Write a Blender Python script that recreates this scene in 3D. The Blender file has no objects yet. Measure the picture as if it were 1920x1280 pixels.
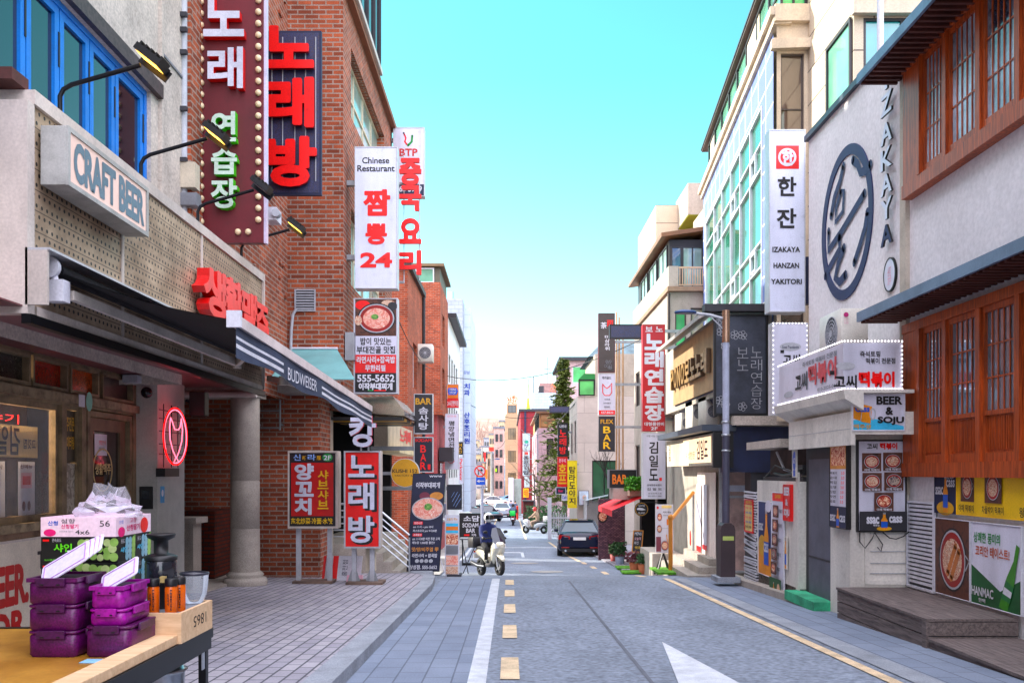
import bpy, math, random
from mathutils import Matrix, Vector, Quaternion
random.seed(7)
S = bpy.context.scene
COL = S.collection
R = math.radians
FPX, CX, CY, EZ = 1700.0, 955.0, 885.0, 1.5      # focal length and vanishing point measured on the 1920 px photograph

# ------------------------------------------------------------------ camera, sky, sun, exposure
cd = bpy.data.cameras.new('camera'); cam = bpy.data.objects.new('camera', cd); COL.objects.link(cam)
cam.location = (0, 0, EZ); cam.rotation_euler = (R(90), 0, 0)
cd.sensor_width = 36; cd.lens = FPX / 1920 * 36
cd.shift_x = (960 - CX) / 1920; cd.shift_y = (CY - 640) / 1920
cd.clip_start = .05; cd.clip_end = 3000
S.camera = cam
SUN_EL, SUN_DIR = 29, (0.93, -0.36)                  # travel direction of the light on the ground
W = bpy.data.worlds.new('World'); S.world = W; W.use_nodes = True
nt = W.node_tree; bg = nt.nodes['Background']
sky = nt.nodes.new('ShaderNodeTexSky'); sky.sky_type = 'NISHITA'; sky.sun_disc = False
sky.sun_elevation = R(SUN_EL); sky.sun_rotation = math.atan2(-SUN_DIR[0], -SUN_DIR[1]); sky.air_density = 1.0; sky.dust_density = .6; sky.ozone_density = 1.0
hs = nt.nodes.new('ShaderNodeHueSaturation'); hs.inputs['Hue'].default_value = .475; hs.inputs['Saturation'].default_value = 1.15
nt.links.new(sky.outputs[0], hs.inputs['Color']); bg.inputs[1].default_value = .15
sz = nt.nodes.new('ShaderNodeTexCoord'); sp_ = nt.nodes.new('ShaderNodeSeparateXYZ'); nt.links.new(sz.outputs['Generated'], sp_.inputs[0]); sm_ = nt.nodes.new('ShaderNodeMapRange'); sm_.inputs[1].default_value = .06; sm_.inputs[2].default_value = .40; nt.links.new(sp_.outputs[2], sm_.inputs[0])   # haze whitens the sky low down
# unseen fill light added overhead and behind the viewer: the open sky ahead stays clear blue-green
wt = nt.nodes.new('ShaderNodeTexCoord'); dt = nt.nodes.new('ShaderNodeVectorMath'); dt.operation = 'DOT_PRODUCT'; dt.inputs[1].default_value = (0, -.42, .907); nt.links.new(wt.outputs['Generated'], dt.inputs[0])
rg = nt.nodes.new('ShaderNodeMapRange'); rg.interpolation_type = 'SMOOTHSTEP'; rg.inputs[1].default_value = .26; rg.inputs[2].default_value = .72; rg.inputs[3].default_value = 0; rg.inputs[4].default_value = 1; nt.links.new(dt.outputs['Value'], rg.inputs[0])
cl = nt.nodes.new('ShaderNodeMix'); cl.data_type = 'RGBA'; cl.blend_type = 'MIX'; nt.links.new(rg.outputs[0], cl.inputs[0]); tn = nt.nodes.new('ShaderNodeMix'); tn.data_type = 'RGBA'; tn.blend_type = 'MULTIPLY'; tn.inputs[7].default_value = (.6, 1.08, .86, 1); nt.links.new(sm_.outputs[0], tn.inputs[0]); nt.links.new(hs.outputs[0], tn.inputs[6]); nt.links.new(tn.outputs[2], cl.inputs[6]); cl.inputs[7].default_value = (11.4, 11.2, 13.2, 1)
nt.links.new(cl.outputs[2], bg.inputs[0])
sd = bpy.data.lights.new('sun', 'SUN'); so = bpy.data.objects.new('sun', sd); COL.objects.link(so)
sd.energy = 3.5; sd.angle = R(.5); sd.color = (1, .93, .82)
so.rotation_euler = Vector((SUN_DIR[0], SUN_DIR[1], -math.hypot(*SUN_DIR) * math.tan(R(SUN_EL)))).to_track_quat('-Z', 'Y').to_euler()
vs = S.view_settings; vs.view_transform = 'Standard'; vs.look = 'None'; vs.gamma = 1; vs.use_curve_mapping = False; vs.exposure = 1.36
S.cycles.max_bounces = 8; S.cycles.diffuse_bounces = 4; S.cycles.glossy_bounces = 4; S.cycles.transparent_max_bounces = 12
S.cycles.use_denoising = True; S.cycles.sample_clamp_indirect = 6; S.cycles.caustics_reflective = False; S.cycles.caustics_refractive = False

# ------------------------------------------------------------------ measuring helpers
def U(px, d): return (px - CX) * d / FPX            # photo column at depth d -> world x
def V(py, d): return EZ - (py - CY) * d / FPX       # photo row at depth d -> world z
def SY(px, X): return FPX * X / (px - CX)           # photo column on a wall x = X -> depth
GP = [(-60, 2.4), (0, 0), (19, -.74), (22, -1.0), (26, -1.46), (38, -2.0), (60, -2.55), (97, -3.25), (140, -3.7), (170, -3.5), (220, -2.0), (330, 4), (450, 13), (700, 40), (1500, 60)]
def G(y):                                            # height of the ground along the street
    for (a, za), (b, zb) in zip(GP, GP[1:]):
        if y <= b: return za + (zb - za) * (y - a) / (b - a)
    return GP[-1][1]
def lin(c): c /= 255.0; return c / 12.92 if c <= .04045 else ((c + .055) / 1.055) ** 2.4

# ------------------------------------------------------------------ materials
def vivid(rgb, k=1.2):                             # the street's paints and signs are strongly coloured
    c = [lin(x) for x in rgb]; g = .3 * c[0] + .55 * c[1] + .15 * c[2]; return [min(1, max(0.002, g + (x - g) * k)) for x in c]
MATS = {}
def nodes(m):
    m.use_nodes = True; t = m.node_tree; return t, t.nodes, t.links, t.nodes['Principled BSDF']
def M(name, rgb=(200, 200, 200), rough=.6, metal=0, var=.12, scale=2.5, bump=0, bscale=60, emit=0, spec=.5, coat=0, streak=0, rgb2=None, fine=.06):
    if name in MATS: return MATS[name]
    m = bpy.data.materials.new(name); t, n, l, b = nodes(m); MATS[name] = m
    c = vivid(rgb)
    b.inputs['Roughness'].default_value = rough; b.inputs['Metallic'].default_value = metal
    b.inputs['Specular IOR Level'].default_value = spec; b.inputs['Coat Weight'].default_value = coat; b.inputs['Coat Roughness'].default_value = .05
    if emit:
        b.inputs['Base Color'].default_value = (*c, 1); b.inputs['Emission Color'].default_value = (*c, 1); b.inputs['Emission Strength'].default_value = emit; return m
    tc = n.new('ShaderNodeTexCoord'); mp = n.new('ShaderNodeMapping'); l.new(tc.outputs['Object'], mp.inputs[0])
    if streak: mp.inputs['Scale'].default_value = (1, 1, 1 - streak)
    no = n.new('ShaderNodeTexNoise'); no.inputs['Scale'].default_value = scale; no.inputs['Detail'].default_value = 7; no.inputs['Roughness'].default_value = .62; l.new(mp.outputs[0], no.inputs[0])
    cr = n.new('ShaderNodeValToRGB'); l.new(no.outputs[0], cr.inputs[0])
    d = vivid(rgb2) if rgb2 else [max(0, x * (1 - 2.2 * var)) for x in c]
    cr.color_ramp.elements[0].position = .32; cr.color_ramp.elements[0].color = (*d, 1)
    cr.color_ramp.elements[1].position = .6; cr.color_ramp.elements[1].color = (*[min(1, x * (1 + var * .5)) for x in c], 1)
    n2 = n.new('ShaderNodeTexNoise'); n2.inputs['Scale'].default_value = scale * 22; n2.inputs['Detail'].default_value = 3; l.new(tc.outputs['Object'], n2.inputs[0])
    mx = n.new('ShaderNodeMix'); mx.data_type = 'RGBA'; mx.blend_type = 'MULTIPLY'; mx.inputs[0].default_value = 1
    mr = n.new('ShaderNodeMapRange'); mr.inputs[1].default_value = .3; mr.inputs[2].default_value = .7; mr.inputs[3].default_value = 1 - fine * 2; mr.inputs[4].default_value = 1 + fine; l.new(n2.outputs[0], mr.inputs[0])
    l.new(cr.outputs[0], mx.inputs[6]); l.new(mr.outputs[0], mx.inputs[7]); l.new(mx.outputs[2], b.inputs['Base Color'])
    if bump:
        nb = n.new('ShaderNodeTexNoise'); nb.inputs['Scale'].default_value = bscale; nb.inputs['Detail'].default_value = 4; l.new(tc.outputs['Object'], nb.inputs[0])
        bp = n.new('ShaderNodeBump'); bp.inputs['Strength'].default_value = bump; bp.inputs['Distance'].default_value = .02; l.new(nb.outputs[0], bp.inputs['Height']); l.new(bp.outputs[0], b.inputs['Normal'])
    return m
def brickmat(name, c1, c2, mortar, bw=.2, rh=.072, ms=.012, rough=.85, bump=.5, off=.5, var=.25, dirt=.3, freq=2, turn=False):
    if name in MATS: return MATS[name]
    m = bpy.data.materials.new(name); t, n, l, b = nodes(m); MATS[name] = m
    tc = n.new('ShaderNodeTexCoord'); br = n.new('ShaderNodeTexBrick'); mp = n.new('ShaderNodeMapping'); l.new(tc.outputs['UV'], mp.inputs[0]); l.new(mp.outputs[0], br.inputs['Vector'])
    if turn: mp.inputs['Rotation'].default_value = (0, 0, R(90))
    br.inputs['Color1'].default_value = (*vivid(c1), 1); br.inputs['Color2'].default_value = (*vivid(c2), 1); br.inputs['Mortar'].default_value = (*[lin(x) for x in mortar], 1)
    br.inputs['Scale'].default_value = 1; br.inputs['Brick Width'].default_value = bw; br.inputs['Row Height'].default_value = rh; br.inputs['Mortar Size'].default_value = ms; br.inputs['Mortar Smooth'].default_value = .1; br.offset = off; br.offset_frequency = freq
    no = n.new('ShaderNodeTexNoise'); no.inputs['Scale'].default_value = 1.1; no.inputs['Detail'].default_value = 8; no.inputs['Roughness'].default_value = .7; l.new(tc.outputs['UV'], no.inputs[0])
    n2 = n.new('ShaderNodeTexNoise'); n2.inputs['Scale'].default_value = 55; n2.inputs['Detail'].default_value = 3; l.new(tc.outputs['UV'], n2.inputs[0])
    mr = n.new('ShaderNodeMapRange'); mr.inputs[1].default_value = .3; mr.inputs[2].default_value = .65; mr.inputs[3].default_value = 1 - dirt; mr.inputs[4].default_value = 1.05; l.new(no.outputs[0], mr.inputs[0])
    m2 = n.new('ShaderNodeMapRange'); m2.inputs[1].default_value = .3; m2.inputs[2].default_value = .7; m2.inputs[3].default_value = 1 - var; m2.inputs[4].default_value = 1 + var * .5; l.new(n2.outputs[0], m2.inputs[0])
    mu = n.new('ShaderNodeMath'); mu.operation = 'MULTIPLY'; l.new(mr.outputs[0], mu.inputs[0]); l.new(m2.outputs[0], mu.inputs[1])
    mx = n.new('ShaderNodeMix'); mx.data_type = 'RGBA'; mx.blend_type = 'MULTIPLY'; mx.inputs[0].default_value = 1
    l.new(br.outputs['Color'], mx.inputs[6]); l.new(mu.outputs[0], mx.inputs[7]); l.new(mx.outputs[2], b.inputs['Base Color'])
    b.inputs['Roughness'].default_value = rough; b.inputs['Specular IOR Level'].default_value = .3
    bp = n.new('ShaderNodeBump'); bp.inputs['Strength'].default_value = bump; bp.inputs['Distance'].default_value = .008; bp.invert = True
    l.new(br.outputs['Fac'], bp.inputs['Height']); l.new(bp.outputs[0], b.inputs['Normal'])
    return m
def glassmat(name, tint, rough=.03, rgb=(30, 40, 45)):       # window glass in front of a dark room: glossy, coloured, slightly wavy
    if name in MATS: return MATS[name]
    m = bpy.data.materials.new(name); t, n, l, b = nodes(m); MATS[name] = m
    tc = n.new('ShaderNodeTexCoord'); no = n.new('ShaderNodeTexNoise'); no.inputs['Scale'].default_value = .8; no.inputs['Detail'].default_value = 3; l.new(tc.outputs['Object'], no.inputs[0])
    cr = n.new('ShaderNodeValToRGB'); l.new(no.outputs[0], cr.inputs[0]); c = [lin(x) for x in rgb]
    cr.color_ramp.elements[0].position = .35; cr.color_ramp.elements[0].color = (*[x * .5 for x in c], 1); cr.color_ramp.elements[1].position = .62; cr.color_ramp.elements[1].color = (*c, 1)
    l.new(cr.outputs[0], b.inputs['Base Color']); b.inputs['Roughness'].default_value = rough; b.inputs['Metallic'].default_value = 0
    b.inputs['Specular IOR Level'].default_value = tint; b.inputs['IOR'].default_value = 1.9
    bp = n.new('ShaderNodeBump'); bp.inputs['Strength'].default_value = .04; l.new(no.outputs[0], bp.inputs['Height']); l.new(bp.outputs[0], b.inputs['Normal'])
    return m
def clearmat(name, rgb=(255, 255, 255), mixf=.12, rough=.02):  # see-through glass or plastic
    if name in MATS: return MATS[name]
    m = bpy.data.materials.new(name); t, n, l, b = nodes(m); MATS[name] = m
    tr = n.new('ShaderNodeBsdfTransparent'); tr.inputs[0].default_value = (*[lin(x) for x in rgb], 1)
    fr = n.new('ShaderNodeFresnel'); fr.inputs[0].default_value = 1.5; ad = n.new('ShaderNodeMath'); ad.operation = 'ADD'; ad.use_clamp = True; ad.inputs[1].default_value = mixf; l.new(fr.outputs[0], ad.inputs[0])
    b.inputs['Base Color'].default_value = (*[lin(x) * .9 for x in rgb], 1); b.inputs['Roughness'].default_value = rough
    mx = n.new('ShaderNodeMixShader'); l.new(ad.outputs[0], mx.inputs[0]); l.new(tr.outputs[0], mx.inputs[1]); l.new(b.outputs[0], mx.inputs[2]); l.new(mx.outputs[0], n['Material Output'].inputs[0])
    return m
def vormat(name, cols, scale, rough=.5, dist='noise', bump=0):  # speckled print: food pictures, textured glass, bark and the like
    if name in MATS: return MATS[name]
    m = bpy.data.materials.new(name); t, n, l, b = nodes(m); MATS[name] = m
    tc = n.new('ShaderNodeTexCoord'); no = n.new('ShaderNodeTexNoise'); no.inputs['Scale'].default_value = scale; no.inputs['Detail'].default_value = 5; no.inputs['Distortion'].default_value = 1.2; l.new(tc.outputs['Object'], no.inputs[0])
    cr = n.new('ShaderNodeValToRGB'); l.new(no.outputs[0], cr.inputs[0]); e = cr.color_ramp.elements
    k = len(cols)
    for i, c in enumerate(cols):
        p = .3 + .4 * i / max(1, k - 1)
        el = e[i] if i < 2 else e.new(p)
        el.position = p; el.color = (*[lin(x) for x in c], 1)
    l.new(cr.outputs[0], b.inputs['Base Color']); b.inputs['Roughness'].default_value = rough
    if bump:
        bp = n.new('ShaderNodeBump'); bp.inputs['Strength'].default_value = bump; l.new(no.outputs[0], bp.inputs['Height']); l.new(bp.outputs[0], b.inputs['Normal'])
    return m
def woodmat(name, c1, c2, scale=(1, 12, 12), rough=.5):
    if name in MATS: return MATS[name]
    m = bpy.data.materials.new(name); t, n, l, b = nodes(m); MATS[name] = m
    tc = n.new('ShaderNodeTexCoord'); mp = n.new('ShaderNodeMapping'); mp.inputs['Scale'].default_value = scale; l.new(tc.outputs['Object'], mp.inputs[0])
    no = n.new('ShaderNodeTexNoise'); no.inputs['Scale'].default_value = 2.2; no.inputs['Detail'].default_value = 8; no.inputs['Roughness'].default_value = .7; no.inputs['Distortion'].default_value = .6; l.new(mp.outputs[0], no.inputs[0])
    cr = n.new('ShaderNodeValToRGB'); l.new(no.outputs[0], cr.inputs[0])
    cr.color_ramp.elements[0].position = .33; cr.color_ramp.elements[0].color = (*[lin(x) for x in c1], 1); cr.color_ramp.elements[1].position = .66; cr.color_ramp.elements[1].color = (*[lin(x) for x in c2], 1)
    l.new(cr.outputs[0], b.inputs['Base Color']); b.inputs['Roughness'].default_value = rough
    bp = n.new('ShaderNodeBump'); bp.inputs['Strength'].default_value = .15; bp.inputs['Distance'].default_value = .01; l.new(no.outputs[0], bp.inputs['Height']); l.new(bp.outputs[0], b.inputs['Normal'])
    return m

# ------------------------------------------------------------------ mesh builder
def Fr(o, right, up):
    r, u = Vector(right).normalized(), Vector(up).normalized(); n = r.cross(u)
    return Matrix(((r.x, u.x, n.x, o[0]), (r.y, u.y, n.y, o[1]), (r.z, u.z, n.z, o[2]), (0, 0, 0, 1)))
def FC(d): return Fr((0, d, 0), (1, 0, 0), (0, 0, 1))          # plane facing the camera at depth d; u = x, v = z
def FR(x): return Fr((x, 0, 0), (0, -1, 0), (0, 0, 1))         # right-hand wall facing the street; u = -y, v = z
def FL(x): return Fr((x, 0, 0), (0, 1, 0), (0, 0, 1))          # left-hand wall facing the street; u = y, v = z
TXT = {}
def textmesh(body, bold):
    k = (body, bold)
    if k not in TXT:
        c = bpy.data.curves.new('lettering', 'FONT'); c.body = body; c.resolution_u = 3; c.offset = min(bold, .028)
        o = bpy.data.objects.new('lettering', c); me = o.to_mesh()
        v = [tuple(p.co) for p in me.vertices]; f = [tuple(p.vertices) for p in me.polygons]
        o.to_mesh_clear(); bpy.data.objects.remove(o); bpy.data.curves.remove(c)
        if v:
            x0 = min(p[0] for p in v); x1 = max(p[0] for p in v); y0 = min(p[1] for p in v); y1 = max(p[1] for p in v)
        else: x0 = y0 = 0; x1 = y1 = 1
        TXT[k] = (v, f, x0, y0, max(x1 - x0, 1e-4), max(y1 - y0, 1e-4))
    return TXT[k]
OFF = {}
class MB:
    def __init__(s, T=None): s.v = []; s.f = []; s.mi = []; s.sm = []; s.mats = []; s.T = T
    def at(s, T): s.T = T; return s
    def _m(s, m):
        if m not in s.mats: s.mats.append(m)
        return s.mats.index(m)
    def add(s, pts, faces, m, smooth=False):
        b = len(s.v); T = s.T
        s.v += [(T @ Vector(p)) for p in pts] if T else [Vector(p) for p in pts]
        k = s._m(m)
        for f in faces: s.f.append([b + i for i in f]); s.mi.append(k); s.sm.append(smooth)
        return s
    def quad(s, p, m): return s.add(p, [tuple(range(len(p)))], m)
    def box(s, x0, x1, y0, y1, z0, z1, m):
        if x0 > x1: x0, x1 = x1, x0
        if y0 > y1: y0, y1 = y1, y0
        if z0 > z1: z0, z1 = z1, z0
        p = [(x0, y0, z0), (x1, y0, z0), (x1, y1, z0), (x0, y1, z0), (x0, y0, z1), (x1, y0, z1), (x1, y1, z1), (x0, y1, z1)]
        return s.add(p, [(0, 3, 2, 1), (4, 5, 6, 7), (0, 1, 5, 4), (1, 2, 6, 5), (2, 3, 7, 6), (3, 0, 4, 7)], m)
    def bbox(s, x0, x1, y0, y1, z0, z1, m, r=.02, n=3):           # box with rounded vertical (local z) edges, slightly eased top
        if x0 > x1: x0, x1 = x1, x0
        if y0 > y1: y0, y1 = y1, y0
        def ring(i):
            o = []
            for cx, cy, a in ((x1 - r, y1 - r, 0), (x0 + r, y1 - r, 90), (x0 + r, y0 + r, 180), (x1 - r, y0 + r, 270)):
                for k in range(n + 1):
                    t = R(a + 90 * k / n); o.append((cx + (r - i) * math.cos(t), cy + (r - i) * math.sin(t)))
            return o
        e = min(r * .4, abs(z1 - z0) * .2); N = 4 * (n + 1)
        L = [(e, z0), (0, z0 + e), (0, z1 - e), (e, z1)]
        p = [(x, y, z) for i, z in L for x, y in ring(i)]
        f = [(k * N + i, k * N + (i + 1) % N, (k + 1) * N + (i + 1) % N, (k + 1) * N + i) for k in range(3) for i in range(N)]
        s.add(p, f, m, True); return s.add(p, [tuple(range(N))[::-1], tuple(range(3 * N, 4 * N))], m)
    def prism(s, poly, w0, w1, m, caps=True):                     # polygon in local (u, v) pushed along local w
        n = len(poly); p = [(u, v, w0) for u, v in poly] + [(u, v, w1) for u, v in poly]
        f = [(i, (i + 1) % n, n + (i + 1) % n, n + i) for i in range(n)]
        if caps: f += [tuple(range(n))[::-1], tuple(range(n, 2 * n))]
        return s.add(p, f, m)
    def rect(s, u0, v0, u1, v1, w, m):
        if u0 > u1: u0, u1 = u1, u0
        if v0 > v1: v0, v1 = v1, v0
        return s.quad([(u0, v0, w), (u1, v0, w), (u1, v1, w), (u0, v1, w)], m)
    def frame(s, u0, v0, u1, v1, t, w0, w1, m):                   # four bars, butted
        if u0 > u1: u0, u1 = u1, u0
        if v0 > v1: v0, v1 = v1, v0
        s.box(u0, u1, v1 - t, v1, w0, w1, m); s.box(u0, u1, v0, v0 + t, w0, w1, m)
        s.box(u0, u0 + t, v0 + t, v1 - t, w0, w1, m); return s.box(u1 - t, u1, v0 + t, v1 - t, w0, w1, m)
    def disc(s, u, v, ru, rv, w, m, n=28, a0=0, a1=360):
        if a1 - a0 >= 360: return s.quad([(u + ru * math.cos(R(360 * i / n)), v + rv * math.sin(R(360 * i / n)), w) for i in range(n)], m)
        return s.quad([(u, v, w)] + [(u + ru * math.cos(R(a0 + (a1 - a0) * i / n)), v + rv * math.sin(R(a0 + (a1 - a0) * i / n)), w) for i in range(n + 1)], m)
    def ring(s, u, v, ru, rv, t, w0, w1, m, n=40):
        o = [(u + ru * math.cos(2 * math.pi * i / n), v + rv * math.sin(2 * math.pi * i / n)) for i in range(n)]
        q = [(u + (ru - t) * math.cos(2 * math.pi * i / n), v + (rv - t) * math.sin(2 * math.pi * i / n)) for i in range(n)]
        p = [(*a, w1) for a in o] + [(*a, w1) for a in q] + [(*a, w0) for a in o] + [(*a, w0) for a in q]; f = []
        for i in range(n):
            j = (i + 1) % n; f += [(i, j, n + j, n + i), (2 * n + i, 2 * n + j, j, i), (n + i, n + j, 3 * n + j, 3 * n + i)]
        return s.add(p, f, m)
    def stroke(s, pts, t, w, m):                                  # brush line on a plane
        pts = [Vector((a, b)) for a, b in pts]; L = []; Rr = []
        for i, p in enumerate(pts):
            d = (pts[min(i + 1, len(pts) - 1)] - pts[max(i - 1, 0)]).normalized(); q = Vector((-d.y, d.x)) * t / 2; L.append(p + q); Rr.append(p - q)
        n = len(pts); p = [(a.x, a.y, w) for a in Rr] + [(a.x, a.y, w) for a in L]
        s.add(p, [(i, i + 1, n + i + 1, n + i) for i in range(n - 1)], m)
        for c in (pts[0], pts[-1]): s.disc(c.x, c.y, t / 2, t / 2, w, m, 12)
        return s
    def tube(s, pts, r, m, n=8, caps=True):
        P = [Vector(p) for p in pts]; rs = r if isinstance(r, (list, tuple)) else [r] * len(P); v = []; up = None
        for i, p in enumerate(P):
            d = (P[min(i + 1, len(P) - 1)] - P[max(i - 1, 0)]).normalized()
            if up is None: up = Vector((0, 0, 1)) if abs(d.z) < .9 else Vector((0, 1, 0))
            a = d.cross(up).normalized(); up = a.cross(d).normalized()
            v += [p + (a * math.cos(2 * math.pi * k / n) + up * math.sin(2 * math.pi * k / n)) * rs[i] for k in range(n)]
        f = [(i * n + k, i * n + (k + 1) % n, (i + 1) * n + (k + 1) % n, (i + 1) * n + k) for i in range(len(P) - 1) for k in range(n)]
        s.add(v, f, m, True)
        if caps: s.add(v, [tuple(range(n))[::-1], tuple(range((len(P) - 1) * n, len(P) * n))], m)
        return s
    def bar(s, a, b, w, h, m):                                    # square bar between two points
        a, b = Vector(a), Vector(b); d = (b - a).normalized(); up = Vector((0, 0, 1)) if abs(d.z) < .95 else Vector((0, 1, 0))
        q = d.cross(up).normalized() * w / 2; u = q.cross(d).normalized() * h / 2
        p = [a - q - u, a + q - u, a + q + u, a - q + u, b - q - u, b + q - u, b + q + u, b - q + u]
        return s.add(p, [(0, 1, 2, 3), (7, 6, 5, 4), (0, 4, 5, 1), (1, 5, 6, 2), (2, 6, 7, 3), (3, 7, 4, 0)], m)
    def lathe(s, prof, c, m, n=24, axis='z', smooth=True, caps=True):
        v = []
        for r, h in prof:
            for k in range(n):
                a = 2 * math.pi * k / n; x, y = r * math.cos(a), r * math.sin(a)
                v.append((c[0] + x, c[1] + y, c[2] + h) if axis == 'z' else (c[0] + h, c[1] + x, c[2] + y) if axis == 'x' else (c[0] + y, c[1] + h, c[2] + x))
        f = [(i * n + k, i * n + (k + 1) % n, (i + 1) * n + (k + 1) % n, (i + 1) * n + k) for i in range(len(prof) - 1) for k in range(n)]
        s.add(v, f, m, smooth)
        if caps: s.add(v, [tuple(range(n))[::-1], tuple(range((len(prof) - 1) * n, len(prof) * n))], m)
        return s
    def ball(s, c, rx, ry, rz, m, n=12, k=8):
        return s.lathe([(max(1e-3, math.sin(math.pi * i / k)), -math.cos(math.pi * i / k)) for i in range(k + 1)], (0, 0, 0), m, n) if False else s.add(
            [(c[0] + rx * math.sin(math.pi * i / k) * math.cos(2 * math.pi * j / n), c[1] + ry * math.sin(math.pi * i / k) * math.sin(2 * math.pi * j / n), c[2] - rz * math.cos(math.pi * i / k)) for i in range(k + 1) for j in range(n)],
            [(i * n + j, i * n + (j + 1) % n, (i + 1) * n + (j + 1) % n, (i + 1) * n + j) for i in range(k) for j in range(n)], m, True)
    def text(s, body, u0, v0, u1, v1, w, m, bold=.0, depth=0, side=None, mirror=False, rot=0):
        v, f, x0, y0, sx, sy = textmesh(body, bold)
        if u0 > u1: u0, u1 = u1, u0
        if v0 > v1: v0, v1 = v1, v0
        def fit(p):
            a, b = (p[0] - x0) / sx, (p[1] - y0) / sy
            if mirror: a = 1 - a
            if rot == 180: a, b = 1 - a, 1 - b
            if rot == 90: a, b = 1 - b, a
            if rot == 270: a, b = b, 1 - a
            return u0 + (u1 - u0) * a, v0 + (v1 - v0) * b
        q = [fit(p) for p in v]
        s.add([(a, b, w + depth) for a, b in q], f, m)
        if bold >= .04:                                            # heavier strokes: the outline shifted a little each way
            k = .022 * (v1 - v0); j = max(.0004, w * .06)
            for i, (du, dv) in enumerate(((k, 0), (-k, 0), (0, k), (0, -k))): s.add([(a + du, b + dv, w + depth - j * .2 * (i + 1)) for a, b in q], f, m)
        if depth:
            cnt = {}
            for g in f:
                for i in range(len(g)):
                    e = (g[i], g[(i + 1) % len(g)]); cnt[e] = 1
            ed = [e for e in cnt if (e[1], e[0]) not in cnt]; N = len(q)
            s.add([(a, b, w + depth) for a, b in q] + [(a, b, w) for a, b in q], [(a, N + a, N + b, b) for a, b in ed], side or m)
        return s
    def vtext(s, body, u0, v0, u1, v1, w, m, gap=.12, **k):
        n = len(body); 
        if v0 < v1: v0, v1 = v1, v0
        h = (v0 - v1) / n
        for i, ch in enumerate(body):
            if ch != ' ': s.text(ch, u0, v0 - h * i - h * gap / 2, u1, v0 - h * (i + 1) + h * gap / 2, w, m, **k)
        return s
    def wall(s, u0, v0, u1, v1, holes, m, depth=.12, w=0, rm=None):  # sheet with openings and reveals
        H = []
        for h in holes:
            a, b, c, d = h[:4]; a, c = max(min(a, c), u0), min(max(a, c), u1); b, d = max(min(b, d), v0), min(max(b, d), v1)
            if c - a > .01 and d - b > .01: H.append((a, b, c, d))
        us = sorted({u0, u1, *[x for h in H for x in (h[0], h[2])]}); vv = sorted({v0, v1, *[x for h in H for x in (h[1], h[3])]})
        for i in range(len(us) - 1):
            j = 0
            while j < len(vv) - 1:
                cu = (us[i] + us[i + 1]) / 2
                hit = lambda q: any(h[0] < cu < h[2] and h[1] < (vv[q] + vv[q + 1]) / 2 < h[3] for h in H)
                if hit(j): j += 1; continue
                k = j
                while k + 1 < len(vv) - 1 and not hit(k + 1): k += 1
                s.rect(us[i], vv[j], us[i + 1], vv[k + 1], w, m); j = k + 1
        for a, b, c, d in H:
            z = w - depth; q = rm or m
            s.quad([(a, b, z), (a, b, w), (a, d, w), (a, d, z)], q); s.quad([(c, b, w), (c, b, z), (c, d, z), (c, d, w)], q)
            s.quad([(a, b, z), (c, b, z), (c, b, w), (a, b, w)], q); s.quad([(a, d, w), (c, d, w), (c, d, z), (a, d, z)], q)
        return s
    def build(s, name, parent=None, label=None, kind=None, bevel=0):
        off = OFF.get(parent.name, Vector()) if parent else Vector()
        me = bpy.data.meshes.new(name); V_ = [p - off for p in s.v]
        if parent is None and s.v:
            lo = Vector((sum(p.x for p in s.v) / len(s.v), sum(p.y for p in s.v) / len(s.v), min(p.z for p in s.v))); off = lo if kind is None else Vector(); V_ = [p - off for p in s.v]
        me.from_pydata(V_, [], s.f)
        for m in s.mats: me.materials.append(m)
        me.polygons.foreach_set('material_index', s.mi); me.polygons.foreach_set('use_smooth', s.sm)
        uv = me.uv_layers.new(name='UVMap').data
        for p in me.polygons:
            n = p.normal; ax, ay, az = abs(n.x), abs(n.y), abs(n.z)
            for li in p.loop_indices:
                c = me.vertices[me.loops[li].vertex_index].co + off
                if az > ax and az > ay: uv[li].uv = (c.x, c.y)
                elif ax > ay: uv[li].uv = (c.y, c.z)
                else: uv[li].uv = (c.x, c.z)
        me.update(); o = bpy.data.objects.new(name, me); COL.objects.link(o)
        if parent is not None: o.parent = parent
        else: o.location = off
        OFF[o.name] = off
        if label: o['label'] = label
        if kind: o['kind'] = kind
        if bevel:
            b = o.modifiers.new('edge', 'BEVEL'); b.width = bevel; b.segments = 2; b.limit_method = 'ANGLE'; b.angle_limit = R(40)
        return o
def thing(name, label, cat, loc, group=None):
    o = bpy.data.objects.new(name, None); COL.objects.link(o); o.location = loc; o.empty_display_size = .2
    o['label'] = label; o['category'] = cat
    if group: o['group'] = group
    OFF[o.name] = Vector(loc); return o
def tag(o, label, cat, group=None):
    o['label'] = label; o['category'] = cat
    if group: o['group'] = group
    return o
def place(root, T):                                             # move / turn a finished thing (parts are built about the origin)
    root.matrix_world = T; return root
def copy_thing(o, parent=None):
    c = o.copy(); COL.objects.link(c)
    if parent: c.parent = parent
    for ch in [x for x in COL.objects if x.parent == o]: copy_thing(ch, c)
    return c
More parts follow.
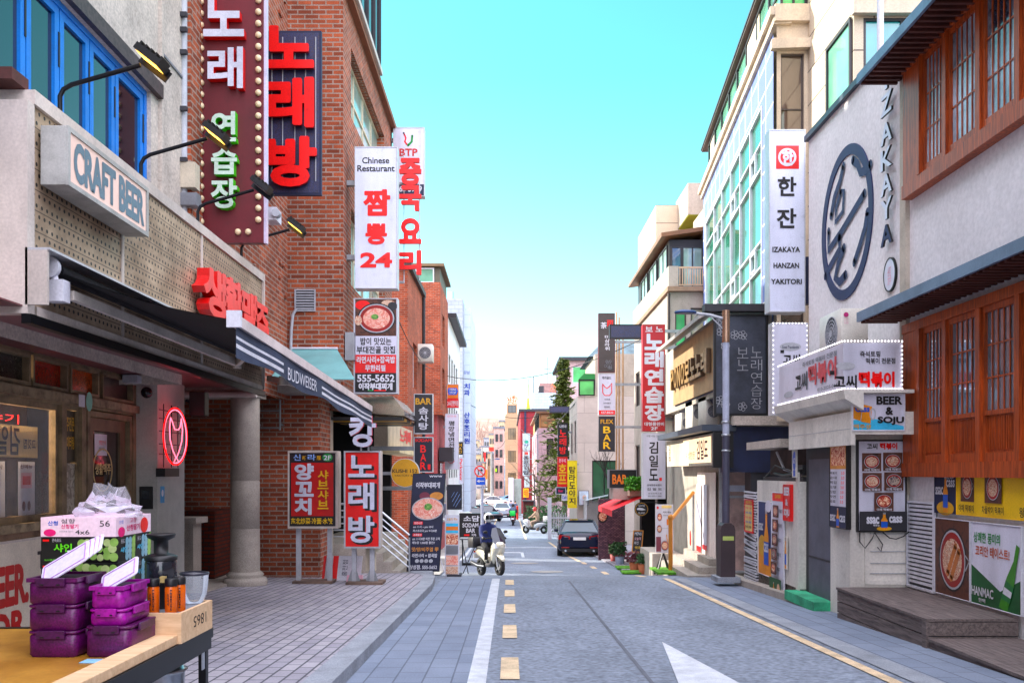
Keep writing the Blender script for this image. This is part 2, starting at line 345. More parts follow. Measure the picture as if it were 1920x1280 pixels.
# ------------------------------------------------------------------ palette
asphalt = M('asphalt', (134, 142, 154), .8, var=.09, scale=.8, bump=.5, bscale=120, fine=.22)
def wear(m, sets=None):                                                       # tyre-polished bands, oil drips and patches along the street
    t, n, l, b = nodes(m); src = b.inputs['Base Color'].links[0].from_socket; tc = n.new('ShaderNodeTexCoord')
    for sc, lo, hi, d0, d1 in sets or (((.9, .06, 1), .42, .62, .88, 1.04), ((.35, .22, 1), .30, .42, .84, 1.0), ((1.6, 1.3, 1), .24, .34, .78, 1.0)):
        mp = n.new('ShaderNodeMapping'); mp.inputs['Scale'].default_value = sc; l.new(tc.outputs['Object'], mp.inputs[0]); no = n.new('ShaderNodeTexNoise'); no.inputs['Scale'].default_value = 1.3; no.inputs['Detail'].default_value = 6; l.new(mp.outputs[0], no.inputs[0])
        mr = n.new('ShaderNodeMapRange'); mr.inputs[1].default_value = lo; mr.inputs[2].default_value = hi; mr.inputs[3].default_value = d0; mr.inputs[4].default_value = d1; l.new(no.outputs[0], mr.inputs[0])
        mx = n.new('ShaderNodeMix'); mx.data_type = 'RGBA'; mx.blend_type = 'MULTIPLY'; mx.inputs[0].default_value = 1; l.new(src, mx.inputs[6]); l.new(mr.outputs[0], mx.inputs[7]); src = mx.outputs[2]
    l.new(src, b.inputs['Base Color']); return m
wear(asphalt)
paver = brickmat('pavers', (172, 169, 174), (150, 148, 156), (84, 84, 92), turn=True, bw=.28, rh=.14, ms=.010, bump=.4, dirt=.2, var=.15)
marginpave = brickmat('margin_pavers', (132, 141, 155), (122, 131, 146), (96, 104, 118), bw=.5, rh=.25, ms=.008, bump=.3, dirt=.2, var=.15, turn=True)
kerbm = M('kerb_granite', (146, 151, 158), .8, var=.1, scale=3, bump=.2, fine=.14)
whitep = wear(M('white_paint', (206, 210, 216), .7, var=.12, scale=5, fine=.12))
yellowp = wear(M('yellow_paint', (226, 204, 172), .75, var=.16, scale=5, fine=.16))
brickA = brickmat('red_brick', (188, 106, 80), (132, 72, 56), (172, 150, 136), bw=.28, rh=.092, ms=.013, var=.4, dirt=.42)
brickB = brickmat('orange_brick', (196, 104, 78), (152, 78, 60), (176, 136, 118), var=.4, dirt=.42, bw=.22, rh=.075, ms=.008)
brickC = brickmat('dark_brick', (118, 50, 38), (88, 38, 30), (62, 46, 42))
black = M('black_paint', (13, 13, 16), .45, var=.2)
blackm = M('black_metal', (20, 21, 25), .38, metal=.4)
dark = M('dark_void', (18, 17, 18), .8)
white = M('white', (216, 216, 224), .5, var=.04, scale=2)
signwhite = M('sign_white', (216, 216, 230), .35, var=.07, scale=2.5, fine=.04, streak=.8)
cream = M('cream_plaster', (208, 194, 174), .8, var=.08, scale=1.2, bump=.15)
beige = M('beige_stone', (180, 168, 156), .8, var=.09, scale=1.1, bump=.2, bscale=80)
plaster = M('white_plaster', (236, 233, 234), .8, var=.05, scale=.8, bump=.2, bscale=90)
stone = M('grey_stone', (196, 186, 176), .8, var=.1, scale=1.5, bump=.2, fine=.14)
granite = M('granite', (176, 168, 158), .7, var=.08, scale=4, bump=.1, fine=.2)
concrete = M('concrete', (158, 156, 152), .85, var=.14, scale=1.2, bump=.25)
steel = M('steel', (190, 194, 200), .3, metal=.85, var=.06)
galv = M('galvanised', (156, 160, 164), .45, metal=.5, var=.12)
alu = M('aluminium', (206, 208, 212), .4, metal=.25, var=.05)
red = M('red', (214, 22, 30), .4, var=.06)
redl = M('red_letter', (235, 30, 40), .35, var=.05)
maroon = M('maroon', (96, 22, 32), .5, var=.1)
blue = M('blue', (30, 92, 190), .4)
navy = M('navy', (26, 34, 66), .6, var=.2)
green = M('green', (40, 140, 70), .5)
yellow = M('yellow', (236, 196, 40), .45, var=.05)
mustard = M('mustard', (206, 156, 30), .5, var=.05)
gold = M('gold', (214, 164, 60), .4)
orange = M('orange', (226, 132, 40), .5)
pink = M('pink', (240, 190, 205), .6)
teal = M('teal', (60, 170, 150), .5)
greym = M('mid_grey', (120, 122, 128), .6)
lightgrey = M('light_grey', (180, 182, 188), .6)
darkgrey = M('dark_grey', (48, 48, 54), .6, var=.14)
def mirrormat(name, rgb, metal=.6):
    m = M(name, rgb, .04, metal=metal, var=.1, scale=.6, bump=.05, bscale=3); return m
mirrorg = mirrormat('sky_mirror_glass', (150, 172, 190))
glassd = glassmat('dark_glass', .6, .04, (18, 24, 34))
glassg = glassmat('green_glass', .7, .05, (120, 190, 160))
glassb = glassmat('blue_glass', .7, .05, (70, 110, 140))
glassl = glassmat('pale_glass', .8, .06, (170, 205, 195))
greenwin = glassmat('green_film_glass', .5, .1, (70, 200, 110))
clear = clearmat('clear_glass')
woodO = woodmat('orange_wood', (108, 38, 10), (204, 90, 30), (14, 14, 1), .42)
deckw = woodmat('deck_wood', (62, 53, 53), (128, 115, 110), (14, 1, 14), .75)
palew = woodmat('pale_wood', (200, 160, 118), (226, 192, 150), (2, 14, 14), .6)
darkw = woodmat('dark_wood', (52, 30, 24), (86, 52, 40), (14, 2, 14), .6)
foodR = vormat('spicy_stew', [(120, 20, 10), (196, 60, 24), (236, 190, 150), (250, 236, 214)], 26)
foodP = vormat('pink_stew', [(214, 150, 130), (240, 190, 170), (222, 110, 90), (250, 230, 215)], 9)
foodW = vormat('noodle_bowl', [(120, 30, 14), (190, 70, 30), (236, 220, 190), (150, 50, 20), (240, 230, 205)], 40)
foodD = vormat('seafood_bowl', [(40, 34, 40), (90, 80, 90), (200, 180, 160), (60, 40, 40)], 24)
tablew = vormat('table_print', [(50, 26, 18), (96, 52, 34), (70, 36, 26)], 8)
lettuce = vormat('leaf_print', [(30, 80, 30), (90, 150, 60), (150, 190, 90)], 14)
grapes = M('grape_print', (176, 210, 130), .4, rgb2=(120, 168, 80))
grapeb = M('pale_grape_print', (180, 214, 222), .4, rgb2=(110, 160, 180))
amber = M('amber_print', (226, 150, 40), .4)
bulbm = M('warm_bulb', (235, 215, 180), .4, emit=0)
ledw = M('white_led', (255, 250, 255), emit=.9)
neonr = M('neon_red', (255, 36, 50), emit=1.3)
neonp = M('neon_pink', (255, 120, 140), emit=1.3)
litwarm = M('lit_panel', (255, 226, 190), emit=.5)
flood = M('flood_glow', (255, 190, 110), emit=2.5)
taill = M('tail_lamp', (150, 10, 16), .2, var=.1, coat=.5)
rubber = M('rubber', (24, 24, 26), .8)
leafg = M('leaf_green', (70, 120, 46), .6, rgb2=(40, 84, 26), var=.3, scale=6)
needle = M('needles', (96, 104, 50), .7, rgb2=(44, 60, 28), var=.3, scale=3)
bark = M('bark', (96, 80, 70), .9, var=.25, scale=8)
skin = M('skin', (214, 168, 140), .55)
denim = M('navy_jacket', (28, 40, 92), .8, var=.2)
blackcl = M('black_trousers', (26, 27, 32), .85)
beigecl = M('tan_coat', (176, 150, 130), .85)

GRIME = (((1.6, 1.6, .16), .28, .52, .80, 1.03), ((4, 4, 4), .26, .40, .84, 1.0))   # rain streaks and blotches, each with a shape of its own
for m_ in (cream, beige, stone, signwhite, white, red, redl, maroon, concrete, granite, kerbm, alu, woodO, brickA, brickB): wear(m_, GRIME)
# ------------------------------------------------------------------ ground, road, markings
def strip(name, x0, x1, y0, y1, lift, m, kind='structure', base=None, thick=0):
    f0 = x0 if callable(x0) else (lambda y: x0); f1 = x1 if callable(x1) else (lambda y: x1)
    ys = sorted({y0, y1, *[a for a, b in GP if y0 < a < y1], *[y0 + (y1 - y0) * i / max(1, int((y1 - y0) / 2)) for i in range(max(1, int((y1 - y0) / 2)))]})
    b = MB() if base is None else base
    for a, c in zip(ys, ys[1:]):
        b.quad([(f0(a), a, G(a) + lift), (f1(a), a, G(a) + lift), (f1(c), c, G(c) + lift), (f0(c), c, G(c) + lift)], m)
        if thick:
            b.quad([(f1(a), a, G(a) + lift - thick), (f1(c), c, G(c) + lift - thick), (f1(c), c, G(c) + lift), (f1(a), a, G(a) + lift)], m)
            b.quad([(f0(c), c, G(c) + lift - thick), (f0(a), a, G(a) + lift - thick), (f0(a), a, G(a) + lift), (f0(c), c, G(c) + lift)], m)
    if base is None: return b.build(name, kind=kind)
    return b
b = MB(); ys = [-60, -20] + [a for a, _ in GP if a >= 0]
for a, c in zip(ys, ys[1:]): b.quad([(-400, a, G(a) - .02), (400, a, G(a) - .02), (400, c, G(c) - .02), (-400, c, G(c) - .02)], concrete)
b.build('ground', kind='structure')
strip('road', -3.2, 4.8, -12, 330, 0, asphalt)
strip('paved_margin', -1.4, -.3, -12, 19, .005, marginpave)
strip('paved_margin', 3.72, 5.4, -12, 19.5, .005, marginpave)
strip('gutter_strip', 3.46, 3.72, -12, 19.3, .009, kerbm)
b = MB(); strip('', -.36, -.2, -12, 19.2, .010, whitep, base=b); strip('', -1.9, -1.78, 34, 70, .006, whitep, base=b); b.build('white_edge_line', kind='structure')
b = MB(); strip('', 3.24, 3.36, -12, 19.3, .010, yellowp, base=b); b.build('yellow_edge_line', kind='structure')
b = MB()
for y in (3.4, 5.65, 7.9, 10.4, 12.9, 15.3, 17.6): strip('', -.08, .09, y, y + 1.15, .009, yellowp, base=b)
for y in (20.6, 23.6, 26.5, 29.2, 31.8): strip('', 3.0 + (y - 20) * -.035, 3.16 + (y - 20) * -.035, y, y + 1.2, .008, yellowp, base=b)
strip('', lambda y: 2.55 - (y - 33) * .03, lambda y: 2.68 - (y - 33) * .03, 33.5, 49, .008, yellowp, base=b)
strip('', -1.3, -1.18, 52, 88, .008, yellowp, base=b); strip('', .9, 1.02, 52, 88, .008, yellowp, base=b)
b.build('yellow_dashes', kind='structure')
b = MB()
def flat(pts, m, lift=.010): b.quad([(x, y, G(y) + lift) for x, y in pts], m)
flat([(1.35, 6.9), (2.05, 6.9), (1.70, 10.1)], whitep)
flat([(.5, 36.6), (.62, 36.6), (.62, 40.2), (.5, 40.2)], whitep); flat([(-.35, 39.8), (.5, 39.8), (.5, 40.4), (-.35, 40.4)], whitep); flat([(-.35, 39.2), (-.35, 41.0), (-.9, 40.1)], whitep)
flat([(-1.2, 43.6), (2.4, 43.6), (2.4, 44.0), (-1.2, 44.0)], whitep, .012)
b.build('road_arrow_marking', kind='structure')
b = MB()
for x, y, r in ((1.15, 27.6, .5), (.55, 32.3, .5)):
    if r: b.quad([(x + r * math.cos(i * .2618), y + r * math.sin(i * .2618), G(y) + (.012) + r * math.sin(i * .2618) * (G(y + .5) - G(y - .5))) for i in range(24)], concrete)
b.build('manhole_covers', kind='structure')
b = MB()                                                         # asphalt repair seams
strip('', 1.2, 1.24, 2, 18.5, .004, M('seam', (96, 100, 108), .9), base=b); b.build('road_seam', kind='structure')
# left sidewalk with kerb
def kx(y): return -1.4 if y < 17.5 else -1.4 - (y - 17.5) ** 2 * .12
strip('sidewalk', -9, lambda y: kx(y) - .24, -12, 20.5, .12, paver)
strip('kerb', lambda y: kx(y) - .24, kx, -12, 20.5, .124, kerbm, thick=.16)
strip('side_apron', -9, lambda y: -2.0, 20.5, 330, .03, concrete)
strip('far_sidewalk', 3.5, 9, 28, 330, .05, paver, thick=.1)
strip('side_kerb', 4.42, 4.7, 13.2, 19.2, .12, granite, thick=.16)
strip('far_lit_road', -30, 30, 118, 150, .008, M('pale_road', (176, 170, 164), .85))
# ------------------------------------------------------------------ signs and posters
def draw(b, items, cv, k, w=.003, st=.0015):
    for it in items:
        t = it[0]
        if t in ('t', 'vt'):
            (u0, v0), (u1, v1) = cv(it[2], it[3]), cv(it[4], it[5]); kw = it[7] if len(it) > 7 else {}
            kw = {'bold': .02, **kw}
            (b.text if t == 't' else b.vtext)(it[1], u0, v0, u1, v1, w, it[6], **kw)
        elif t == 'r': (u0, v0), (u1, v1) = cv(it[1], it[2]), cv(it[3], it[4]); b.rect(u0, v0, u1, v1, w, it[5])
        elif t == 'p': b.quad([(*cv(*q), w) for q in it[1]], it[2])
        elif t == 'e': (u, v) = cv(it[1], it[2]); b.disc(u, v, it[3] * k[0], it[4] * k[1], w, it[5])
        elif t == 'o': (u, v) = cv(it[1], it[2]); b.ring(u, v, it[3] * k[0], it[4] * k[1], it[5] * min(k), w - .001, w + .001, it[6])
        elif t == 'l': b.stroke([cv(*q) for q in it[1]], it[2] * min(k), w, it[3])
        elif t == 'bowl':
            (u, v) = cv(it[1], it[2]); a, c = it[3] * k[0], it[4] * k[1]
            b.disc(u, v, a, c, w, black); b.disc(u, v, a * .93, c * .93, w + st, lightgrey); b.disc(u, v, a * .86, c * .86, w + 2 * st, M('broth', (150, 40, 18), .4)); b.disc(u, v, a * .7, c * .66, w + 3 * st, it[5]); w += 3 * st
        elif t == 'bottle':                                       # a printed beer bottle: x, y of its middle, half width, half height
            x, y, a, c, gl, lb = it[1:7]
            pr = [(-1, 1), (1, 1), (1, -.1), (.42, -.45), (.42, -1), (-.42, -1), (-.42, -.45), (-1, -.1)]
            b.quad([(*cv(x + a * q[0], y + c * q[1]), w) for q in pr][::-1], gl); w += st
            (u0, v0), (u1, v1) = cv(x - a, y + c * .75), cv(x + a, y + c * .05); b.rect(u0, v0, u1, v1, w, lb); w += st
            (u0, v0), (u1, v1) = cv(x - a * .42, y - c * .8), cv(x + a * .42, y - c); b.rect(u0, v0, u1, v1, w, it[7] if len(it) > 7 else steel)
        w += st
    return b
def sign(name, label, d, px, items, depth=.15, face=None, case=None, cat='sign', group=None, rim=.018, arms=(), parent=None, lift=0):
    face = face or signwhite; case = case or alu
    x0, x1, z1, z0 = U(px[0], d), U(px[2], d), V(px[1], d), V(px[3], d)
    t = thing(name, label, cat, ((x0 + x1) / 2, d, z0), group)
    b = MB().box(x0, x1, d + .004, d + depth, z0, z1, case); b.at(FC(d)).frame(x0, z0, x1, z1, rim, .0, .012, case); b.build('cabinet', t, bevel=.004)
    f = MB(FC(d)).rect(x0 + rim, z0 + rim, x1 - rim, z1 - rim, 0, face); k = (d / FPX, d / FPX)
    draw(f, items, lambda x, y: (U(x, d), V(y, d)), k, .003 * max(1, d / 20), .0015 * max(1, d / 20)); f.build('face_panel', t)
    for q, xw in arms:                                            # square brackets back to the wall at x = xw
        z = V(q, d); a = x0 if xw < x0 else x1; MB().box(min(a, xw), max(a, xw), d + depth * .3, d + depth * .7, z - .05, z + .05, galv).build('bracket', t)
    return t
def side_sign(name, label, X, y0, y1, z0, z1, items, face=None, case=None, depth=.06, right=True, cat='sign', group=None, rim=.015):
    face = face or signwhite; case = case or black; s = 1 if right else -1
    t = thing(name, label, cat, (X, (y0 + y1) / 2, z0), group); F = FR(X) if right else FL(X)
    u0, u1 = (-y1, -y0) if right else (y0, y1)
    b = MB(F).box(u0, u1, z0, z1, -depth, -.004, case).frame(u0, z0, u1, z1, rim, 0, .012, case); b.build('cabinet', t, bevel=.004)
    f = MB(F).rect(u0 + rim, z0 + rim, u1 - rim, z1 - rim, 0, face); k = ((u1 - u0) / 100, (z1 - z0) / 100)
    draw(f, items, lambda a, c: (u0 + (u1 - u0) * a / 100, z1 - (z1 - z0) * c / 100), k); f.build('face_panel', t)
    return t
def window(parent, F, u0, v0, u1, v1, cols=2, rows=1, fm=None, gm=None, t=.05, inset=.06, name='window', rowpos=None, sill=None):
    fm = fm or alu; gm = gm or glassd
    if u0 > u1: u0, u1 = u1, u0
    if v0 > v1: v0, v1 = v1, v0
    b = MB(F).frame(u0, v0, u1, v1, t, -inset, -inset + .05, fm)
    for i in range(1, cols):
        u = u0 + (u1 - u0) * i / cols; b.box(u - t * .45, u + t * .45, v0 + t, v1 - t, -inset, -inset + .04, fm)
    for j in (rowpos or [v0 + (v1 - v0) * j / rows for j in range(1, rows)]): b.box(u0 + t, u1 - t, j - t * .4, j + t * .4, -inset + .002, -inset + .038, fm)
    b.rect(u0 + t * .5, v0 + t * .5, u1 - t * .5, v1 - t * .5, -inset + .012, gm)
    if sill: b.box(u0 - .06, u1 + .06, v0 - .07, v0 - .002, -.02, .08, sill)
    return b.build(name, parent)
def block(name, label, x0, x1, y0, y1, z0, z1, wm, front=(), side=(), right=True, group=None, roofm=None, parapet=.0, depth=.12, cat='building'):
    """a building: street wall at x0 (right-hand side) or x1 (left), end wall facing the viewer at y0; front/side list the openings
    (a, z0, b, z1, cols, rows, frame, glass) with a, b world x or y"""
    t = thing(name, label, cat, ((x0 + x1) / 2, (y0 + y1) / 2, z0), group)
    b = MB(FC(y0)).wall(x0, x1, z0, z1, 0, 0) if False else MB(FC(y0))
    b.wall(x0, x1 , z0, z1, [], wm) if False else None
    b.wall(x0, z0, x1, z1, [(min(h[0], h[2]), min(h[1], h[3]), max(h[0], h[2]), max(h[1], h[3])) for h in front], wm, depth)
    X = x0 if right else x1; F = FR(X) if right else FL(X); sg = -1 if right else 1
    b.at(F).wall(-y1 if right else y0, z0, -y0 if right else y1, z1, [(min(sg * h[0], sg * h[2]), min(h[1], h[3]), max(sg * h[0], sg * h[2]), max(h[1], h[3])) for h in side], wm, depth)
    b.at(None)
    o = x1 if right else x0
    b.quad([(o, y0, z0), (o, y1, z0), (o, y1, z1), (o, y0, z1)], wm).quad([(x0, y1, z0), (x0, y1, z1), (x1, y1, z1), (x1, y1, z0)], wm).quad([(x0, y0, z1), (x1, y0, z1), (x1, y1, z1), (x0, y1, z1)], roofm or concrete)
    b.build('wall', t)
    for h in front: window(t, FC(y0), h[0], h[1], h[2], h[3], *h[4:8], inset=depth - .02)
    for h in side: window(t, F, sg * h[0], h[1], sg * h[2], h[3], *h[4:8], inset=depth - .02)
    if parapet:
        p = MB().box(x0 - .06, x1 + .06, y0 - .06, y1 + .06, z1 + .001, z1 + parapet, roofm or concrete); p.build('parapet', t)
    return t
def ac_unit(label, x0, x1, y0, y1, z0, z1, face, fanu=.5, group='air conditioner outdoor units'):
    t = thing('outdoor_unit', label, 'air conditioner', ((x0 + x1) / 2, (y0 + y1) / 2, z0), group)
    MB().bbox(x0, x1, y0, y1, z0, z1, M('unit_casing', (222, 218, 208), .5, var=.08), r=.02).build('casing', t)
    if face == 'S': F, a, b_ = FC(y0), x0, x1
    else: F, a, b_ = FR(x0), -y1, -y0
    r = min(b_ - a, z1 - z0) * .40; u = a + (b_ - a) * fanu; v = (z0 + z1) / 2
    g = MB(F).disc(u, v, r, r, .004, darkgrey).disc(u, v, r * .22, r * .22, .016, lightgrey)
    for k in (1, .8, .6, .4): g.ring(u, v, r * k, r * k, r * .05, .006, .014, lightgrey, 28)
    for k in range(16): a_ = k * math.pi / 8; g.stroke([(u + r * .2 * math.cos(a_), v + r * .2 * math.sin(a_)), (u + r * .7 * math.cos(a_ + .2), v + r * .7 * math.sin(a_ + .2)), (u + r * .98 * math.cos(a_ + .45), v + r * .98 * math.sin(a_ + .45))], r * .035, .015, lightgrey)
    g.build('fan_grille', t); return t
LEDMESH = {}
def leds(parent, pts, m=None, r=.012, name='led_light', seg_=(6, 4)):
    k = (m or ledw).name + str(r)
    if k not in LEDMESH:
        o = MB().ball((0, 0, 0), r, r, r, m or ledw, *seg_).build(name); LEDMESH[k] = o.data; bpy.data.objects.remove(o)
    for p in pts:
        o = bpy.data.objects.new(name, LEDMESH[k]); COL.objects.link(o); o.parent = parent; o.location = Vector(p) - OFF[parent.name]
def seg(a, b, n): a, b = Vector(a), Vector(b); return [a + (b - a) * (i / (n - 1)) for i in range(n)]

# ------------------------------------------------------------------ right: white izakaya house with orange timber windows
WX, BX = 5.45, 5.33
t = thing('izakaya_house', 'white plastered house with orange timber lattice windows, slatted eaves and a big round black emblem', 'building', (7, 8, -1))
top = 7.52
b = MB(FR(WX)).wall(-16.5, -1.6, 9, top, [(-12.15, 1.55, 9, 3.5), (-12.15, 5.26, 9, 7.0)], plaster, .15)
b.at(None).quad([(WX, 16.5, -1.6), (10, 16.5, -1.6), (10, 16.5, top), (WX, 16.5, top)], plaster).quad([(10, -9, -1), (10, 16.5, -1), (10, 16.5, top), (10, -9, top)], plaster).quad([(WX, -9, top), (10, -9, top), (10, 16.5, top), (WX, 16.5, top)], darkgrey)
b.quad([(WX, -9, -1), (10, -9, -1), (10, -9, top), (WX, -9, top)], plaster); b.build('wall', t)
MB().box(WX - .07, WX + .25, -9, 16.56, top + .002, top + .1, M('slate_flashing', (62, 70, 82), .5)).build('roof_flashing', t)
MB().box(WX - .06, WX + .04, 12.34, 12.52, 1.2, top - .003, M('pale_trim', (196, 186, 172), .7)).build('corner_trim', t)
def timber(z0, z1, panel):
    w = MB(FR(BX)); y = 12.28
    w.box(-12.28, 3, z0 - .08, z0 + .10, -.16, .02, woodO); w.box(-12.28, 3, z1 - .12, z1, -.16, .02, woodO); w.box(-12.28, -11.8, z0 + .10, z1 - .12, -.14, .0, woodO)
    w.box(-11.8, -11.74, z0 + .1, z1 - .12, -.14, .03, woodO)
    fr = w.build('timber_frame', t); y = 11.74
    for i in range(7):
        wd = .58 if i == 0 else .70
        s = MB(FR(BX)); u0, u1 = -y, -y + wd; a, c = z0 + .10, z1 - .12; pz = a + (.52 if panel else .0)
        s.box(u0, u0 + .055, a, c, -.09, -.02, woodO); s.box(u1 - .055, u1, a, c, -.09, -.02, woodO); s.box(u0 + .055, u1 - .055, c - .07, c, -.09, -.02, woodO); s.box(u0 + .055, u1 - .055, a, a + .10, -.09, -.02, woodO)
        if panel:
            s.box(u0 + .055, u1 - .055, a + .1, pz, -.085, -.055, woodO); s.box(u0 + .055, u1 - .055, pz, pz + .05, -.09, -.022, woodO)
            n = 16
            for k in range(n): q = u0 + .07 + (wd - .14) * k / n; s.box(q, q + .014, a + .13, pz - .02, -.055, -.044, woodO)
            lo = pz + .05
        else: lo = a + .10
        for k in range(1, 5): q = u0 + .055 + (wd - .11) * k / 5; s.box(q - .009, q + .009, lo, c - .07, -.052, -.040, woodO)
        for k in (1, 2): q = lo + (c - .07 - lo) * k / 3; s.box(u0 + .055, u1 - .055, q - .010, q + .010, -.051, -.041, woodO)
        o = s.build('sash', fr)
        MB(FR(BX)).rect(u0 + .05, lo - .01, u1 - .05, c - .06, -.054, mirrorg if panel else M('sky_reflection_pane', (190, 206, 222), .06, var=.4, scale=.9, rgb2=(44, 48, 62))).build('pane', fr)  # upper panes: sky reflection put into the pane colour
        if i < 6: MB(FR(BX)).box(u1, u1 + .10, a, c, -.13, .012, woodO).build('post', fr)
        y -= wd + .10
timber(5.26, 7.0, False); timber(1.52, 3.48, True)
eavem = M('eave_metal', (120, 138, 160), .45, metal=.3); batten = M('eave_batten', (92, 52, 44), .7, var=.2); soff = M('eave_board', (70, 50, 48), .8)
for z, nm in ((6.93, 'eave'), (3.62, 'eave')):
    e = MB().quad([(4.86, -9, z + .02), (4.86, 12.62, z + .02), (WX, 12.62, z + .02), (WX, -9, z + .02)][::-1], soff)
    e.box(4.84, 4.88, -9, 12.64, z - .03, z + .1, eavem); e.quad([(4.84, -9, z + .1), (4.84, 12.64, z + .1), (WX, 12.64, z + .3), (WX, -9, z + .3)], eavem); e.quad([(4.88, 12.62, z - .0), (WX, 12.62, z - .0), (WX, 12.62, z + .28), (4.88, 12.62, z + .09)], soff)
    yy = 12.6
    while yy > 4: e.box(4.885, BX + .05, yy - .045, yy, z - .055, z + .018, batten); yy -= .135
    e.build(nm, t)
ec = M('emblem_navy', (36, 44, 86), .6, var=.08)
e = MB(FR(WX)); cu, cv_ = -14.66, V(419, 14.68); RR = 1.23
e.ring(cu, cv_, RR * .90, RR, .165, 0, .02, ec, 56)
def ep(x, y): return (cu + (x - 817) / 95 * RR * .90, cv_ - (y - 831) / 286 * RR)
for pts, th in (([(810, 610), (798, 655), (775, 700), (762, 762)], .11), ([(845, 620), (862, 650), (872, 690), (890, 700), (905, 690)], .11), ([(800, 700), (782, 745), (778, 800), (808, 780), (812, 705), (800, 700)], .08),
                ([(752, 815), (750, 890), (800, 855), (885, 775)], .11), ([(795, 870), (795, 915), (760, 955), (738, 985)], .11), ([(812, 920), (790, 965), (778, 1015), (795, 1040), (818, 1025)], .12), ([(895, 850), (887, 900), (868, 955), (850, 1000)], .11)):
    e.stroke([ep(*q) for q in pts], th * 1.25, .022, ec)
e.build('round_emblem', t, 'black ring with brush strokes like a seal')
for ch, y in zip('IZAKAYA', (148, 195, 249, 297, 345, 392, 440)):
    d = 12.93; z = V(y, d); h = 19 * d / FPX
    m = ec if y == 440 else signwhite
    MB(FR(WX)).text(ch, -d - (.04 if ch == 'I' else .19), z - h, -d + (.04 if ch == 'I' else .19), z + h, .05, m, bold=.02, depth=.03, side=black).build('letter', t)
g = MB(FR(WX)).disc(-12.93, V(515, 12.93), .2, .24, .03, signwhite).ring(-12.93, V(515, 12.93), .205, .245, .02, 0, .035, black, 30); g.text('食事', -12.99, V(535, 12.93), -12.87, V(498, 12.93), .034, pink); g.build('oval_plaque', t)
MB().tube([(5.75, 14.05, top), (5.75, 14.05, 9.6)], .05, white, 12).build('vent_pipe', t)
# louvre and posters on the lower wall
l = MB(FR(WX)).box(-12.3, -11.55, -.02, 1.1, -.0, .02, darkgrey)
for k in range(19): l.box(-12.28, -11.57, .03 + k * .056, .03 + k * .056 + .034, .02, .05, white)
l.frame(-12.32, -.04, -11.53, 1.12, .03, .02, .06, white); l.build('louvre_vent', t)
side_sign('beer_bottle_poster', 'small black beer bottle poster above the noodle poster, left end of the yellow strip', 5.40, 10.95, 11.5, .66 + .33, .82 + .72, [('r', 0, 0, 100, 100, navy), ('e', 50, 88, 40, 16, gold), ('bottle', 52, 55, 11, 42, amber, blue), ('t', 'ssac', 6, 40, 42, 58, white), ('t', 'cass', 58, 24, 96, 40, white), ('t', 'ALL NEW', 60, 14, 92, 22, white)], case=navy, cat='poster', depth=.02, rim=.004)
def bowlposter(u, wdt): return [('r', u - wdt, 8, u + wdt, 70, tablew), ('bowl', u, 39, wdt * .8, 27, foodW), ('l', [(u + wdt * .8, 30), (u + wdt * 1.0, 36), (u + wdt * .8, 44)], 1.2, lightgrey)]
side_sign('yellow_menu_strip', 'long yellow poster strip with three bowls of stew under the LED line', 5.40, 8.4, 10.94, .99, 1.54, bowlposter(10, 6.2) + bowlposter(33, 7) + bowlposter(68, 9) + [('t', '야채 떡볶이', 4, 76, 18, 92, black), ('t', '차돌박이 떡볶이', 25, 76, 43, 92, black), ('t', '왕새우튀김 떡볶이', 55, 74, 88, 94, black)], face=yellow, case=yellow, cat='poster', depth=.02, rim=.004)
side_sign('noodle_pan_poster', 'large poster of a steel pan of sausage noodles above the wooden deck', 5.40, 10.62, 11.5, -.02, .93, [('r', 0, 0, 100, 100, tablew), ('bowl', 52, 52, 39, 41, foodW), ('l', [(40, 70), (52, 50), (62, 34)], 9, M('sausage', (196, 120, 70), .4)), ('l', [(50, 76), (62, 56), (72, 40)], 9, M('sausage')), ('l', [(90, 44), (100, 50), (90, 62)], 2.5, lightgrey)], case=white, cat='poster', depth=.02, rim=.01)
side_sign('green_beer_poster', 'green and white HANMAC beer poster with a tilted bottle above the deck', 5.40, 9.55, 10.60, -.02, .93, [('p', [(0, 52), (60, 78), (100, 60), (100, 100), (0, 100)], M('bottle_green', (22, 84, 46), .5)), ('t', '상쾌한 풍미의', 6, 12, 60, 25, green), ('t', '코리안 테이스트!', 10, 28, 78, 41, M('rust', (196, 96, 40), .5)), ('p', [(58, 96), (74, 100), (87, 68), (92, 44), (97, 24), (91, 21), (86, 40), (73, 60)], M('glass_green', (60, 130, 40), .3)), ('p', [(62.5, 85), (79.5, 89), (86, 70), (71.5, 63)], M('label_green', (20, 110, 60), .4)), ('p', [(66, 79), (81, 83), (83.5, 76), (69, 71)], white), ('t', 'HANMAC', 3, 78, 48, 89, white), ('t', '한맥', 18, 91, 32, 96, white)], case=white, cat='poster', depth=.02, rim=.01)
t2 = thing('led_line', 'string of white LED dots along the top of the yellow posters', 'lights', (5.4, 10.6, 1.6)); MB().tube(seg((5.38, 8.4, 1.6), (5.38, 12.3, 1.58), 3), .006, white).build('wire', t2); leds(t2, seg((5.365, 8.4, 1.6), (5.365, 12.3, 1.58), 46))
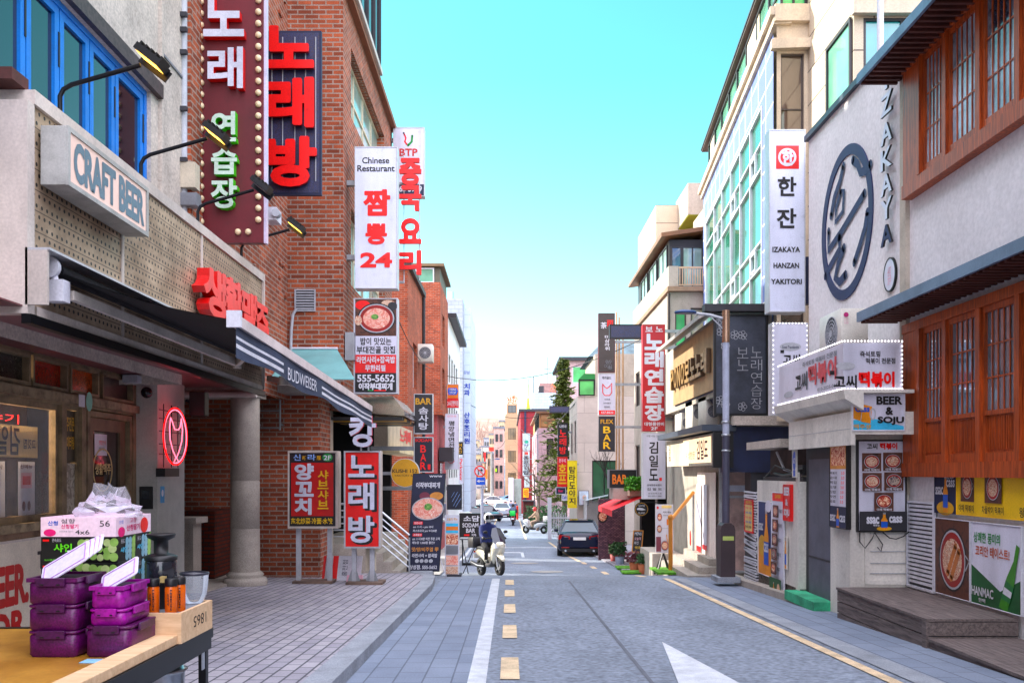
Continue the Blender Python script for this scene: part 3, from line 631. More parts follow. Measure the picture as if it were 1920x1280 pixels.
# deck
DZ = -.06
def deck(x0, x1, y0, y1, z, label):
    t = thing('wooden_deck', label, 'deck', ((x0 + x1) / 2, (y0 + y1) / 2, z), 'deck steps before the house')
    b = MB(); n = int((y1 - y0) / .14)
    for k in range(n): a = y0 + (y1 - y0) * k / n; b.box(x0 - .02, x1, a + .004, a + (y1 - y0) / n - .004, z - .028, z, deckw)
    b.build('board', t, 'weathered planks laid side by side').__setitem__('kind', 'stuff') if False else b.build('deck_boards', t)
    f = MB(); zz = z - .03
    while zz > G((y0 + y1) / 2) - .1:
        f.box(x0, x0 + .03, y0, y1, max(zz - .15, -2), zz - .006, deckw); f.box(x0 + .03, x1, y1 - .03, y1, zz - .15, zz - .006, deckw); f.box(x0 + .03, x1, y0, y0 + .03, zz - .15, zz - .006, deckw); zz -= .156
    f.box(x0 - .025, x0, y0, y0 + .1, G(y0), z - .03, deckw); f.build('skirt_boards', t); return t
deck(4.46, WX - .03, 9.65, 12.33, DZ, 'higher weathered timber deck in front of the white kiosk')
deck(4.46, WX - .03, 5.0, 9.62, DZ - .2, 'lower weathered timber deck step, nearer and to the right of the higher one')

# ------------------------------------------------------------------ white snack kiosk beside it
KX = 4.64; kio = M('kiosk_white', (226, 222, 214), .6, var=.1, scale=1.4, streak=.7)
wear(kio, GRIME)
t = thing('snack_kiosk', 'white boarded snack kiosk corner with cornice, menu boards and grey sliding door', 'kiosk', (5, 13.5, -1))
b = MB().box(KX, WX - .002, 12.36, 13.1, -.8, 2.9, kio); b.box(KX + .08, WX - .004, 13.101, 14.4, -1, 2.86, kio)
for z in (.12, .26, .42, .66, .86): b.box(KX + .28, WX - .05, 12.345, 12.359, z, z + .009, lightgrey)
b.box(KX + .2, KX + .26, 12.34, 12.358, -.02, 1.1, kio); b.box(KX + .26, WX - .05, 12.34, 12.357, -.03, .03, kio)
b.build('wall', t)
MB().box(4.5, 4.56, 11.95, 14.6, 1.86, 2.3, kio).box(4.56, 5.42, 11.95, 12.0, 2.0, 2.3, kio).box(4.497, 4.503, 11.95, 14.6, 2.07, 2.078, lightgrey).box(4.56, WX - .01, 12.0, 14.6, 2.24, 2.29, kio).build('fascia_board', t)
c = MB(); ring = [(4.62, 2.31), (4.38, 2.46), (4.36, 2.58), (4.62, 2.58)]
c.at(Matrix(((1, 0, 0, 0), (0, 0, 1, 0), (0, 1, 0, 0), (0, 0, 0, 1)))).prism(ring, 11.82, 14.95, kio); c.at(None).prism([(0, 0)] * 3, 0, 0, kio) if False else None
c.build('cornice', t); c = MB(); c.box(4.40, 5.3, 11.86, 12.0, 2.54, 2.583, kio)
c.build('cornice_return', t)
MB(FR(4.70)).box(-14.35, -13.12, -1.1, 1.9, -.03, 0, darkgrey).box(-14.2, -13.2, -.9, 1.7, 0, .01, M('door_grey', (92, 94, 106), .6)).box(-14.2, -13.2, .18, .21, .01, .016, darkgrey).box(-14.2, -13.2, -.42, -.4, .01, .016, darkgrey).build('sliding_door', t)
# fascia sign: two lit faces
t = thing('kiosk_roof_sign', 'white two-faced corner sign of the snack kiosk with red and black lettering, LED edged', 'sign', (4.8, 13, 2.6))
z0, z1 = 2.59, 3.21
b = MB().add([(4.42, 12.0, z0), (5.2, 12.0, z0), (5.2, 12.2, z0), (4.62, 12.2, z0), (4.62, 14.85, z0), (4.42, 14.85, z0), (4.42, 12.0, z1), (5.2, 12.0, z1), (5.2, 12.2, z1), (4.62, 12.2, z1), (4.62, 14.85, z1), (4.42, 14.85, z1)],
    [(0, 5, 4, 3, 2, 1), (6, 7, 8, 9, 10, 11), (0, 1, 7, 6), (1, 2, 8, 7), (2, 3, 9, 8), (3, 4, 10, 9), (4, 5, 11, 10), (5, 0, 6, 11)], signwhite); b.build('cabinet', t)
f = MB(FC(11.995)); cvf = lambda x, y: (U(x, 12), V(y, 12))
draw(f, [('e', 1585, 686, 18, 7, lightgrey), ('t', '즉석토핑', 1612, 658, 1650, 669, black), ('t', '떡볶이 전문점', 1623, 671, 1678, 682, black), ('t', '고씨', 1563, 703, 1606, 728, black, {'bold': .03}), ('t', '떡볶이', 1610, 697, 1676, 725, redl, {'bold': .05}), ('r', 1555, 695, 1564, 703, black)], cvf, (12 / FPX,) * 2); f.build('front_face', t)
f = MB(FR(4.415)); cvs = lambda a, c: (-14.85 + 2.85 * a / 100, z1 - (z1 - z0) * c / 100)
draw(f, [('t', '즉석토핑 떡볶이 전문점', 42, 10, 92, 22, greym), ('e', 18, 78, 8, 8, lightgrey), ('t', '고씨', 30, 34, 50, 78, darkgrey, {'bold': .03}), ('t', '떡볶이', 52, 24, 92, 72, M('faded_red', (206, 84, 92), .5), {'bold': .05}), ('t', '010-2025-0647', 66, 82, 96, 90, greym)], cvs, (.0285, .0062)); f.build('street_face', t)
leds(t, seg((4.43, 11.98, z1 + .01), (5.19, 11.98, z1 + .01), 18) + seg((4.43, 11.98, z0 - .0), (5.19, 11.98, z0 - .0), 18) + seg((5.19, 11.98, z0), (5.19, 11.98, z1), 12) + seg((4.4, 12, z1 + .01), (4.4, 14.85, z1 + .01), 34) + seg((4.4, 12, z0), (4.4, 14.85, z0), 34))
sign('beer_and_soju_sign', 'light sign reading BEER & SOJU with two beer mugs under the kiosk roof sign', 12.0 - .06, (1597, 738, 1697, 808), [('p', [(1599, 806), (1696, 806), (1696, 799), (1640, 785), (1599, 787)], M('sky_print', (90, 190, 230), .5)), ('p', [(1601, 754), (1617, 757), (1613, 789), (1599, 784)], amber), ('p', [(1618, 758), (1635, 762), (1632, 794), (1614, 790)], amber), ('o', 1636, 776, 6, 11, 2.4, lightgrey), ('t', 'Cass', 1603, 760, 1630, 772, blue, {'bold': .04}), ('t', 'BEER', 1643, 743, 1691, 758, black, {'bold': .04}), ('t', '&', 1660, 763, 1674, 777, black, {'bold': .04}), ('t', 'SOJU', 1645, 781, 1694, 796, black, {'bold': .04}), ('t', '맥주생', 1600, 795, 1632, 804, gold)], depth=.05, case=white)
sign('menu_light_box', 'black-framed menu light box with five stew pictures over a beer bottle strip', 12.3, (1607, 824, 1700, 997), [('t', '고씨', 1625, 831, 1645, 842, black, {'bold': .03}), ('t', '떡볶이', 1650, 830, 1682, 842, redl, {'bold': .05})] + [q for x, y, f_ in ((1634, 866, foodW), (1673, 865, foodW), (1634, 903, foodW), (1674, 902, foodD), (1655, 940, foodR)) for q in (('r', x - 18, y - 17, x + 18, y + 17, tablew), ('bowl', x, y - 1, 15.5, 13.5, f_), ('t', '야채 떡볶이', x - 14, y + 12, x + 14, y + 17, white))] + [('r', 1609, 958, 1698, 994, M('charcoal_print', (40, 40, 46), .5)), ('e', 1655, 990, 14, 4, gold), ('bottle', 1655, 976, 6, 16, amber, blue), ('t', 'ssac', 1622, 968, 1645, 981, white, {'bold': .05}), ('t', 'cass', 1664, 967, 1688, 979, white, {'bold': .05}), ('t', '맥주는', 1634, 982, 1646, 986, white)], depth=.05, case=black, cat='menu board', rim=.022)
side_sign('side_menu_board', 'narrow black-framed menu board on the kiosk side with a stew picture over a price list', 4.58, 12.3, 12.95, .72, 1.9, [('r', 0, 0, 100, 30, M('tan_print', (214, 150, 90), .6)), ('r', 8, 4, 92, 26, foodR), ('r', 0, 74, 100, 100, navy), ('bottle', 50, 88, 8, 12, amber, blue), ('t', 'ssac', 6, 84, 38, 92, white), ('t', 'cass', 62, 84, 94, 92, white)] + [q for i, s in enumerate(('떡볶이', '순대', '튀김', '오뎅', '김밥', '라면', '음료')) for q in (('t', s, 8, 33 + i * 5.6, 48, 36.5 + i * 5.6, darkgrey), ('t', '3.0', 74, 33 + i * 5.6, 92, 36.5 + i * 5.6, redl))], case=black, cat='menu board')
ac_unit('cream outdoor unit with a big fan grille standing on the kiosk roof sign', 4.75, 5.15, 13.0, 13.9, 3.23, 3.85, 'E', .6)
b = MB(FC(12.99)).text('LG', U(1583, 13), V(607, 13), U(1590, 13), V(596, 13), .002, pink); b.disc(U(1586, 13), V(590, 13), .035, .035, .002, M('magenta', (190, 60, 120), .5)); [o for o in COL.objects if o.name == 'outdoor_unit'][0]; b.build('maker_badge', [o for o in COL.objects if o.name == 'outdoor_unit'][0])
t = thing('wall_lamp', 'small grey floodlight on an arm under the lower slatted eave', 'lamp', (5.4, 12.55, 3.1)); MB().tube([(5.45, 12.6, 3.15), (5.2, 12.5, 3.15)], .02, greym).box(5.05, 5.25, 12.4, 12.5, 3.1, 3.2, lightgrey).build('lamp_body', t)
t = thing('cable_loop', 'loose black cable hanging under the menu light box', 'cable', (4.9, 12.3, .4)); b = MB()
pp = [(1612, 998), (1612, 1015), (1622, 1027), (1635, 1010), (1640, 998), (1655, 1020), (1652, 1033), (1645, 1025)]; b.tube([(U(x, 12.28), 12.28, V(y, 12.28)) for x, y in pp], .008, black, 6); b.tube([(U(x, 12.28), 12.28, V(y, 12.28)) for x, y in ((1655, 997), (1668, 1008), (1680, 1010), (1694, 1005), (1712, 990))], .008, black, 6); b.build('wire', t)

# annex with bottle poster
AX = 4.62
t = thing('kiosk_annex', 'white boarded annex with bottle picture, striped lattice end and pipes on top', 'kiosk', (5.2, 16, -1))
MB().box(AX, WX, 14.42, 16.9, G(15.6) + .25, 1.35, kio).box(AX + .02, WX, 14.43, 16.88, G(15.6) - .2, G(15.6) + .25, vormat('rubble', [(40, 36, 34), (110, 104, 98), (70, 64, 60)], 9, .9, bump=.6)).box(AX - .02, AX, 14.42, 14.56, -.7, 1.5, kio).build('wall', t)
m = MB().box(4.7, 5.4, 14.5, 16.8, 1.352, 1.42, darkgrey).tube([(4.7, 14.6, 1.5), (4.72, 15.6, 1.44), (4.8, 16.6, 1.5)], .03, black).tube([(4.66, 15.8, 1.85), (4.7, 15.5, 1.55), (4.75, 14.7, 1.46)], .022, lightgrey).box(4.75, 5.35, 15.0, 16.5, 1.45, 1.9, M('rust_box', (64, 50, 48), .8, var=.3)).box(4.72, 5.4, 14.6, 15.0, 1.45, 1.62, darkgrey).tube([(4.68, 16.6, 1.4), (4.66, 15.9, 1.62), (4.7, 15.2, 1.52), (4.7, 14.5, 1.56)], .014, black)
m.build('roof_pipes', t); MB().box(4.5, 5.4, 15.1, 17.2, 1.92, 2.06, stone).build('cornice', t)
la = MB().box(AX - .0, AX + .04, 16.92, 17.75, G(17), 1.0, darkgrey).box(AX, 5.2, 16.93, 16.96, G(17), 1.0, darkgrey)
random.seed(3)
for k in range(34):
    z = G(17) + .06 + k * .052; q = random.uniform(-.02, .02) + (.07 if 8 < k < 20 and k % 3 else 0)
    la.bar((AX - .02, 16.92, z), (AX - .02, 17.75, z + q), .02, .03, white); la.bar((AX - .01, 16.91, z + q), (AX + .36, 16.91, z - q), .02, .03, white)
la.build('striped_lattice', t)
side_sign('cass_bottle_poster', 'tall blue and amber beer bottle poster on the white annex wall', AX - .03, 15.85, 16.7, -.35, .98, [('r', 0, 0, 100, 100, M('night_blue', (20, 40, 96), .5)), ('r', 0, 62, 100, 100, amber), ('e', 30, 60, 28, 14, gold), ('bottle', 62, 52, 17, 44, amber, blue), ('t', 'ssac', 8, 30, 40, 40, white), ('t', 'cass', 46, 56, 80, 68, white), ('e', 80, 6, 22, 8, signwhite)], case=white, cat='poster', depth=.02)
side_sign('stew_strip_menu', 'tall white strip menu with five stew pictures and a red heading on the annex', AX - .03, 15.15, 15.83, -.72, 1.16, [('r', 0, 0, 100, 8, redl), ('t', '고씨 떡볶이', 25, 2, 75, 6, yellow)] + [q for i in range(5) for q in (('r', 8, 12 + i * 13, 56, 23 + i * 13, tablew), ('bowl', 32, 17.5 + i * 13, 21, 4.7, (foodW, foodR, foodW, foodD, foodR)[i]), ('t', '떡볶이', 64, 15 + i * 13, 92, 19 + i * 13, darkgrey))] + [('r', 0, 78, 100, 92, M('bottle_green')), ('e', 78, 88, 13, 6, M('face_print', (226, 186, 160), .6)), ('r', 60, 92, 100, 100, black), ('bottle', 40, 88, 6, 6, amber, white)], case=white, cat='menu board', depth=.02)
side_sign('small_soju_sign', 'narrow red sign reading BEER & SOJU above the bottle cut-out on the annex', AX - .05, 14.75, 15.12, .7, 1.3, [('t', 'BEER', 8, 8, 92, 30, white, {'bold': .04}), ('t', '&', 30, 40, 70, 58, white), ('t', 'SOJU', 8, 68, 92, 90, white, {'bold': .04})], face=red, case=red)
side_sign('bottle_cutout', 'thin bottle-shaped board hanging on the white annex wall', AX - .03, 14.98, 15.12, -.1, .42, [('bottle', 50, 50, 40, 49, amber, blue)], face=kio, case=kio, cat='sign', depth=.01, rim=.003)
side_sign('blue_security_plate', 'blue eight-sided ADT security plate on the white post beside the grey door', AX - .05, 14.44, 14.62, 1.42, 1.86, [('e', 50, 40, 48, 38, white), ('e', 50, 40, 44, 35, blue), ('r', 22, 74, 78, 96, blue), ('t', 'ADT', 22, 30, 78, 50, white, {'bold': .03})], face=kio, case=kio, depth=.02, rim=.003)
side_sign('red_notice', 'red and cream printed notice on the striped lattice', AX - .05, 17.0, 17.6, .35, .98, [('r', 6, 16, 94, 94, M('cream_print', (240, 214, 150), .6)), ('t', '세트메뉴', 12, 3, 88, 13, yellow)] + [('t', s, 14, 22 + i * 14, 86, 29 + i * 14, c) for i, (s, c) in enumerate((('떡볶이 세트', redl), ('순대 세트', blue), ('튀김 세트', redl), ('김밥 세트', blue), ('음료 포함', darkgrey)))], face=red, case=red, cat='poster', depth=.01)
b = MB(); b.box(4.4, 4.9, 13.1, 14.5, G(13.8) + .02, G(13.8) + .16, M('green_mat', (80, 170, 130), .9, var=.25, bump=.5)); tag(b.build('green_door_mat'), 'green artificial turf step in front of the grey kiosk door', 'mat')

# ------------------------------------------------------------------ tall izakaya light box, small kiosk sign
sign('izakaya_light_box', 'tall pale vertical light box reading IZAKAYA HANZAN YAKITORI with a red seal', 17.0, (1442, 243, 1510, 585), [('r', 1455, 273, 1498, 317, red), ('o', 1476, 295, 17, 17, 4, signwhite), ('t', '한', 1467, 282, 1487, 310, signwhite, {'bold': .05}), ('t', '한', 1458, 332, 1493, 368, black, {'bold': .03}), ('t', '잔', 1456, 391, 1493, 428, black, {'bold': .03}), ('t', 'IZAKAYA', 1448, 463, 1500, 473, black, {'bold': .03}), ('t', 'HANZAN', 1450, 493, 1498, 503, black, {'bold': .03}), ('t', 'YAKITORI', 1445, 523, 1503, 533, black, {'bold': .03})], depth=.3, face=M('lavender_white', (226, 230, 246), .35, var=.03), arms=((490, 5.75), (555, 5.75)))
b = MB().box(5.56, 5.85, 17.05, 17.25, V(568, 17), V(480, 17), navy); tag(b.build('sign_mount_box'), 'dark blue mounting box between the tall light box and the white wall', 'bracket')
sign('kiosk_flag_sign', 'pale vertical light box with brush lettering and LED edge beside the kiosk', 15.8, (1447, 605, 1515, 778), [('e', 1482, 650, 20, 8, lightgrey), ('t', 'Gossi Tteokbokki', 1466, 648, 1498, 653, navy), ('r', 1463, 656, 1470, 662, black), ('t', '고씨', 1468, 664, 1500, 682, black, {'bold': .03}), ('vt', '떡볶이', 1466, 688, 1500, 772, redl, {'bold': .05})], depth=.22)
t = [o for o in COL.objects if o.name == 'kiosk_flag_sign'][0]
leds(t, [(U(x, 15.75), 15.75, V(y, 15.75)) for x, y in [(1450 + i * 6, 607) for i in range(11)] + [(1450, 612 + i * 9) for i in range(19)] + [(1513, 612 + i * 9) for i in range(10)]])

# ------------------------------------------------------------------ lamp post with base cabinet
PX, PY = 4.18, 17.5; g = G(PY) + .1
t = thing('street_lamp', 'grey street lamp post with a rounded brown cabinet at its foot and one curved arm', 'street lamp', (PX, PY, g))
MB().tube([(PX, PY, g), (PX, PY, 2.2)], [.075, .07], M('post_dark', (70, 70, 86), .5), 14).tube([(PX, PY, 2.2), (PX, PY, 4.0)], .066, M('post_pale', (176, 182, 200), .5), 14).tube([(PX, PY, 4.0), (PX, PY, 4.62)], .072, M('post_chrome', (180, 150, 130), .25, metal=.8), 14).build('pole', t)
cab = M('cabinet_brown', (58, 46, 50), .55); c = MB(Fr((PX, PY - .17, 0), (1, 0, 0), (0, 0, 1)))
c.prism([(-.14, g + .08), (.14, g + .08), (.14, g + .98), (.12, g + 1.06), (.06, g + 1.11), (-.06, g + 1.11), (-.12, g + 1.06), (-.14, g + .98)], -.36, 0, cab); c.rect(-.1, g + .78, .11, g + .86, .004, M('lime_label', (180, 196, 120), .6)); c.build('base_cabinet', t)
MB().box(PX - .22, PX + .22, PY - .26, PY + .3, g - .02, g + .08, kerbm).build('plinth', t)
MB().tube([(PX, PY, 4.45), (PX - .3, PY, 4.53), (PX - .62, PY, 4.57)], .028, lightgrey).tube([(PX, PY, 4.2), (PX - .15, PY, 4.36), (PX - .3, PY, 4.5)], .015, lightgrey).build('arm', t)
h = MB().ball((0, 0, 0), .22, .13, .055, M('lamp_blue', (40, 66, 110), .4), 16, 8); h.v = [Vector((p.x + PX - .78, p.y + PY, max(p.z, -.02) + 4.58)) for p in h.v]; h.build('lamp_head', t)
for z in (1.9, 2.2, 2.45): MB().lathe([(.072, 0), (.085, .005), (.085, .03), (.072, .035)], (PX, PY, z), steel, 14).build('clamp_band', t)
# ------------------------------------------------------------------ left: pub house with perforated fascia, blue windows, awning
def perfmat():
    m = bpy.data.materials.new('perforated_metal'); t, n, l, b = nodes(m)
    tc = n.new('ShaderNodeTexCoord'); sx = n.new('ShaderNodeSeparateXYZ'); l.new(tc.outputs['UV'], sx.inputs[0])
    def mth(op, a, c=None):
        q = n.new('ShaderNodeMath'); q.operation = op
        for i, x in enumerate((a, c)):
            if x is None: continue
            if isinstance(x, (int, float)): q.inputs[i].default_value = x
            else: l.new(x, q.inputs[i])
        return q.outputs[0]
    row = mth('FLOOR', mth('DIVIDE', sx.outputs[1], .085)); sh = mth('MULTIPLY', mth('MODULO', row, 2), .5)
    u = mth('SUBTRACT', mth('FRACT', mth('ADD', mth('DIVIDE', sx.outputs[0], .085), sh)), .5); v = mth('SUBTRACT', mth('FRACT', mth('DIVIDE', sx.outputs[1], .085)), .5)
    d = mth('SQRT', mth('ADD', mth('MULTIPLY', u, u), mth('MULTIPLY', v, v))); hole = mth('LESS_THAN', d, .2)
    seam = mth('LESS_THAN', mth('ABSOLUTE', mth('SUBTRACT', mth('FRACT', mth('DIVIDE', sx.outputs[1], .17)), .5)), .03)
    dk = mth('MAXIMUM', hole, mth('MULTIPLY', seam, .7))
    no = n.new('ShaderNodeTexNoise'); no.inputs['Scale'].default_value = 1.3; no.inputs['Detail'].default_value = 9; no.inputs['Roughness'].default_value = .72; l.new(tc.outputs['UV'], no.inputs[0])
    cr = n.new('ShaderNodeValToRGB'); l.new(no.outputs[0], cr.inputs[0])
    cr.color_ramp.elements[0].position = .36; cr.color_ramp.elements[0].color = (*[lin(x) for x in (132, 108, 84)], 1); cr.color_ramp.elements[1].position = .62; cr.color_ramp.elements[1].color = (*[lin(x) for x in (196, 172, 144)], 1)
    mx = n.new('ShaderNodeMix'); mx.data_type = 'RGBA'; l.new(dk, mx.inputs[0]); l.new(cr.outputs[0], mx.inputs[6]); mx.inputs[7].default_value = (.02, .018, .018, 1); l.new(mx.outputs[2], b.inputs['Base Color'])
    b.inputs['Roughness'].default_value = .5; b.inputs['Metallic'].default_value = .15; return m
perf = perfmat()
bluef = M('blue_frame', (40, 120, 200), .4, var=.1)
agedm = M('aged_frame', (138, 120, 96), .6, var=.3, scale=3)
rustcap = M('rust_cap', (84, 48, 44), .7, var=.4)
trimw = M('trim_white', (206, 196, 188), .5, var=.14, scale=2, streak=.6)
t = thing('pub_house', 'stone-clad pub house with blue window frames, perforated fascia and old shop front under its overhang', 'building', (-7, 5, -.3))
UX = -4.5
b = MB(FL(UX)).wall(-16, 2.7, 12.45, 17.5, [(3.2, 4.3, 11.38, 6.27), (-10, 8.5, 3, 10.5), (4.5, 8.5, 11, 10.5), (4.5, 12, 11, 14)], stone, .16)
b.at(None).quad([(UX, 12.45, 2.7), (-14, 12.45, 2.7), (-14, 12.45, 17.5), (UX, 12.45, 17.5)], stone).quad([(UX, -16, 17.5), (UX, 12.45, 17.5), (-14, 12.45, 17.5), (-14, -16, 17.5)], concrete).quad([(-14, -16, -1), (-14, 16, -1), (-14, 16, 17.5), (-14, -16, 17.5)], concrete).quad([(UX, -16, -1), (-14, -16, -1), (-14, -16, 17.5), (UX, -16, 17.5)], stone)
for yy in (11.62, 12.1): b.box(UX, UX + .012, yy, yy + .02, 4.6, 17, greym) if False else None
b.build('wall', t)
MB().box(UX - .001, UX + .07, 3.1, 11.62, 6.275, 6.45, M('dark_granite', (70, 58, 58), .5, var=.3, scale=20)).build('window_lintel', t)
MB().box(UX, UX + .05, 11.62, 11.68, 4.6, 17, stone).box(UX, UX + .02, 11.72, 12.44, 6.9, 6.93, greym).box(UX, UX + .02, 11.72, 12.44, 9.6, 9.63, greym).build('wall_joint', t)
for a, c in ((8.5, 10.5), (12, 14)): window(t, FL(UX), 4.5, a, 11, c, 4, 2, bluef, glassb, t=.08, inset=.13)
w = MB(FL(UX)); w.frame(3.2, 4.3, 11.38, 6.27, .07, -.15, -.05, bluef); fr = w.build('blue_window_frame', t)
ed = [11.31, 10.5, 9.86, 9.2, 8.56, 7.9, 7.2, 6.5]
for a, c in zip(ed[1:], ed):
    s = MB(FL(UX)); s.frame(a + .01, 4.37, c - .01, 6.20, .085, -.13, -.065, bluef).box(c - .03, c - .005, 5.6, 5.95, -.065, -.055, black); o = s.build('sash', fr)
    MB(FL(UX)).rect(a + .08, 4.44, c - .08, 6.13, -.1, glassd).build('pane', fr)
# fascia
FX = -3.9
MB().box(FX - .05, FX, 7.42, 14.28, 2.84, 4.5, perf).build('perforated_panel', t)
f = MB().box(FX - .5, FX + .03, 7.4, 14.3, 4.503, 4.62, trimw).box(-4.32, FX + .02, 7.3, 7.41, 2.78, 4.5, trimw).box(FX - .03, FX + .035, 14.285, 14.34, 2.8, 4.62, trimw).box(FX, FX + .02, 7.45, 14.28, 2.78, 2.86, trimw)
for yy in (9.1, 11.45): f.box(FX, FX + .015, yy, yy + .05, 2.87, 4.5, trimw)
f.box(-4.5, FX - .06, 7.6, 14.28, 2.85, 4.49, darkgrey); f.build('fascia_frame', t)
MB().box(-4.6, -4.33, 7.25, 7.38, 2.78, 4.55, M('plum_louvre', (70, 48, 66), .6)).box(-4.62, FX - .05, 7.2, 7.45, 4.625, 4.72, rustcap).build('fascia_end', t)
so_ = M('soffit_paint', (120, 70, 74), .32, var=.2, scale=1.2)
MB().box(-5.4, FX - .02, -2, 14.3, 2.835, 2.848, so_).build('soffit', t); MB().box(FX - .03, FX + .05, 7.3, 14.32, 2.7, 2.776, blackm).build('soffit_rail', t)
# shop front
SX = -5.3
wl = MB(FL(SX)).wall(2, -.6, 12.9, 2.834, [(3, .95, 10.75, 2.3), (10.86, .95, 11.25, 2.3), (11.36, -.25, 12.78, 2.3), (3.4, 2.46, 12.78, 2.8)], agedm, .15); wl.box(3, 12.85, 2.33, 2.43, 0, .06, M('aged_beam', (150, 134, 110), .7, var=.25, scale=6, rgb2=(90, 76, 60))).box(3, 10.8, .86, .95, 0, .10, M('aged_beam')); wl.rect(3, -.2, 10.8, .85, .012, M('aged_board', (150, 124, 104), .7, rgb2=(96, 78, 66), scale=4))
wl.build('shop_front', t)
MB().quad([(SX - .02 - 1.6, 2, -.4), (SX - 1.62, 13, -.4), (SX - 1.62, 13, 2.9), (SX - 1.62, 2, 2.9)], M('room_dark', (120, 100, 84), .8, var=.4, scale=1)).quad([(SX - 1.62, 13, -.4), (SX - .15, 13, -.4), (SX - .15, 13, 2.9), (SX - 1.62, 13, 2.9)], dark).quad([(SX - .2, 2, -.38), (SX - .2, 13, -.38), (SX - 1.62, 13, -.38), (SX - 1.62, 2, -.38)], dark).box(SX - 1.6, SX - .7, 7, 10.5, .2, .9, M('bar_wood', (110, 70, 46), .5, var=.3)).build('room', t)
lb = thing('pub_lamp', 'small warm lamp glowing inside the pub window', 'lamp', (SX - .9, 10.0, 2.18)); MB().ball((SX - .9, 10.0, 2.18), .05, .05, .05, flood, 10, 8).build('bulb', lb); MB().tube([(SX - .9, 10, 2.23), (SX - .9, 10, 2.83)], .008, black, 6).build('cord', lb)
pl_ = bpy.data.lights.new('pub_lamp_light', 'POINT'); pl_.energy = 45; pl_.color = (1, .72, .42); pl_.shadow_soft_size = .08; po = bpy.data.objects.new('pub_lamp_light', pl_); COL.objects.link(po); po.location = (SX - .9, 9.85, 2.05)
pn = MB(FL(SX)).frame(6.5, .95, 10.74, 2.3, .07, -.12, -.04, M('aged_frame')).box(8.5, 8.57, 1.0, 2.25, -.12, -.05, M('aged_frame')); fr = pn.build('shop_window', t); MB(FL(SX)).rect(6.55, 1, 10.7, 2.26, -.08, clear).build('pane', fr)
sl = MB(FL(SX)).frame(10.87, .95, 11.24, 2.3, .04, -.12, -.04, M('aged_frame')); sl.rect(10.9, 1.62, 11.2, 2.25, -.07, vormat('old_poster', [(30, 24, 18), (70, 56, 36), (40, 34, 28)], 12)); sl.text('맥주전문', 10.92, 2.0, 11.18, 2.18, -.066, gold, bold=.03); sl.text('케이터링', 10.92, 1.78, 11.18, 1.94, -.066, gold, bold=.03); sl.rect(10.9, .98, 11.2, 1.61, -.07, vormat('paper_wrap', [(90, 80, 70), (196, 186, 168), (120, 110, 96), (170, 160, 150)], 9)); sl.build('sidelight', t)
dr = MB(FL(SX)).frame(11.4, -.25, 12.74, 2.28, .07, -.12, .0, M('aged_frame')).frame(11.5, -.2, 12.62, 2.2, .16, -.10, -.05, M('door_brown', (110, 92, 72), .5, var=.2)); door = dr.build('door', t)
MB(FL(SX)).rect(11.64, -.04, 12.46, 2.05, -.08, M('door_glass', (54, 48, 44), .08, spec=.6)).build('pane', door)
lg = MB(FL(SX)).ring(11.95, 1.53, .285, .285, .02, -.06, -.055, M('gold_line', (214, 190, 140), .5), 40); lg.text('생활맥주', 11.72, 1.47, 12.18, 1.62, -.055, M('gold_line'), bold=.02); lg.rect(11.72, 1.72, 12.08, 2.0, -.062, signwhite); lg.text('영업안내', 11.84, 1.86, 12.04, 1.92, -.058, redl); lg.text('월-일', 11.84, 1.78, 12.0, 1.83, -.058, teal); lg.build('door_logo', door)
MB(FL(SX)).bar((11.6, 1.0, 0), (11.6, 1.3, 0), .03, .03, blackm).bar((11.7, .5, -.04), (11.74, 1.12, .03), .03, .05, palew).box(12.05, 12.35, .95, 1.2, -.05, -.03, black).build('handle', door)
tg = {0: vormat('smoked_glass', [(20, 18, 16), (70, 64, 54), (26, 24, 22), (110, 104, 90)], 30, .2), 1: vormat('red_glass', [(70, 8, 6), (190, 40, 16), (30, 8, 6), (230, 90, 40)], 34, .2), 2: vormat('ember_glass', [(90, 20, 6), (220, 84, 24), (60, 14, 6), (240, 130, 60)], 34, .2), 3: vormat('slat_glass', [(50, 36, 34), (80, 60, 56)], 4, .4)}
for i, (a, c, k) in enumerate(((8.9, 9.95, 0), (10.12, 10.8, 1), (10.98, 11.62, 2), (11.84, 12.7, 3))):
    o = MB(FL(SX)).frame(a - .06, 2.46, c + .06, 2.8, .035, -.1, .02, M('aged_frame')).rect(a - .03, 2.49, c + .03, 2.77, -.06, tg[k]).build('transom', t)
MB().box(SX - .2, -5.0, 12.88, 13.95, -.75, 2.834, M('pier_grey', (186, 184, 178), .8, var=.08)).build('pier', t)
def posterboard(name, label, y0, y1, z0, z1, items, X=SX - .12, **k): return side_sign(name, label, X, y0, y1, z0, z1, items, right=False, depth=.004, rim=.002, **k)
posterboard('window_menu', 'white paper menu with a red pan picture standing inside the pub window, left one', 9.2, 9.75, .98, 1.62, [('t', '신메뉴 출시', 12, 6, 88, 14, maroon), ('t', '가마솥 통닭', 20, 20, 80, 26, darkgrey), ('e', 50, 45, 22, 12, redl), ('e', 50, 80, 20, 11, M('tan_print'))], cat='poster', group='paper menus in the pub window')
posterboard('window_menu', 'white paper menu with a pink picture standing inside the pub window, right one', 9.98, 10.36, 1.0, 1.62, [('t', '신메뉴', 16, 5, 84, 13, maroon), ('r', 20, 20, 80, 48, pink), ('r', 28, 26, 72, 42, redl), ('e', 34, 80, 9, 9, maroon), ('e', 62, 80, 9, 9, maroon)], cat='poster', group='paper menus in the pub window')
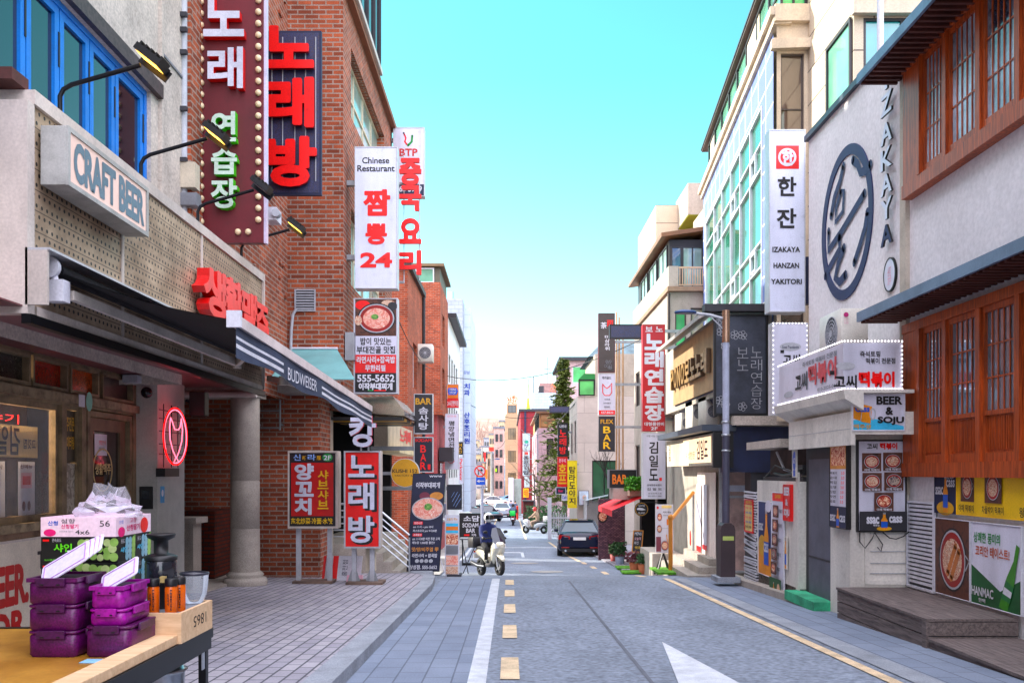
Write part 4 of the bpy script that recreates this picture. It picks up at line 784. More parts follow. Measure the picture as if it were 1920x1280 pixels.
posterboard('window_sign_reflection', 'painted reflection of a sign, mirrored brush lettering on cream behind the pub window', 8.7, 10.42, 1.66, 2.02, [('t', '김일도', 38, 4, 78, 92, black, {'mirror': True}), ('t', '고깃집', 82, 40, 97, 72, darkgrey, {'mirror': True})], face=M('reflection_cream', (232, 208, 160), .6), cat='banner')  # reflection of the sign opposite, painted mirrored on a cream sheet behind the glass
o = MB(FL(SX - .1)).text('이야기', 9.0, 2.03, 9.98, 2.13, 0, neonr, bold=-.01); tag(o.build('neon_lettering'), 'small glowing red lettering above the painted sign reflection inside the pub window', 'neon sign')
ob = MB(FL(SX + .03)).rect(7.6, -.32, 10.95, .78, 0, M('board_cream', (226, 216, 200), .6, var=.08)).frame(7.6, -.32, 10.95, .78, .025, -.02, .012, trimw); ob.text('BEER.', 9.1, .09, 9.93, .51, .004, M('deep_red', (190, 28, 26), .5), bold=.04).text('FOR', 9.02, -.29, 9.86, .03, .004, M('deep_red'), bold=.04).text('TALK', 10.12, .42, 10.75, .62, .004, black, bold=.03)
tag(ob.build('slogan_board'), 'cream board with big red words BEER. FOR below the pub window', 'sign')
# craft beer light box
t2 = thing('craft_beer_light_box', 'grey cabinet light box with CRAFT BEER in blue grey letters on perforated fascia', 'sign', (-3.75, 8.3, 3.87))
MB().box(-3.87, -3.66, 7.48, 9.15, 3.87, 4.36, M('cabinet_grey', (176, 176, 172), .5, var=.16, scale=3)).build('cabinet', t2, bevel=.006)
f = MB(FL(-3.65)).rect(7.53, 3.91, 9.10, 4.32, 0, M('warm_panel', (232, 204, 192), .5, emit=.06)).frame(7.48, 3.87, 9.15, 4.36, .04, -.01, .012, M('cabinet_grey')); f.text('CRAFT BEER', 7.6, 3.95, 9.05, 4.28, .004, M('slate_letter', (104, 124, 136), .5), bold=.04); f.build('face_panel', t2)
# gooseneck floodlights
for i, (yb, lab) in enumerate(((7.87, 'nearest of four lit gooseneck floodlights, above the end of the light box'), (9.6, 'second lit gooseneck floodlight, between the light box and the maroon sign'), (11.35, 'third gooseneck floodlight, in front of the maroon bulb sign'), (13.2, 'farthest gooseneck floodlight, in front of the brick wall'))):
    t2 = thing('gooseneck_floodlight', lab, 'lamp', (-3.9, yb, 4.62), 'gooseneck floodlights on the fascia')
    MB().tube([(-3.9, yb, 4.5), (-3.9, yb, 4.76), (-3.87, yb, 4.82), (-3.8, yb, 4.86), (-3.2, yb, 5.03)], .02, blackm, 10).build('arm', t2)
    hd = MB(Matrix.Translation((-3.12, yb, 5.06)) @ Matrix.Rotation(R(38), 4, 'Y'))
    hd.box(-.13, .13, -.11, .11, -.0, .06, black); 
    for k in range(5): hd.box(-.12 + k * .055, -.105 + k * .055, -.09, .09, .06, .09, black)
    hd.frame(-.13, -.11, .13, .11, .02, -.03, .0, black) if False else hd.box(-.15, .15, .11, .125, -.05, .05, black); hd.build('housing', t2)
    hd = MB(Matrix.Translation((-3.12, yb, 5.06)) @ Matrix.Rotation(R(38), 4, 'Y')); hd.quad([(-.11, -.09, -.004), (-.11, .09, -.004), (.11, .09, -.004), (.11, -.09, -.004)], flood if i != 2 else greym); hd.build('lamp_glass', t2)
# red channel letters on the fascia
t2 = thing('red_channel_letters', 'deep red three-dimensional letters 생활맥주 standing on the perforated fascia', 'sign', (-3.85, 12.5, 3.4))
for ch, a, c, z0, z1 in (('생', 11.0, 11.85, 3.46, 4.06), ('활', 11.8, 12.6, 3.5, 4.08), ('맥', 12.55, 13.3, 3.5, 4.06), ('주', 13.2, 13.95, 3.42, 4.0)): MB(FL(-3.86)).text(ch, a, z0, c, z1, 0, redl, bold=.05, depth=.16, side=red).build('letter', t2)
# awning
t2 = thing('folding_awning', 'black folding-arm awning with white striped valance stretched out from pub fascia', 'awning', (-3.1, 11, 2.6))
fab = M('awning_fabric', (13, 12, 20), .9, var=.2, scale=20)
AY0, AY1 = 7.6, 15.0; N = 14
fb = MB(); g2 = []
for j in range(N + 1):
    y = AY0 + (AY1 - AY0) * j / N
    for i in range(7):
        q = i / 6; fx = -2.3 + .0 * j; zf = 2.78 - .22 * j / N
        g2.append((-3.84 + (fx + 3.84) * q, y + q * .05, 3.2 + (zf - 3.2) * q - .05 * math.sin(math.pi * q)))
fb.add(g2, [(j * 7 + i, j * 7 + i + 1, (j + 1) * 7 + i + 1, (j + 1) * 7 + i) for j in range(N) for i in range(6)], fab, True)
fb.add([(x, y, z - .006) for x, y, z in g2], [(j * 7 + i, (j + 1) * 7 + i, (j + 1) * 7 + i + 1, j * 7 + i + 1) for j in range(N) for i in range(6)], fab, True); fb.build('fabric', t2)
MB().tube([(-3.82, AY0 + .05, 3.2), (-3.82, 14.2, 3.2)], .06, fab, 14).build('roller', t2); MB().box(-3.9, -3.7, AY0 - .3, 14.2, 3.29, 3.31, alu).box(-3.9, -3.72, AY0 - .3, AY0 - .27, 2.85, 3.29, trimw).build('hood', t2)
MB().lathe([(.09, 0), (.09, .05), (.05, .08)], (-3.82, AY0 - .1, 3.2), white, 18, 'y').box(-3.85, -3.7, AY0 - .08, AY0 + .04, 2.92, 3.1, white).tube([(-3.8, AY0 - .05, 3.2), (-3.78, AY0 - .05, 3.08), (-3.76, AY0, 2.98)], .03, white).build('end_bracket', t2)
fbm = M('front_bar_white', (214, 200, 198), .45)
MB().bar((-2.3, AY0, 2.77), (-2.3, AY1, 2.55), .07, .09, fbm).build('front_bar', t2); MB().box(-2.36, -2.24, AY0 - .04, AY0, 2.71, 2.85, white).build('end_cap', t2)
def arm(a, e, f_, nm='arm'):
    MB().bar(a, e, .05, .08, M('arm_grey', (206, 198, 190), .5)).bar(e, f_, .045, .07, M('arm_grey')).lathe([(.05, -.06), (.05, .06)], e, M('arm_grey'), 12).build(nm, t2)
arm((-3.72, AY0 + .1, 3.0), (-3.3, 11.0, 2.82), (-2.34, 8.6, 2.76)); arm((-3.72, 14.0, 2.95), (-3.1, 12.4, 2.75), (-2.34, 14.4, 2.56))
vl = MB(); vm = M('valance_blue', (52, 60, 82), .8, var=.15)
def vz(y): return 2.73 - .22 * (y - AY0) / (AY1 - AY0)
ys = [AY0 + (AY1 - AY0) * i / 24 for i in range(25)]
def vd(y): return .27 - .05 * math.sin((y - AY0) * 1.3) ** 2
def vx(y): return -2.285 + .01 * math.sin(y * 3)
for a, c in zip(ys, ys[1:]):
    vl.quad([(vx(a), a, vz(a) - vd(a)), (vx(c), c, vz(c) - vd(c)), (vx(c), c, vz(c)), (vx(a), a, vz(a))], vm)
    if not 9.1 < (a + c) / 2 < 10.9:
        for o1, o2 in ((.085, .11), (.15, .185)): vl.quad([(vx(a) + .003, a, vz(a) - o2), (vx(c) + .003, c, vz(c) - o2), (vx(c) + .003, c, vz(c) - o1), (vx(a) + .003, a, vz(a) - o1)], white)
vl.at(FL(-2.27)).text('BUDWEISER', 9.3, vz(10) - .21, 10.7, vz(10) - .08, 0, white, bold=.0); vl.build('valance', t2)
# neon sign, speaker, small fittings
t2 = thing('neon_chicken_sign', 'round red neon sign with a chicken outline on a black wire frame', 'neon sign', (-4.9, 13.15, 1.6))
nc, nz = 13.15, V(818, 13.15)
def el(rx, ry, n=40, a0=0, a1=360): return [(-4.84, nc + rx * math.cos(R(a0 + (a1 - a0) * i / n)), nz + ry * math.sin(R(a0 + (a1 - a0) * i / n))) for i in range(n + 1)]
MB().tube(el(.46, .41, 48, -20, 345), .011, neonr, 6).tube(el(.44, .385, 48, -100, 210), .008, neonp, 6).build('ring_tube', t2)
ck = [(-.22, .26), (-.26, .12), (-.24, -.05), (-.14, -.2), (-.02, -.3), (.02, -.3), (.12, -.2), (.22, -.06), (.25, .1), (.2, .27), (.16, .15), (.08, .1), (-.06, .1), (-.15, .2), (-.22, .26)]
MB().tube([(-4.83, nc + a, nz + c) for a, c in ck], .008, neonp, 6).tube([(-4.83, nc + a, nz + c) for a, c in ((-.08, -.36), (0, -.3), (.08, -.36))], .007, neonp, 6).build('chicken_tube', t2)
fm_ = MB()
for z in (.36, .24, .06, -.12, -.26): fm_.tube([(-4.9, nc - .45, nz + z), (-4.9, nc + .45, nz + z)], .008, blackm, 6)
for a in (-.3, 0, .25): fm_.tube([(-4.9, nc + a, nz - .45), (-4.9, nc + a, nz + .45)], .008, blackm, 6)
fm_.box(-4.99, -4.86, nc - .35, nc + .2, nz - .58, nz - .46, black); fm_.build('wire_frame', t2)
nl = bpy.data.lights.new('neon_glow', 'POINT'); nl.energy = 13; nl.color = (1, .08, .09); nl.shadow_soft_size = .25; no_ = bpy.data.objects.new('neon_glow', nl); COL.objects.link(no_); no_.location = (-4.4, nc - .1, nz + .98)
t2 = thing('wall_speaker', 'small black loudspeaker on a bracket beside the neon sign', 'speaker', (-4.75, 13.9, 2.3)); MB().box(-4.86, -4.62, 13.75, 13.95, 2.36, 2.72, black).build('cabinet', t2, bevel=.012); MB().tube([(-4.95, 13.9, 2.6), (-4.85, 13.88, 2.56)], .025, blackm).build('bracket', t2)
t2 = thing('card_reader', 'black wall card reader beside the pub door', 'card reader', (-5.1, 12.86, .9)); MB().box(-5.24, -5.06, 12.84, 12.878, .98, 1.3, black).box(-5.2, -5.1, 12.833, 12.84, 1.12, 1.24, M('screen_grey', (46, 50, 56), .2)).build('housing', t2)
tag(MB().rect(0, 0, 1, 1, 0, blue).build('x'), 'x', 'x') if False else None
o = MB(FL(-4.997)).rect(12.98, 1.06, 13.14, 1.3, 0, M('sticker_blue', (60, 150, 200), .4)); o.disc(13.06, 1.2, .04, .05, .002, white); tag(o.build('blue_sticker'), 'small blue sticker on the pale pier below the neon sign', 'sticker')
o = MB(FL(SX + .065)).disc(11.3, 2.38, .085, .12, 0, M('mint_sticker', (110, 200, 180), .4)).rect(11.02, 2.3, 11.18, 2.45, .002, white); tag(o.build('round_sticker'), 'mint green round sticker on the beam above the pub door', 'sticker')
t2 = thing('security_camera', 'small white dome camera under the overhang above the pub door', 'camera', (-5.1, 12.7, 2.6)); MB().box(-5.25, -5.05, 12.3, 12.7, 2.72, 2.82, lightgrey).build('mount', t2); MB().ball((-5.1, 12.75, 2.62), .08, .08, .08, M('dome_dark', (20, 20, 26), .1)).build('dome', t2)

# ------------------------------------------------------------------ maroon bulb sign and red karaoke sign
d = 13.0
t2 = thing('bulb_edged_sign', 'tall maroon sign with white and green raised letters and round bulbs down both edges', 'sign', (U(432, d), d, V(455, d)))
MB().box(U(371, d), U(494, d), d + .004, d + .13, V(455, d), V(-260, d), maroon).box(U(494, d), U(499, d), d + .02, d + .12, V(455, d), V(-260, d), M('side_lilac', (210, 200, 220), .4)).build('cabinet', t2)
for ch, y0, y1, x0, x1, sm in (('노', -8, 76, 386, 462, red), ('래', 95, 172, 394, 460, red), ('연', 215, 271, 401, 447, M('sign_green', (90, 200, 70), .4)), ('습', 278, 332, 401, 449, M('sign_green')), ('장', 340, 395, 400, 449, M('sign_green'))): MB(FC(d)).text(ch, U(x0, d), V(y1, d), U(x1, d), V(y0, d), .0, M('letter_grey', (200, 200, 212), .4) if sm is red else M('letter_mint', (196, 216, 200), .4), bold=.03, depth=.12, side=sm).build('letter', t2)
leds(t2, [(U(378, d), d - .02, V(11 + 21.6 * k, d)) for k in range(20)] + [(U(485, d), d - .02, V(8 + 21.6 * k, d)) for k in range(20)] + [(U(x, d), d - .02, V(441, d)) for x in (447, 466)], bulbm, .044, 'bulb', (14, 8))
d = 15.2
t2 = thing('red_karaoke_sign', 'dark blue mesh panel with three big deep red letters 노래방 on the brick wall', 'sign', (U(550, d), d, V(365, d)))
mesh = vormat('led_mesh', [(14, 14, 30), (60, 66, 110), (20, 20, 44), (110, 90, 90)], 60, .4)
MB().box(U(500, d), U(602, d), d + .02, d + .1, V(365, d), V(57, d), navy).build('cabinet', t2); pm = MB(FC(d)).rect(U(504, d), V(361, d), U(598, d), V(61, d), -.012, mesh)
for x in (510, 530, 553, 573, 592): pm.box(U(x, d) - .006, U(x, d) + .006, V(340, d), V(70, d), -.01, .01, lightgrey)
pm.build('mesh_panel', t2)
for ch, x0, y0, x1, y1 in (('노', 499, 56, 590, 132), ('래', 504, 152, 590, 242), ('방', 504, 262, 595, 352)): MB(FC(d)).text(ch, U(x0, d), V(y1, d), U(x1, d), V(y0, d), .02, redl, bold=.04, depth=.10, side=M('red_side', (150, 14, 20), .4)).build('letter', t2)
t2 = thing('bullet_camera', 'white bullet security camera at the foot of the maroon sign', 'camera', (U(510, 13.4), 13.4, V(400, 13.4))); d = 13.4; MB().box(U(496, d), U(518, d), d, d + .3, V(412, d), V(388, d), white).lathe([(.06, 0), (.06, .12)], (U(518, d), d - .05, V(400, d)), lightgrey, 14, 'y').build('housing', t2)
# gutter and boxes at the joint with the brick building
t2 = thing('wall_pipes', 'pale downpipe with meter boxes on the joint beside the maroon sign', 'pipes', (-4.4, 12.55, 4.6))
MB().tube([(-4.49, 12.5, 4.6), (-4.49, 12.5, 12)], .05, lightgrey, 10).box(-4.58, -4.3, 12.4, 12.6, V(355, 12.5), V(308, 12.5), M('meter_box', (196, 186, 168), .6)).box(-4.5, -4.28, 12.4, 12.6, V(388, 12.5), V(365, 12.5), greym).build('pipe', t2)
for y in (30, 58, 100, 205, 300): MB().box(-4.56, -4.41, 12.38, 12.44, V(y + 8, 12.5), V(y, 12.5), darkgrey).build('clip', t2)

# ------------------------------------------------------------------ karaoke brick building
t = thing('karaoke_brick_building', 'tall red brick building with big street windows and stepped corner behind the Chinese restaurant sign', 'building', (-5, 20, -.8))
b = MB(FL(-4.4)).wall(12.52, 2.9, 18.0, 16, [], brickA)
b.at(FC(18.0)).wall(-4.4, 3.05, -3.3, 16, [], brickA).wall(-9, -1.2, -3.75, 3.05, [], brickA)
zt = 11.05
b.at(FL(-3.3)).wall(18.0, 3.05, 25.5, zt, [(18.9, 8.9, 23.9, 10.35), (18.9, 5.4, 24, 7.0)], brickA, .25)
b.at(FL(-3.75)).wall(18.0, -1.2, 19.0, 3.05, [], brickA)
b.at(None).quad([(-4.4, 12.52, 2.9), (-9, 12.52, 2.9), (-9, 12.52, 16), (-4.4, 12.52, 16)], brickA).quad([(-3.3, 25.5, -1.6), (-9, 25.5, -1.6), (-9, 25.5, zt), (-3.3, 25.5, zt)], brickA).quad([(-3.3, 18, zt), (-3.3, 25.5, zt), (-9, 25.5, zt), (-9, 18, zt)], concrete).quad([(-9, 12.5, -1), (-9, 25.5, -1), (-9, 25.5, 16), (-9, 12.5, 16)], concrete).quad([(-4.4, 12.5, 16), (-4.4, 18.0, 16), (-9, 18, 16), (-9, 12.5, 16)], concrete).quad([(-4.4, 18, zt), (-4.4, 18, 16), (-9, 18, 16), (-9, 18, zt)], brickA).quad([(-3.75, 18, 3.05), (-3.3, 18, 3.05), (-3.3, 25.5, 3.05), (-3.75, 25.5, 3.05)], concrete)
random.seed(5)
for k in range(70):                                                # headers standing proud in the street-side brickwork
    y = 14.2 + random.random() * 3.6; z = 4.9 + .144 * random.randint(0, 70); b.box(-4.4, -4.36, y, y + .1, z, z + .06, brickA)
b.build('wall', t)
for z0, z1 in ((8.9, 10.35), (5.4, 7.0)): window(t, FL(-3.3), 18.9, z0, 24, z1, 4, 2, cream, glassl, t=.07, inset=.2)
MB().box(-3.6, -3.16, 17.9, 25.55, zt + .002, zt + .14, M('roof_trim', (130, 84, 62), .7)).box(-3.25, -3.1, 17.9, 22.2, zt + .142, zt + .26, trimw).build('roof_trim', t)
g_ = MB(FL(-3.12)); g_.box(18.1, 22.1, zt + .26, zt + .34, -.1, 0, darkgrey).box(18.1, 22.1, zt + 2.3, zt + 2.38, -.1, 0, darkgrey)
for y in (18.1, 19.1, 20.1, 21.1, 22.02): g_.box(y, y + .08, zt + .34, zt + 2.3, -.1, 0, darkgrey)
g_.rect(18.1, zt + .3, 22.1, zt + 2.3, -.05, glassd); g_.build('roof_glazing', t)
d = 18.0
v = MB(FC(d - .003)).rect(U(555, d), V(582, d), U(590, d), V(545, d), .003, dark)
for k in range(7): v.box(U(556, d), U(589, d), V(580 - k * 5, d), V(577.5 - k * 5, d), .004, .03, lightgrey)
v.frame(U(553, d), V(584, d), U(592, d), V(543, d), .025, 0, .04, lightgrey); v.build('vent_grille', t)
MB().tube([(U(x, 17.93), 17.93, V(y, 17.93)) for x, y in ((556, 578), (549, 590), (546, 620), (545, 660))], .03, lightgrey, 10).build('downpipe', t)
# lintel band, ladder, column, porch
MB().box(-6.2, -3.3, 17.2, 17.98, V(735, 17.2), V(716, 17.2), concrete).box(-6.5, -4.45, 15.9, 16.6, 2.83, 2.98, granite).build('lintel_band', t)
MB().tube([(-6.4, 15.85, 2.86), (-4.42, 15.85, 2.86)], .06, trimw, 12).build('edge_tube', t)
t2 = thing('wall_ladder', 'short galvanised ladder frame fixed to the brick wall behind the column', 'ladder', (U(503, 17.8), 17.8, 1.8)); d = 17.85; l = MB()
for x in (482, 525): l.tube([(U(x, d), d, V(806, d)), (U(x, d), d, V(735, d))], .022, galv, 8)
for y in (738, 770, 802): l.tube([(U(482, d), d, V(y, d)), (U(525, d), d, V(y, d))], .018, galv, 8)
for x, y in ((484, 796), (528, 796)): l.tube([(U(x, d), d, V(y, d)), (U(x, d), 18, V(y, d))], .02, galv, 8)
l.build('rails', t2)
pz = G(16.2) + .12
t2 = thing('granite_column', 'round grey granite column with moulded base under the porch', 'column', (-4.72, 16.2, pz))
MB().lathe([(.26, .22), (.255, 1.0), (.254, 1.005), (.248, 1.008), (.254, 1.012), (.255, 1.85), (.248, 1.86), (.255, 1.87), (.252, 3.38)], (-4.72, 16.2, pz), granite, 32).build('shaft', t2)
MB().lathe([(.38, 0), (.39, .07), (.37, .13), (.30, .15), (.33, .19), (.30, .22), (.27, .25)], (-4.72, 16.2, pz), granite, 32).build('base', t2)
MB().box(-6.5, -4.95, 12.2, 18, G(15), pz + .06, granite).build('porch_slab').__setitem__('kind', 'structure')
t2 = thing('granite_post', 'low granite post with cap beside the pub pier', 'post', (-5.2, 15.6, pz)); MB().box(-5.75, -5.3, 15.2, 15.6, pz - .2, pz + 1.15, granite).build('post', t2); MB().box(-5.85, -5.22, 15.1, 15.7, pz + 1.152, pz + 1.25, granite).build('cap', t2); MB().box(-6.0, -5.4, 16.6, 17.9, pz, pz + 1.3, brickC).build('low_wall', t2)
# canopies
t2 = thing('teal_canopy', 'tilted translucent teal sheet canopy on the brick wall', 'canopy', (-3.6, 17.3, 3.3)); sh = M('teal_sheet', (120, 170, 170), .3, var=.08)
MB().add([(-4.35, 17.98, 3.92), (-3.42, 17.98, 3.92), (-2.78, 16.3, 3.16), (-4.3, 16.3, 3.16), (-4.35, 17.98, 3.94), (-3.42, 17.98, 3.94), (-2.78, 16.3, 3.18), (-4.3, 16.3, 3.18)], [(0, 1, 2, 3), (4, 7, 6, 5), (3, 2, 6, 7), (1, 5, 6, 2), (0, 3, 7, 4)], sh).build('sheet', t2); MB().tube([(-4.35, 17.95, 3.95), (-3.4, 17.95, 3.95)], .025, white).build('rail', t2)
t2 = thing('steel_entrance_canopy', 'polished steel box canopy with slatted underside over the stair entrance', 'canopy', (-3, 20.4, 2.8)); chrome = M('polished_steel', (200, 190, 176), .12, metal=1, var=.25, scale=.8)
c = MB(Matrix(((1, 0, 0, 0), (0, 0, 1, 0), (0, 1, 0, 0), (0, 0, 0, 1)))); c.prism([(-3.9, 2.8), (-2.2, 2.68), (-2.2, 2.78), (-2.45, 3.1), (-3.9, 3.02)], 19.0, 21.8, chrome); c.build('box', t2)
c = MB()
for k in range(12): c.box(-3.85, -2.25, 19.05 + k * .23, 19.2 + k * .23, 2.6, 2.66, gold if k in (2, 3, 7) else black)  # gold reflections of the dark underside put into the slat colours
c.build('slats', t2)
# ------------------------------------------------------------------ left: hanging signs along the brick fronts
lav = wear(M('lavender_white', (206, 209, 230), .35, var=.03), GRIME)
sign('chinese_restaurant_sign', 'tall white light box reading Chinese Restaurant over red brush lettering 짬뽕 24', 18.3, (665, 275, 745, 541), [('t', 'Chinese', 679, 295, 730, 307, black), ('t', 'Restaurant', 670, 310, 740, 322, black), ('t', '짬', 682, 356, 731, 404, redl, {'bold': .04}), ('t', '뽕', 686, 420, 725, 458, redl, {'bold': .04}), ('t', '24', 676, 474, 735, 501, redl, {'bold': .04})], face=lav, depth=.3, arms=((340, -3.3), (480, -3.3)))
sign('stew_house_sign', 'stew bowl photo sign over white, red and black bands with phone number 555-5652', 18.3, (663, 559, 746, 738), [('r', 666, 561, 743, 630, tablew), ('e', 680, 572, 14, 9, redl), ('e', 728, 570, 13, 8, foodW), ('e', 736, 574, 9, 8, darkgrey), ('bowl', 706, 597, 36, 29, foodP), ('e', 703, 594, 7, 5, lettuce), ('e', 672, 601, 7, 9, foodW), ('r', 666, 630, 743, 665, signwhite), ('r', 666, 665, 743, 699, red), ('r', 666, 699, 743, 735, black), ('t', '밥이 맛있는', 676, 633, 734, 647, black), ('t', '부대전골 맛집', 669, 649, 741, 663, black), ('t', '라면사리+잡곡밥', 669, 668, 741, 681, white, {'bold': .03}), ('t', '무한리필', 685, 684, 723, 696, white, {'bold': .03}), ('t', '555-5652', 670, 702, 740, 716, white, {'bold': .03}), ('t', '이작부대찌개', 673, 718, 736, 731, white, {'bold': .04}), ('r', 690, 731, 700, 733, green), ('r', 702, 731, 724, 733, redl)], depth=.22, arms=((650, -3.3),))
MB().box(-3.28, -3.1, 18.1, 18.28, V(676, 18.2), V(624, 18.2), galv).build('junction_box', [o for o in COL.objects if o.name == 'stew_house_sign'][0])
d = 20.2
t = thing('red_sign_letters', 'red three-dimensional letters 중국요리 stacked on thin rods beside the white Chinese restaurant sign', 'sign', (U(772, d), d, V(518, d)))
for ch, a, c in (('중', 300, 349), ('국', 351, 397), ('요', 412, 458), ('리', 472, 516)): MB(FC(d)).text(ch, U(750, d), V(c, d), U(790, d), V(a, d), 0, redl, bold=.04, depth=.10, side=M('deep_red', (190, 28, 26), .5)).build('letter', t)
MB().tube([(U(757, d), d + .05, V(530, d)), (U(757, d), d + .05, V(290, d))], .012, white, 6).tube([(U(786, d), d + .05, V(525, d)), (U(786, d), d + .05, V(340, d))], .012, white, 6).box(-3.3, U(757, d), d + .03, d + .07, V(530, d), V(526, d), galv).box(-3.3, U(757, d), d + .03, d + .07, V(345, d), V(341, d), galv).build('rod_frame', t)
sign('clinic_sign', 'white BTP clinic sign with red and green leaf mark behind the red stacked letters', 25.2, (737, 239, 796, 368), [('l', [(758, 252), (761, 259), (759, 266), (763, 271)], 3, redl), ('l', [(765, 273), (772, 266), (773, 255)], 4, green), ('e', 757, 250, 1.8, 1.8, black), ('t', 'BTP', 749, 279, 783, 293, M('deep_red')), ('r', 738, 346, 795, 367, navy), ('t', '565 5999', 742, 349, 791, 360, white)], depth=.3, arms=((260, -3.3), (350, -3.3)))
d = 21.5
sign('cotton_candy_bar_sign', 'dark BAR 솜사탕 light box with gold and white letters', d, (776, 738, 812, 813), [('t', 'BAR', 779, 746, 809, 758, gold, {'bold': .03}), ('vt', '솜사탕', 785, 762, 803, 806, white)], face=M('charcoal_print', (40, 40, 46), .5), depth=.2, arms=((776, -3.3),))
sign('sodam_bar_sign', 'black SODAM BAR light box with red letters below the cotton candy bar sign', d, (776, 819, 812, 885), [('t', 'SODAM', 778, 822, 809, 828, redl), ('vt', 'BAR', 788, 833, 799, 881, redl), ('r', 802, 870, 807, 880, redl)], face=M('night_print', (24, 26, 44), .5), depth=.2, arms=((840, -3.3),))
d = 20.4
t = thing('round_yakitori_sign', 'round mustard yellow KUSHI yakitori disc sign above the stair railing', 'sign', (U(760, d), d, V(914, d))); r = 27 * d / FPX
MB().lathe([(r, -.04), (r, .08)], (U(760, d), d, V(886, d)), alu, 40, 'y').build('rim', t)
f = MB(FC(d - .045)).disc(U(760, d), V(886, d), r * .96, r * .96, 0, mustard, 40); f.text('KUSHI 152', U(736, d), V(886, d), U(783, d), V(879, d), .004, black, bold=.02).text('YAKITORY BAR', U(740, d), V(893, d), U(781, d), V(889, d), .004, black); f.build('face_panel', t)
MB().box(-3.6, U(760, d), d + .085, d + .13, V(890, d), V(884, d), galv).build('bracket', t)
# pavement stand signs
d = 16.5; gz = G(d) + .12
t = thing('skewer_stand_sign', 'black and red 신라 양꼬치 stand sign with white and gold lettering on two legs', 'sign', (U(586, d), d, gz), 'sign boxes on legs by the brick wall')
MB().box(U(540, d), U(634, d), d + .004, d + .28, V(990, d), V(845, d), trimw).build('cabinet', t, bevel=.008)
f = MB(FC(d)).rect(U(543, d), V(986, d), U(629, d), V(849, d), .0, M('sign_black', (30, 26, 30), .4)).frame(U(540, d), V(990, d), U(634, d), V(845, d), .025, .0, .02, trimw)
draw(f, [('r', 546, 867, 625, 967, M('sign_red', (186, 30, 24), .4)), ('e', 614, 857, 9.5, 7.5, green), ('t', '2F', 607, 853, 621, 862, white), ('t', '신', 550, 851, 564, 863, M('sky_letter', (150, 180, 235), .4)), ('t', '라', 577, 851, 592, 863, M('sky_letter')), ('t', '新', 567, 854, 574, 862, gold), ('t', '羅', 594, 854, 602, 862, gold), ('t', '양', 553, 869, 588, 899, signwhite, {'bold': .04}), ('t', '꼬', 553, 903, 588, 930, signwhite, {'bold': .04}), ('t', '치', 553, 934, 584, 964, signwhite, {'bold': .04}), ('vt', '샤브샤브', 596, 880, 616, 955, M('gold_letter', (232, 184, 50), .4), {'bold': .03}), ('t', '东北炒菜·冷面·水饺', 546, 970, 624, 982, yellow)], lambda x, y: (U(x, d), V(y, d)), (d / FPX,) * 2); f.build('face_panel', t)
for x in (557, 616): MB().box(U(x - 4, d), U(x + 4, d), d + .08, d + .18, gz, V(990, d), lightgrey).build('leg', t)
MB().box(U(550, d), U(624, d), d - .1, d + .35, gz, gz + .05, M('rusty_steel', (110, 92, 82), .7, var=.3)).build('base', t)
d = 16.3; gz = G(d) + .12
t = thing('karaoke_stand_sign', 'bright red 노래방 stand sign topped by an outlined syllable on two legs', 'sign', (U(680, d), d, gz), 'sign boxes on legs by the brick wall')
MB().box(U(645, d), U(713, d), d + .004, d + .3, V(1027, d), V(845, d), trimw).build('cabinet', t, bevel=.008)
f = MB(FC(d)).rect(U(648, d), V(1024, d), U(710, d), V(848, d), 0, M('bright_red', (216, 30, 28), .35)).frame(U(645, d), V(1027, d), U(713, d), V(845, d), .022, 0, .02, lightgrey)
for ch, y0, y1 in (('노', 853, 894), ('래', 904, 955), ('방', 966, 1017)):
    f.text(ch, U(656, d), V(y1 + 3, d), U(706, d), V(y0 + 3, d), .004, black, bold=.045).text(ch, U(653, d), V(y1, d), U(702, d), V(y0, d), .012, M('letter_pale', (206, 208, 224), .4), bold=.03)
f.build('face_panel', t)
MB(FC(d)).text('캉', U(656, d), V(838, d), U(706, d), V(779, d), .0, M('letter_pale'), bold=.03, depth=.1, side=M('letter_pink', (226, 70, 110), .4)).box(U(676, d), U(679, d), V(846, d), V(836, d), .02, .04, galv).box(U(690, d), U(693, d), V(846, d), V(836, d), .02, .04, galv).build('top_letter', t)
for x in (662, 696):
    MB().box(U(x - 4, d), U(x + 4, d), d + .08, d + .18, gz, V(1027, d), lightgrey).build('leg', t); MB().add([(U(x - 12, d), d + .1, gz + .05), (U(x + 12, d), d + .1, gz + .05), (U(x + 3, d), d + .1, gz + .3), (U(x - 3, d), d + .1, gz + .3)], [(0, 1, 2, 3)], galv).build('gusset', t)
MB().box(U(650, d), U(718, d), d - .12, d + .4, gz, gz + .05, M('rusty_steel')).build('base', t); MB().box(U(682, d), U(700, d), d + .2, d + .35, V(1072, d), V(1030, d), M('meter_box', (196, 186, 168), .6)).build('switch_box', t)
t = thing('leaning_panel', 'white panel with a red stripe leaning behind the legs of the stand signs', 'sign', (U(640, 17), 17, gz)); T = Fr((U(605, 17), 16.9, gz + .0), (1, 0, 0), (.08, .12, 1))
p_ = MB(T).box(0, .72, 0, .46, -.03, 0, white).rect(.0, 0, .05, .46, .004, redl).rect(.18, 0, .28, .46, .004, redl).text('홍천점', .36, .08, .46, .38, .004, navy, rot=90); p_.build('panel', t); MB(T).box(.5, .78, -.02, .1, .06, .2, pink).build('paper', t)
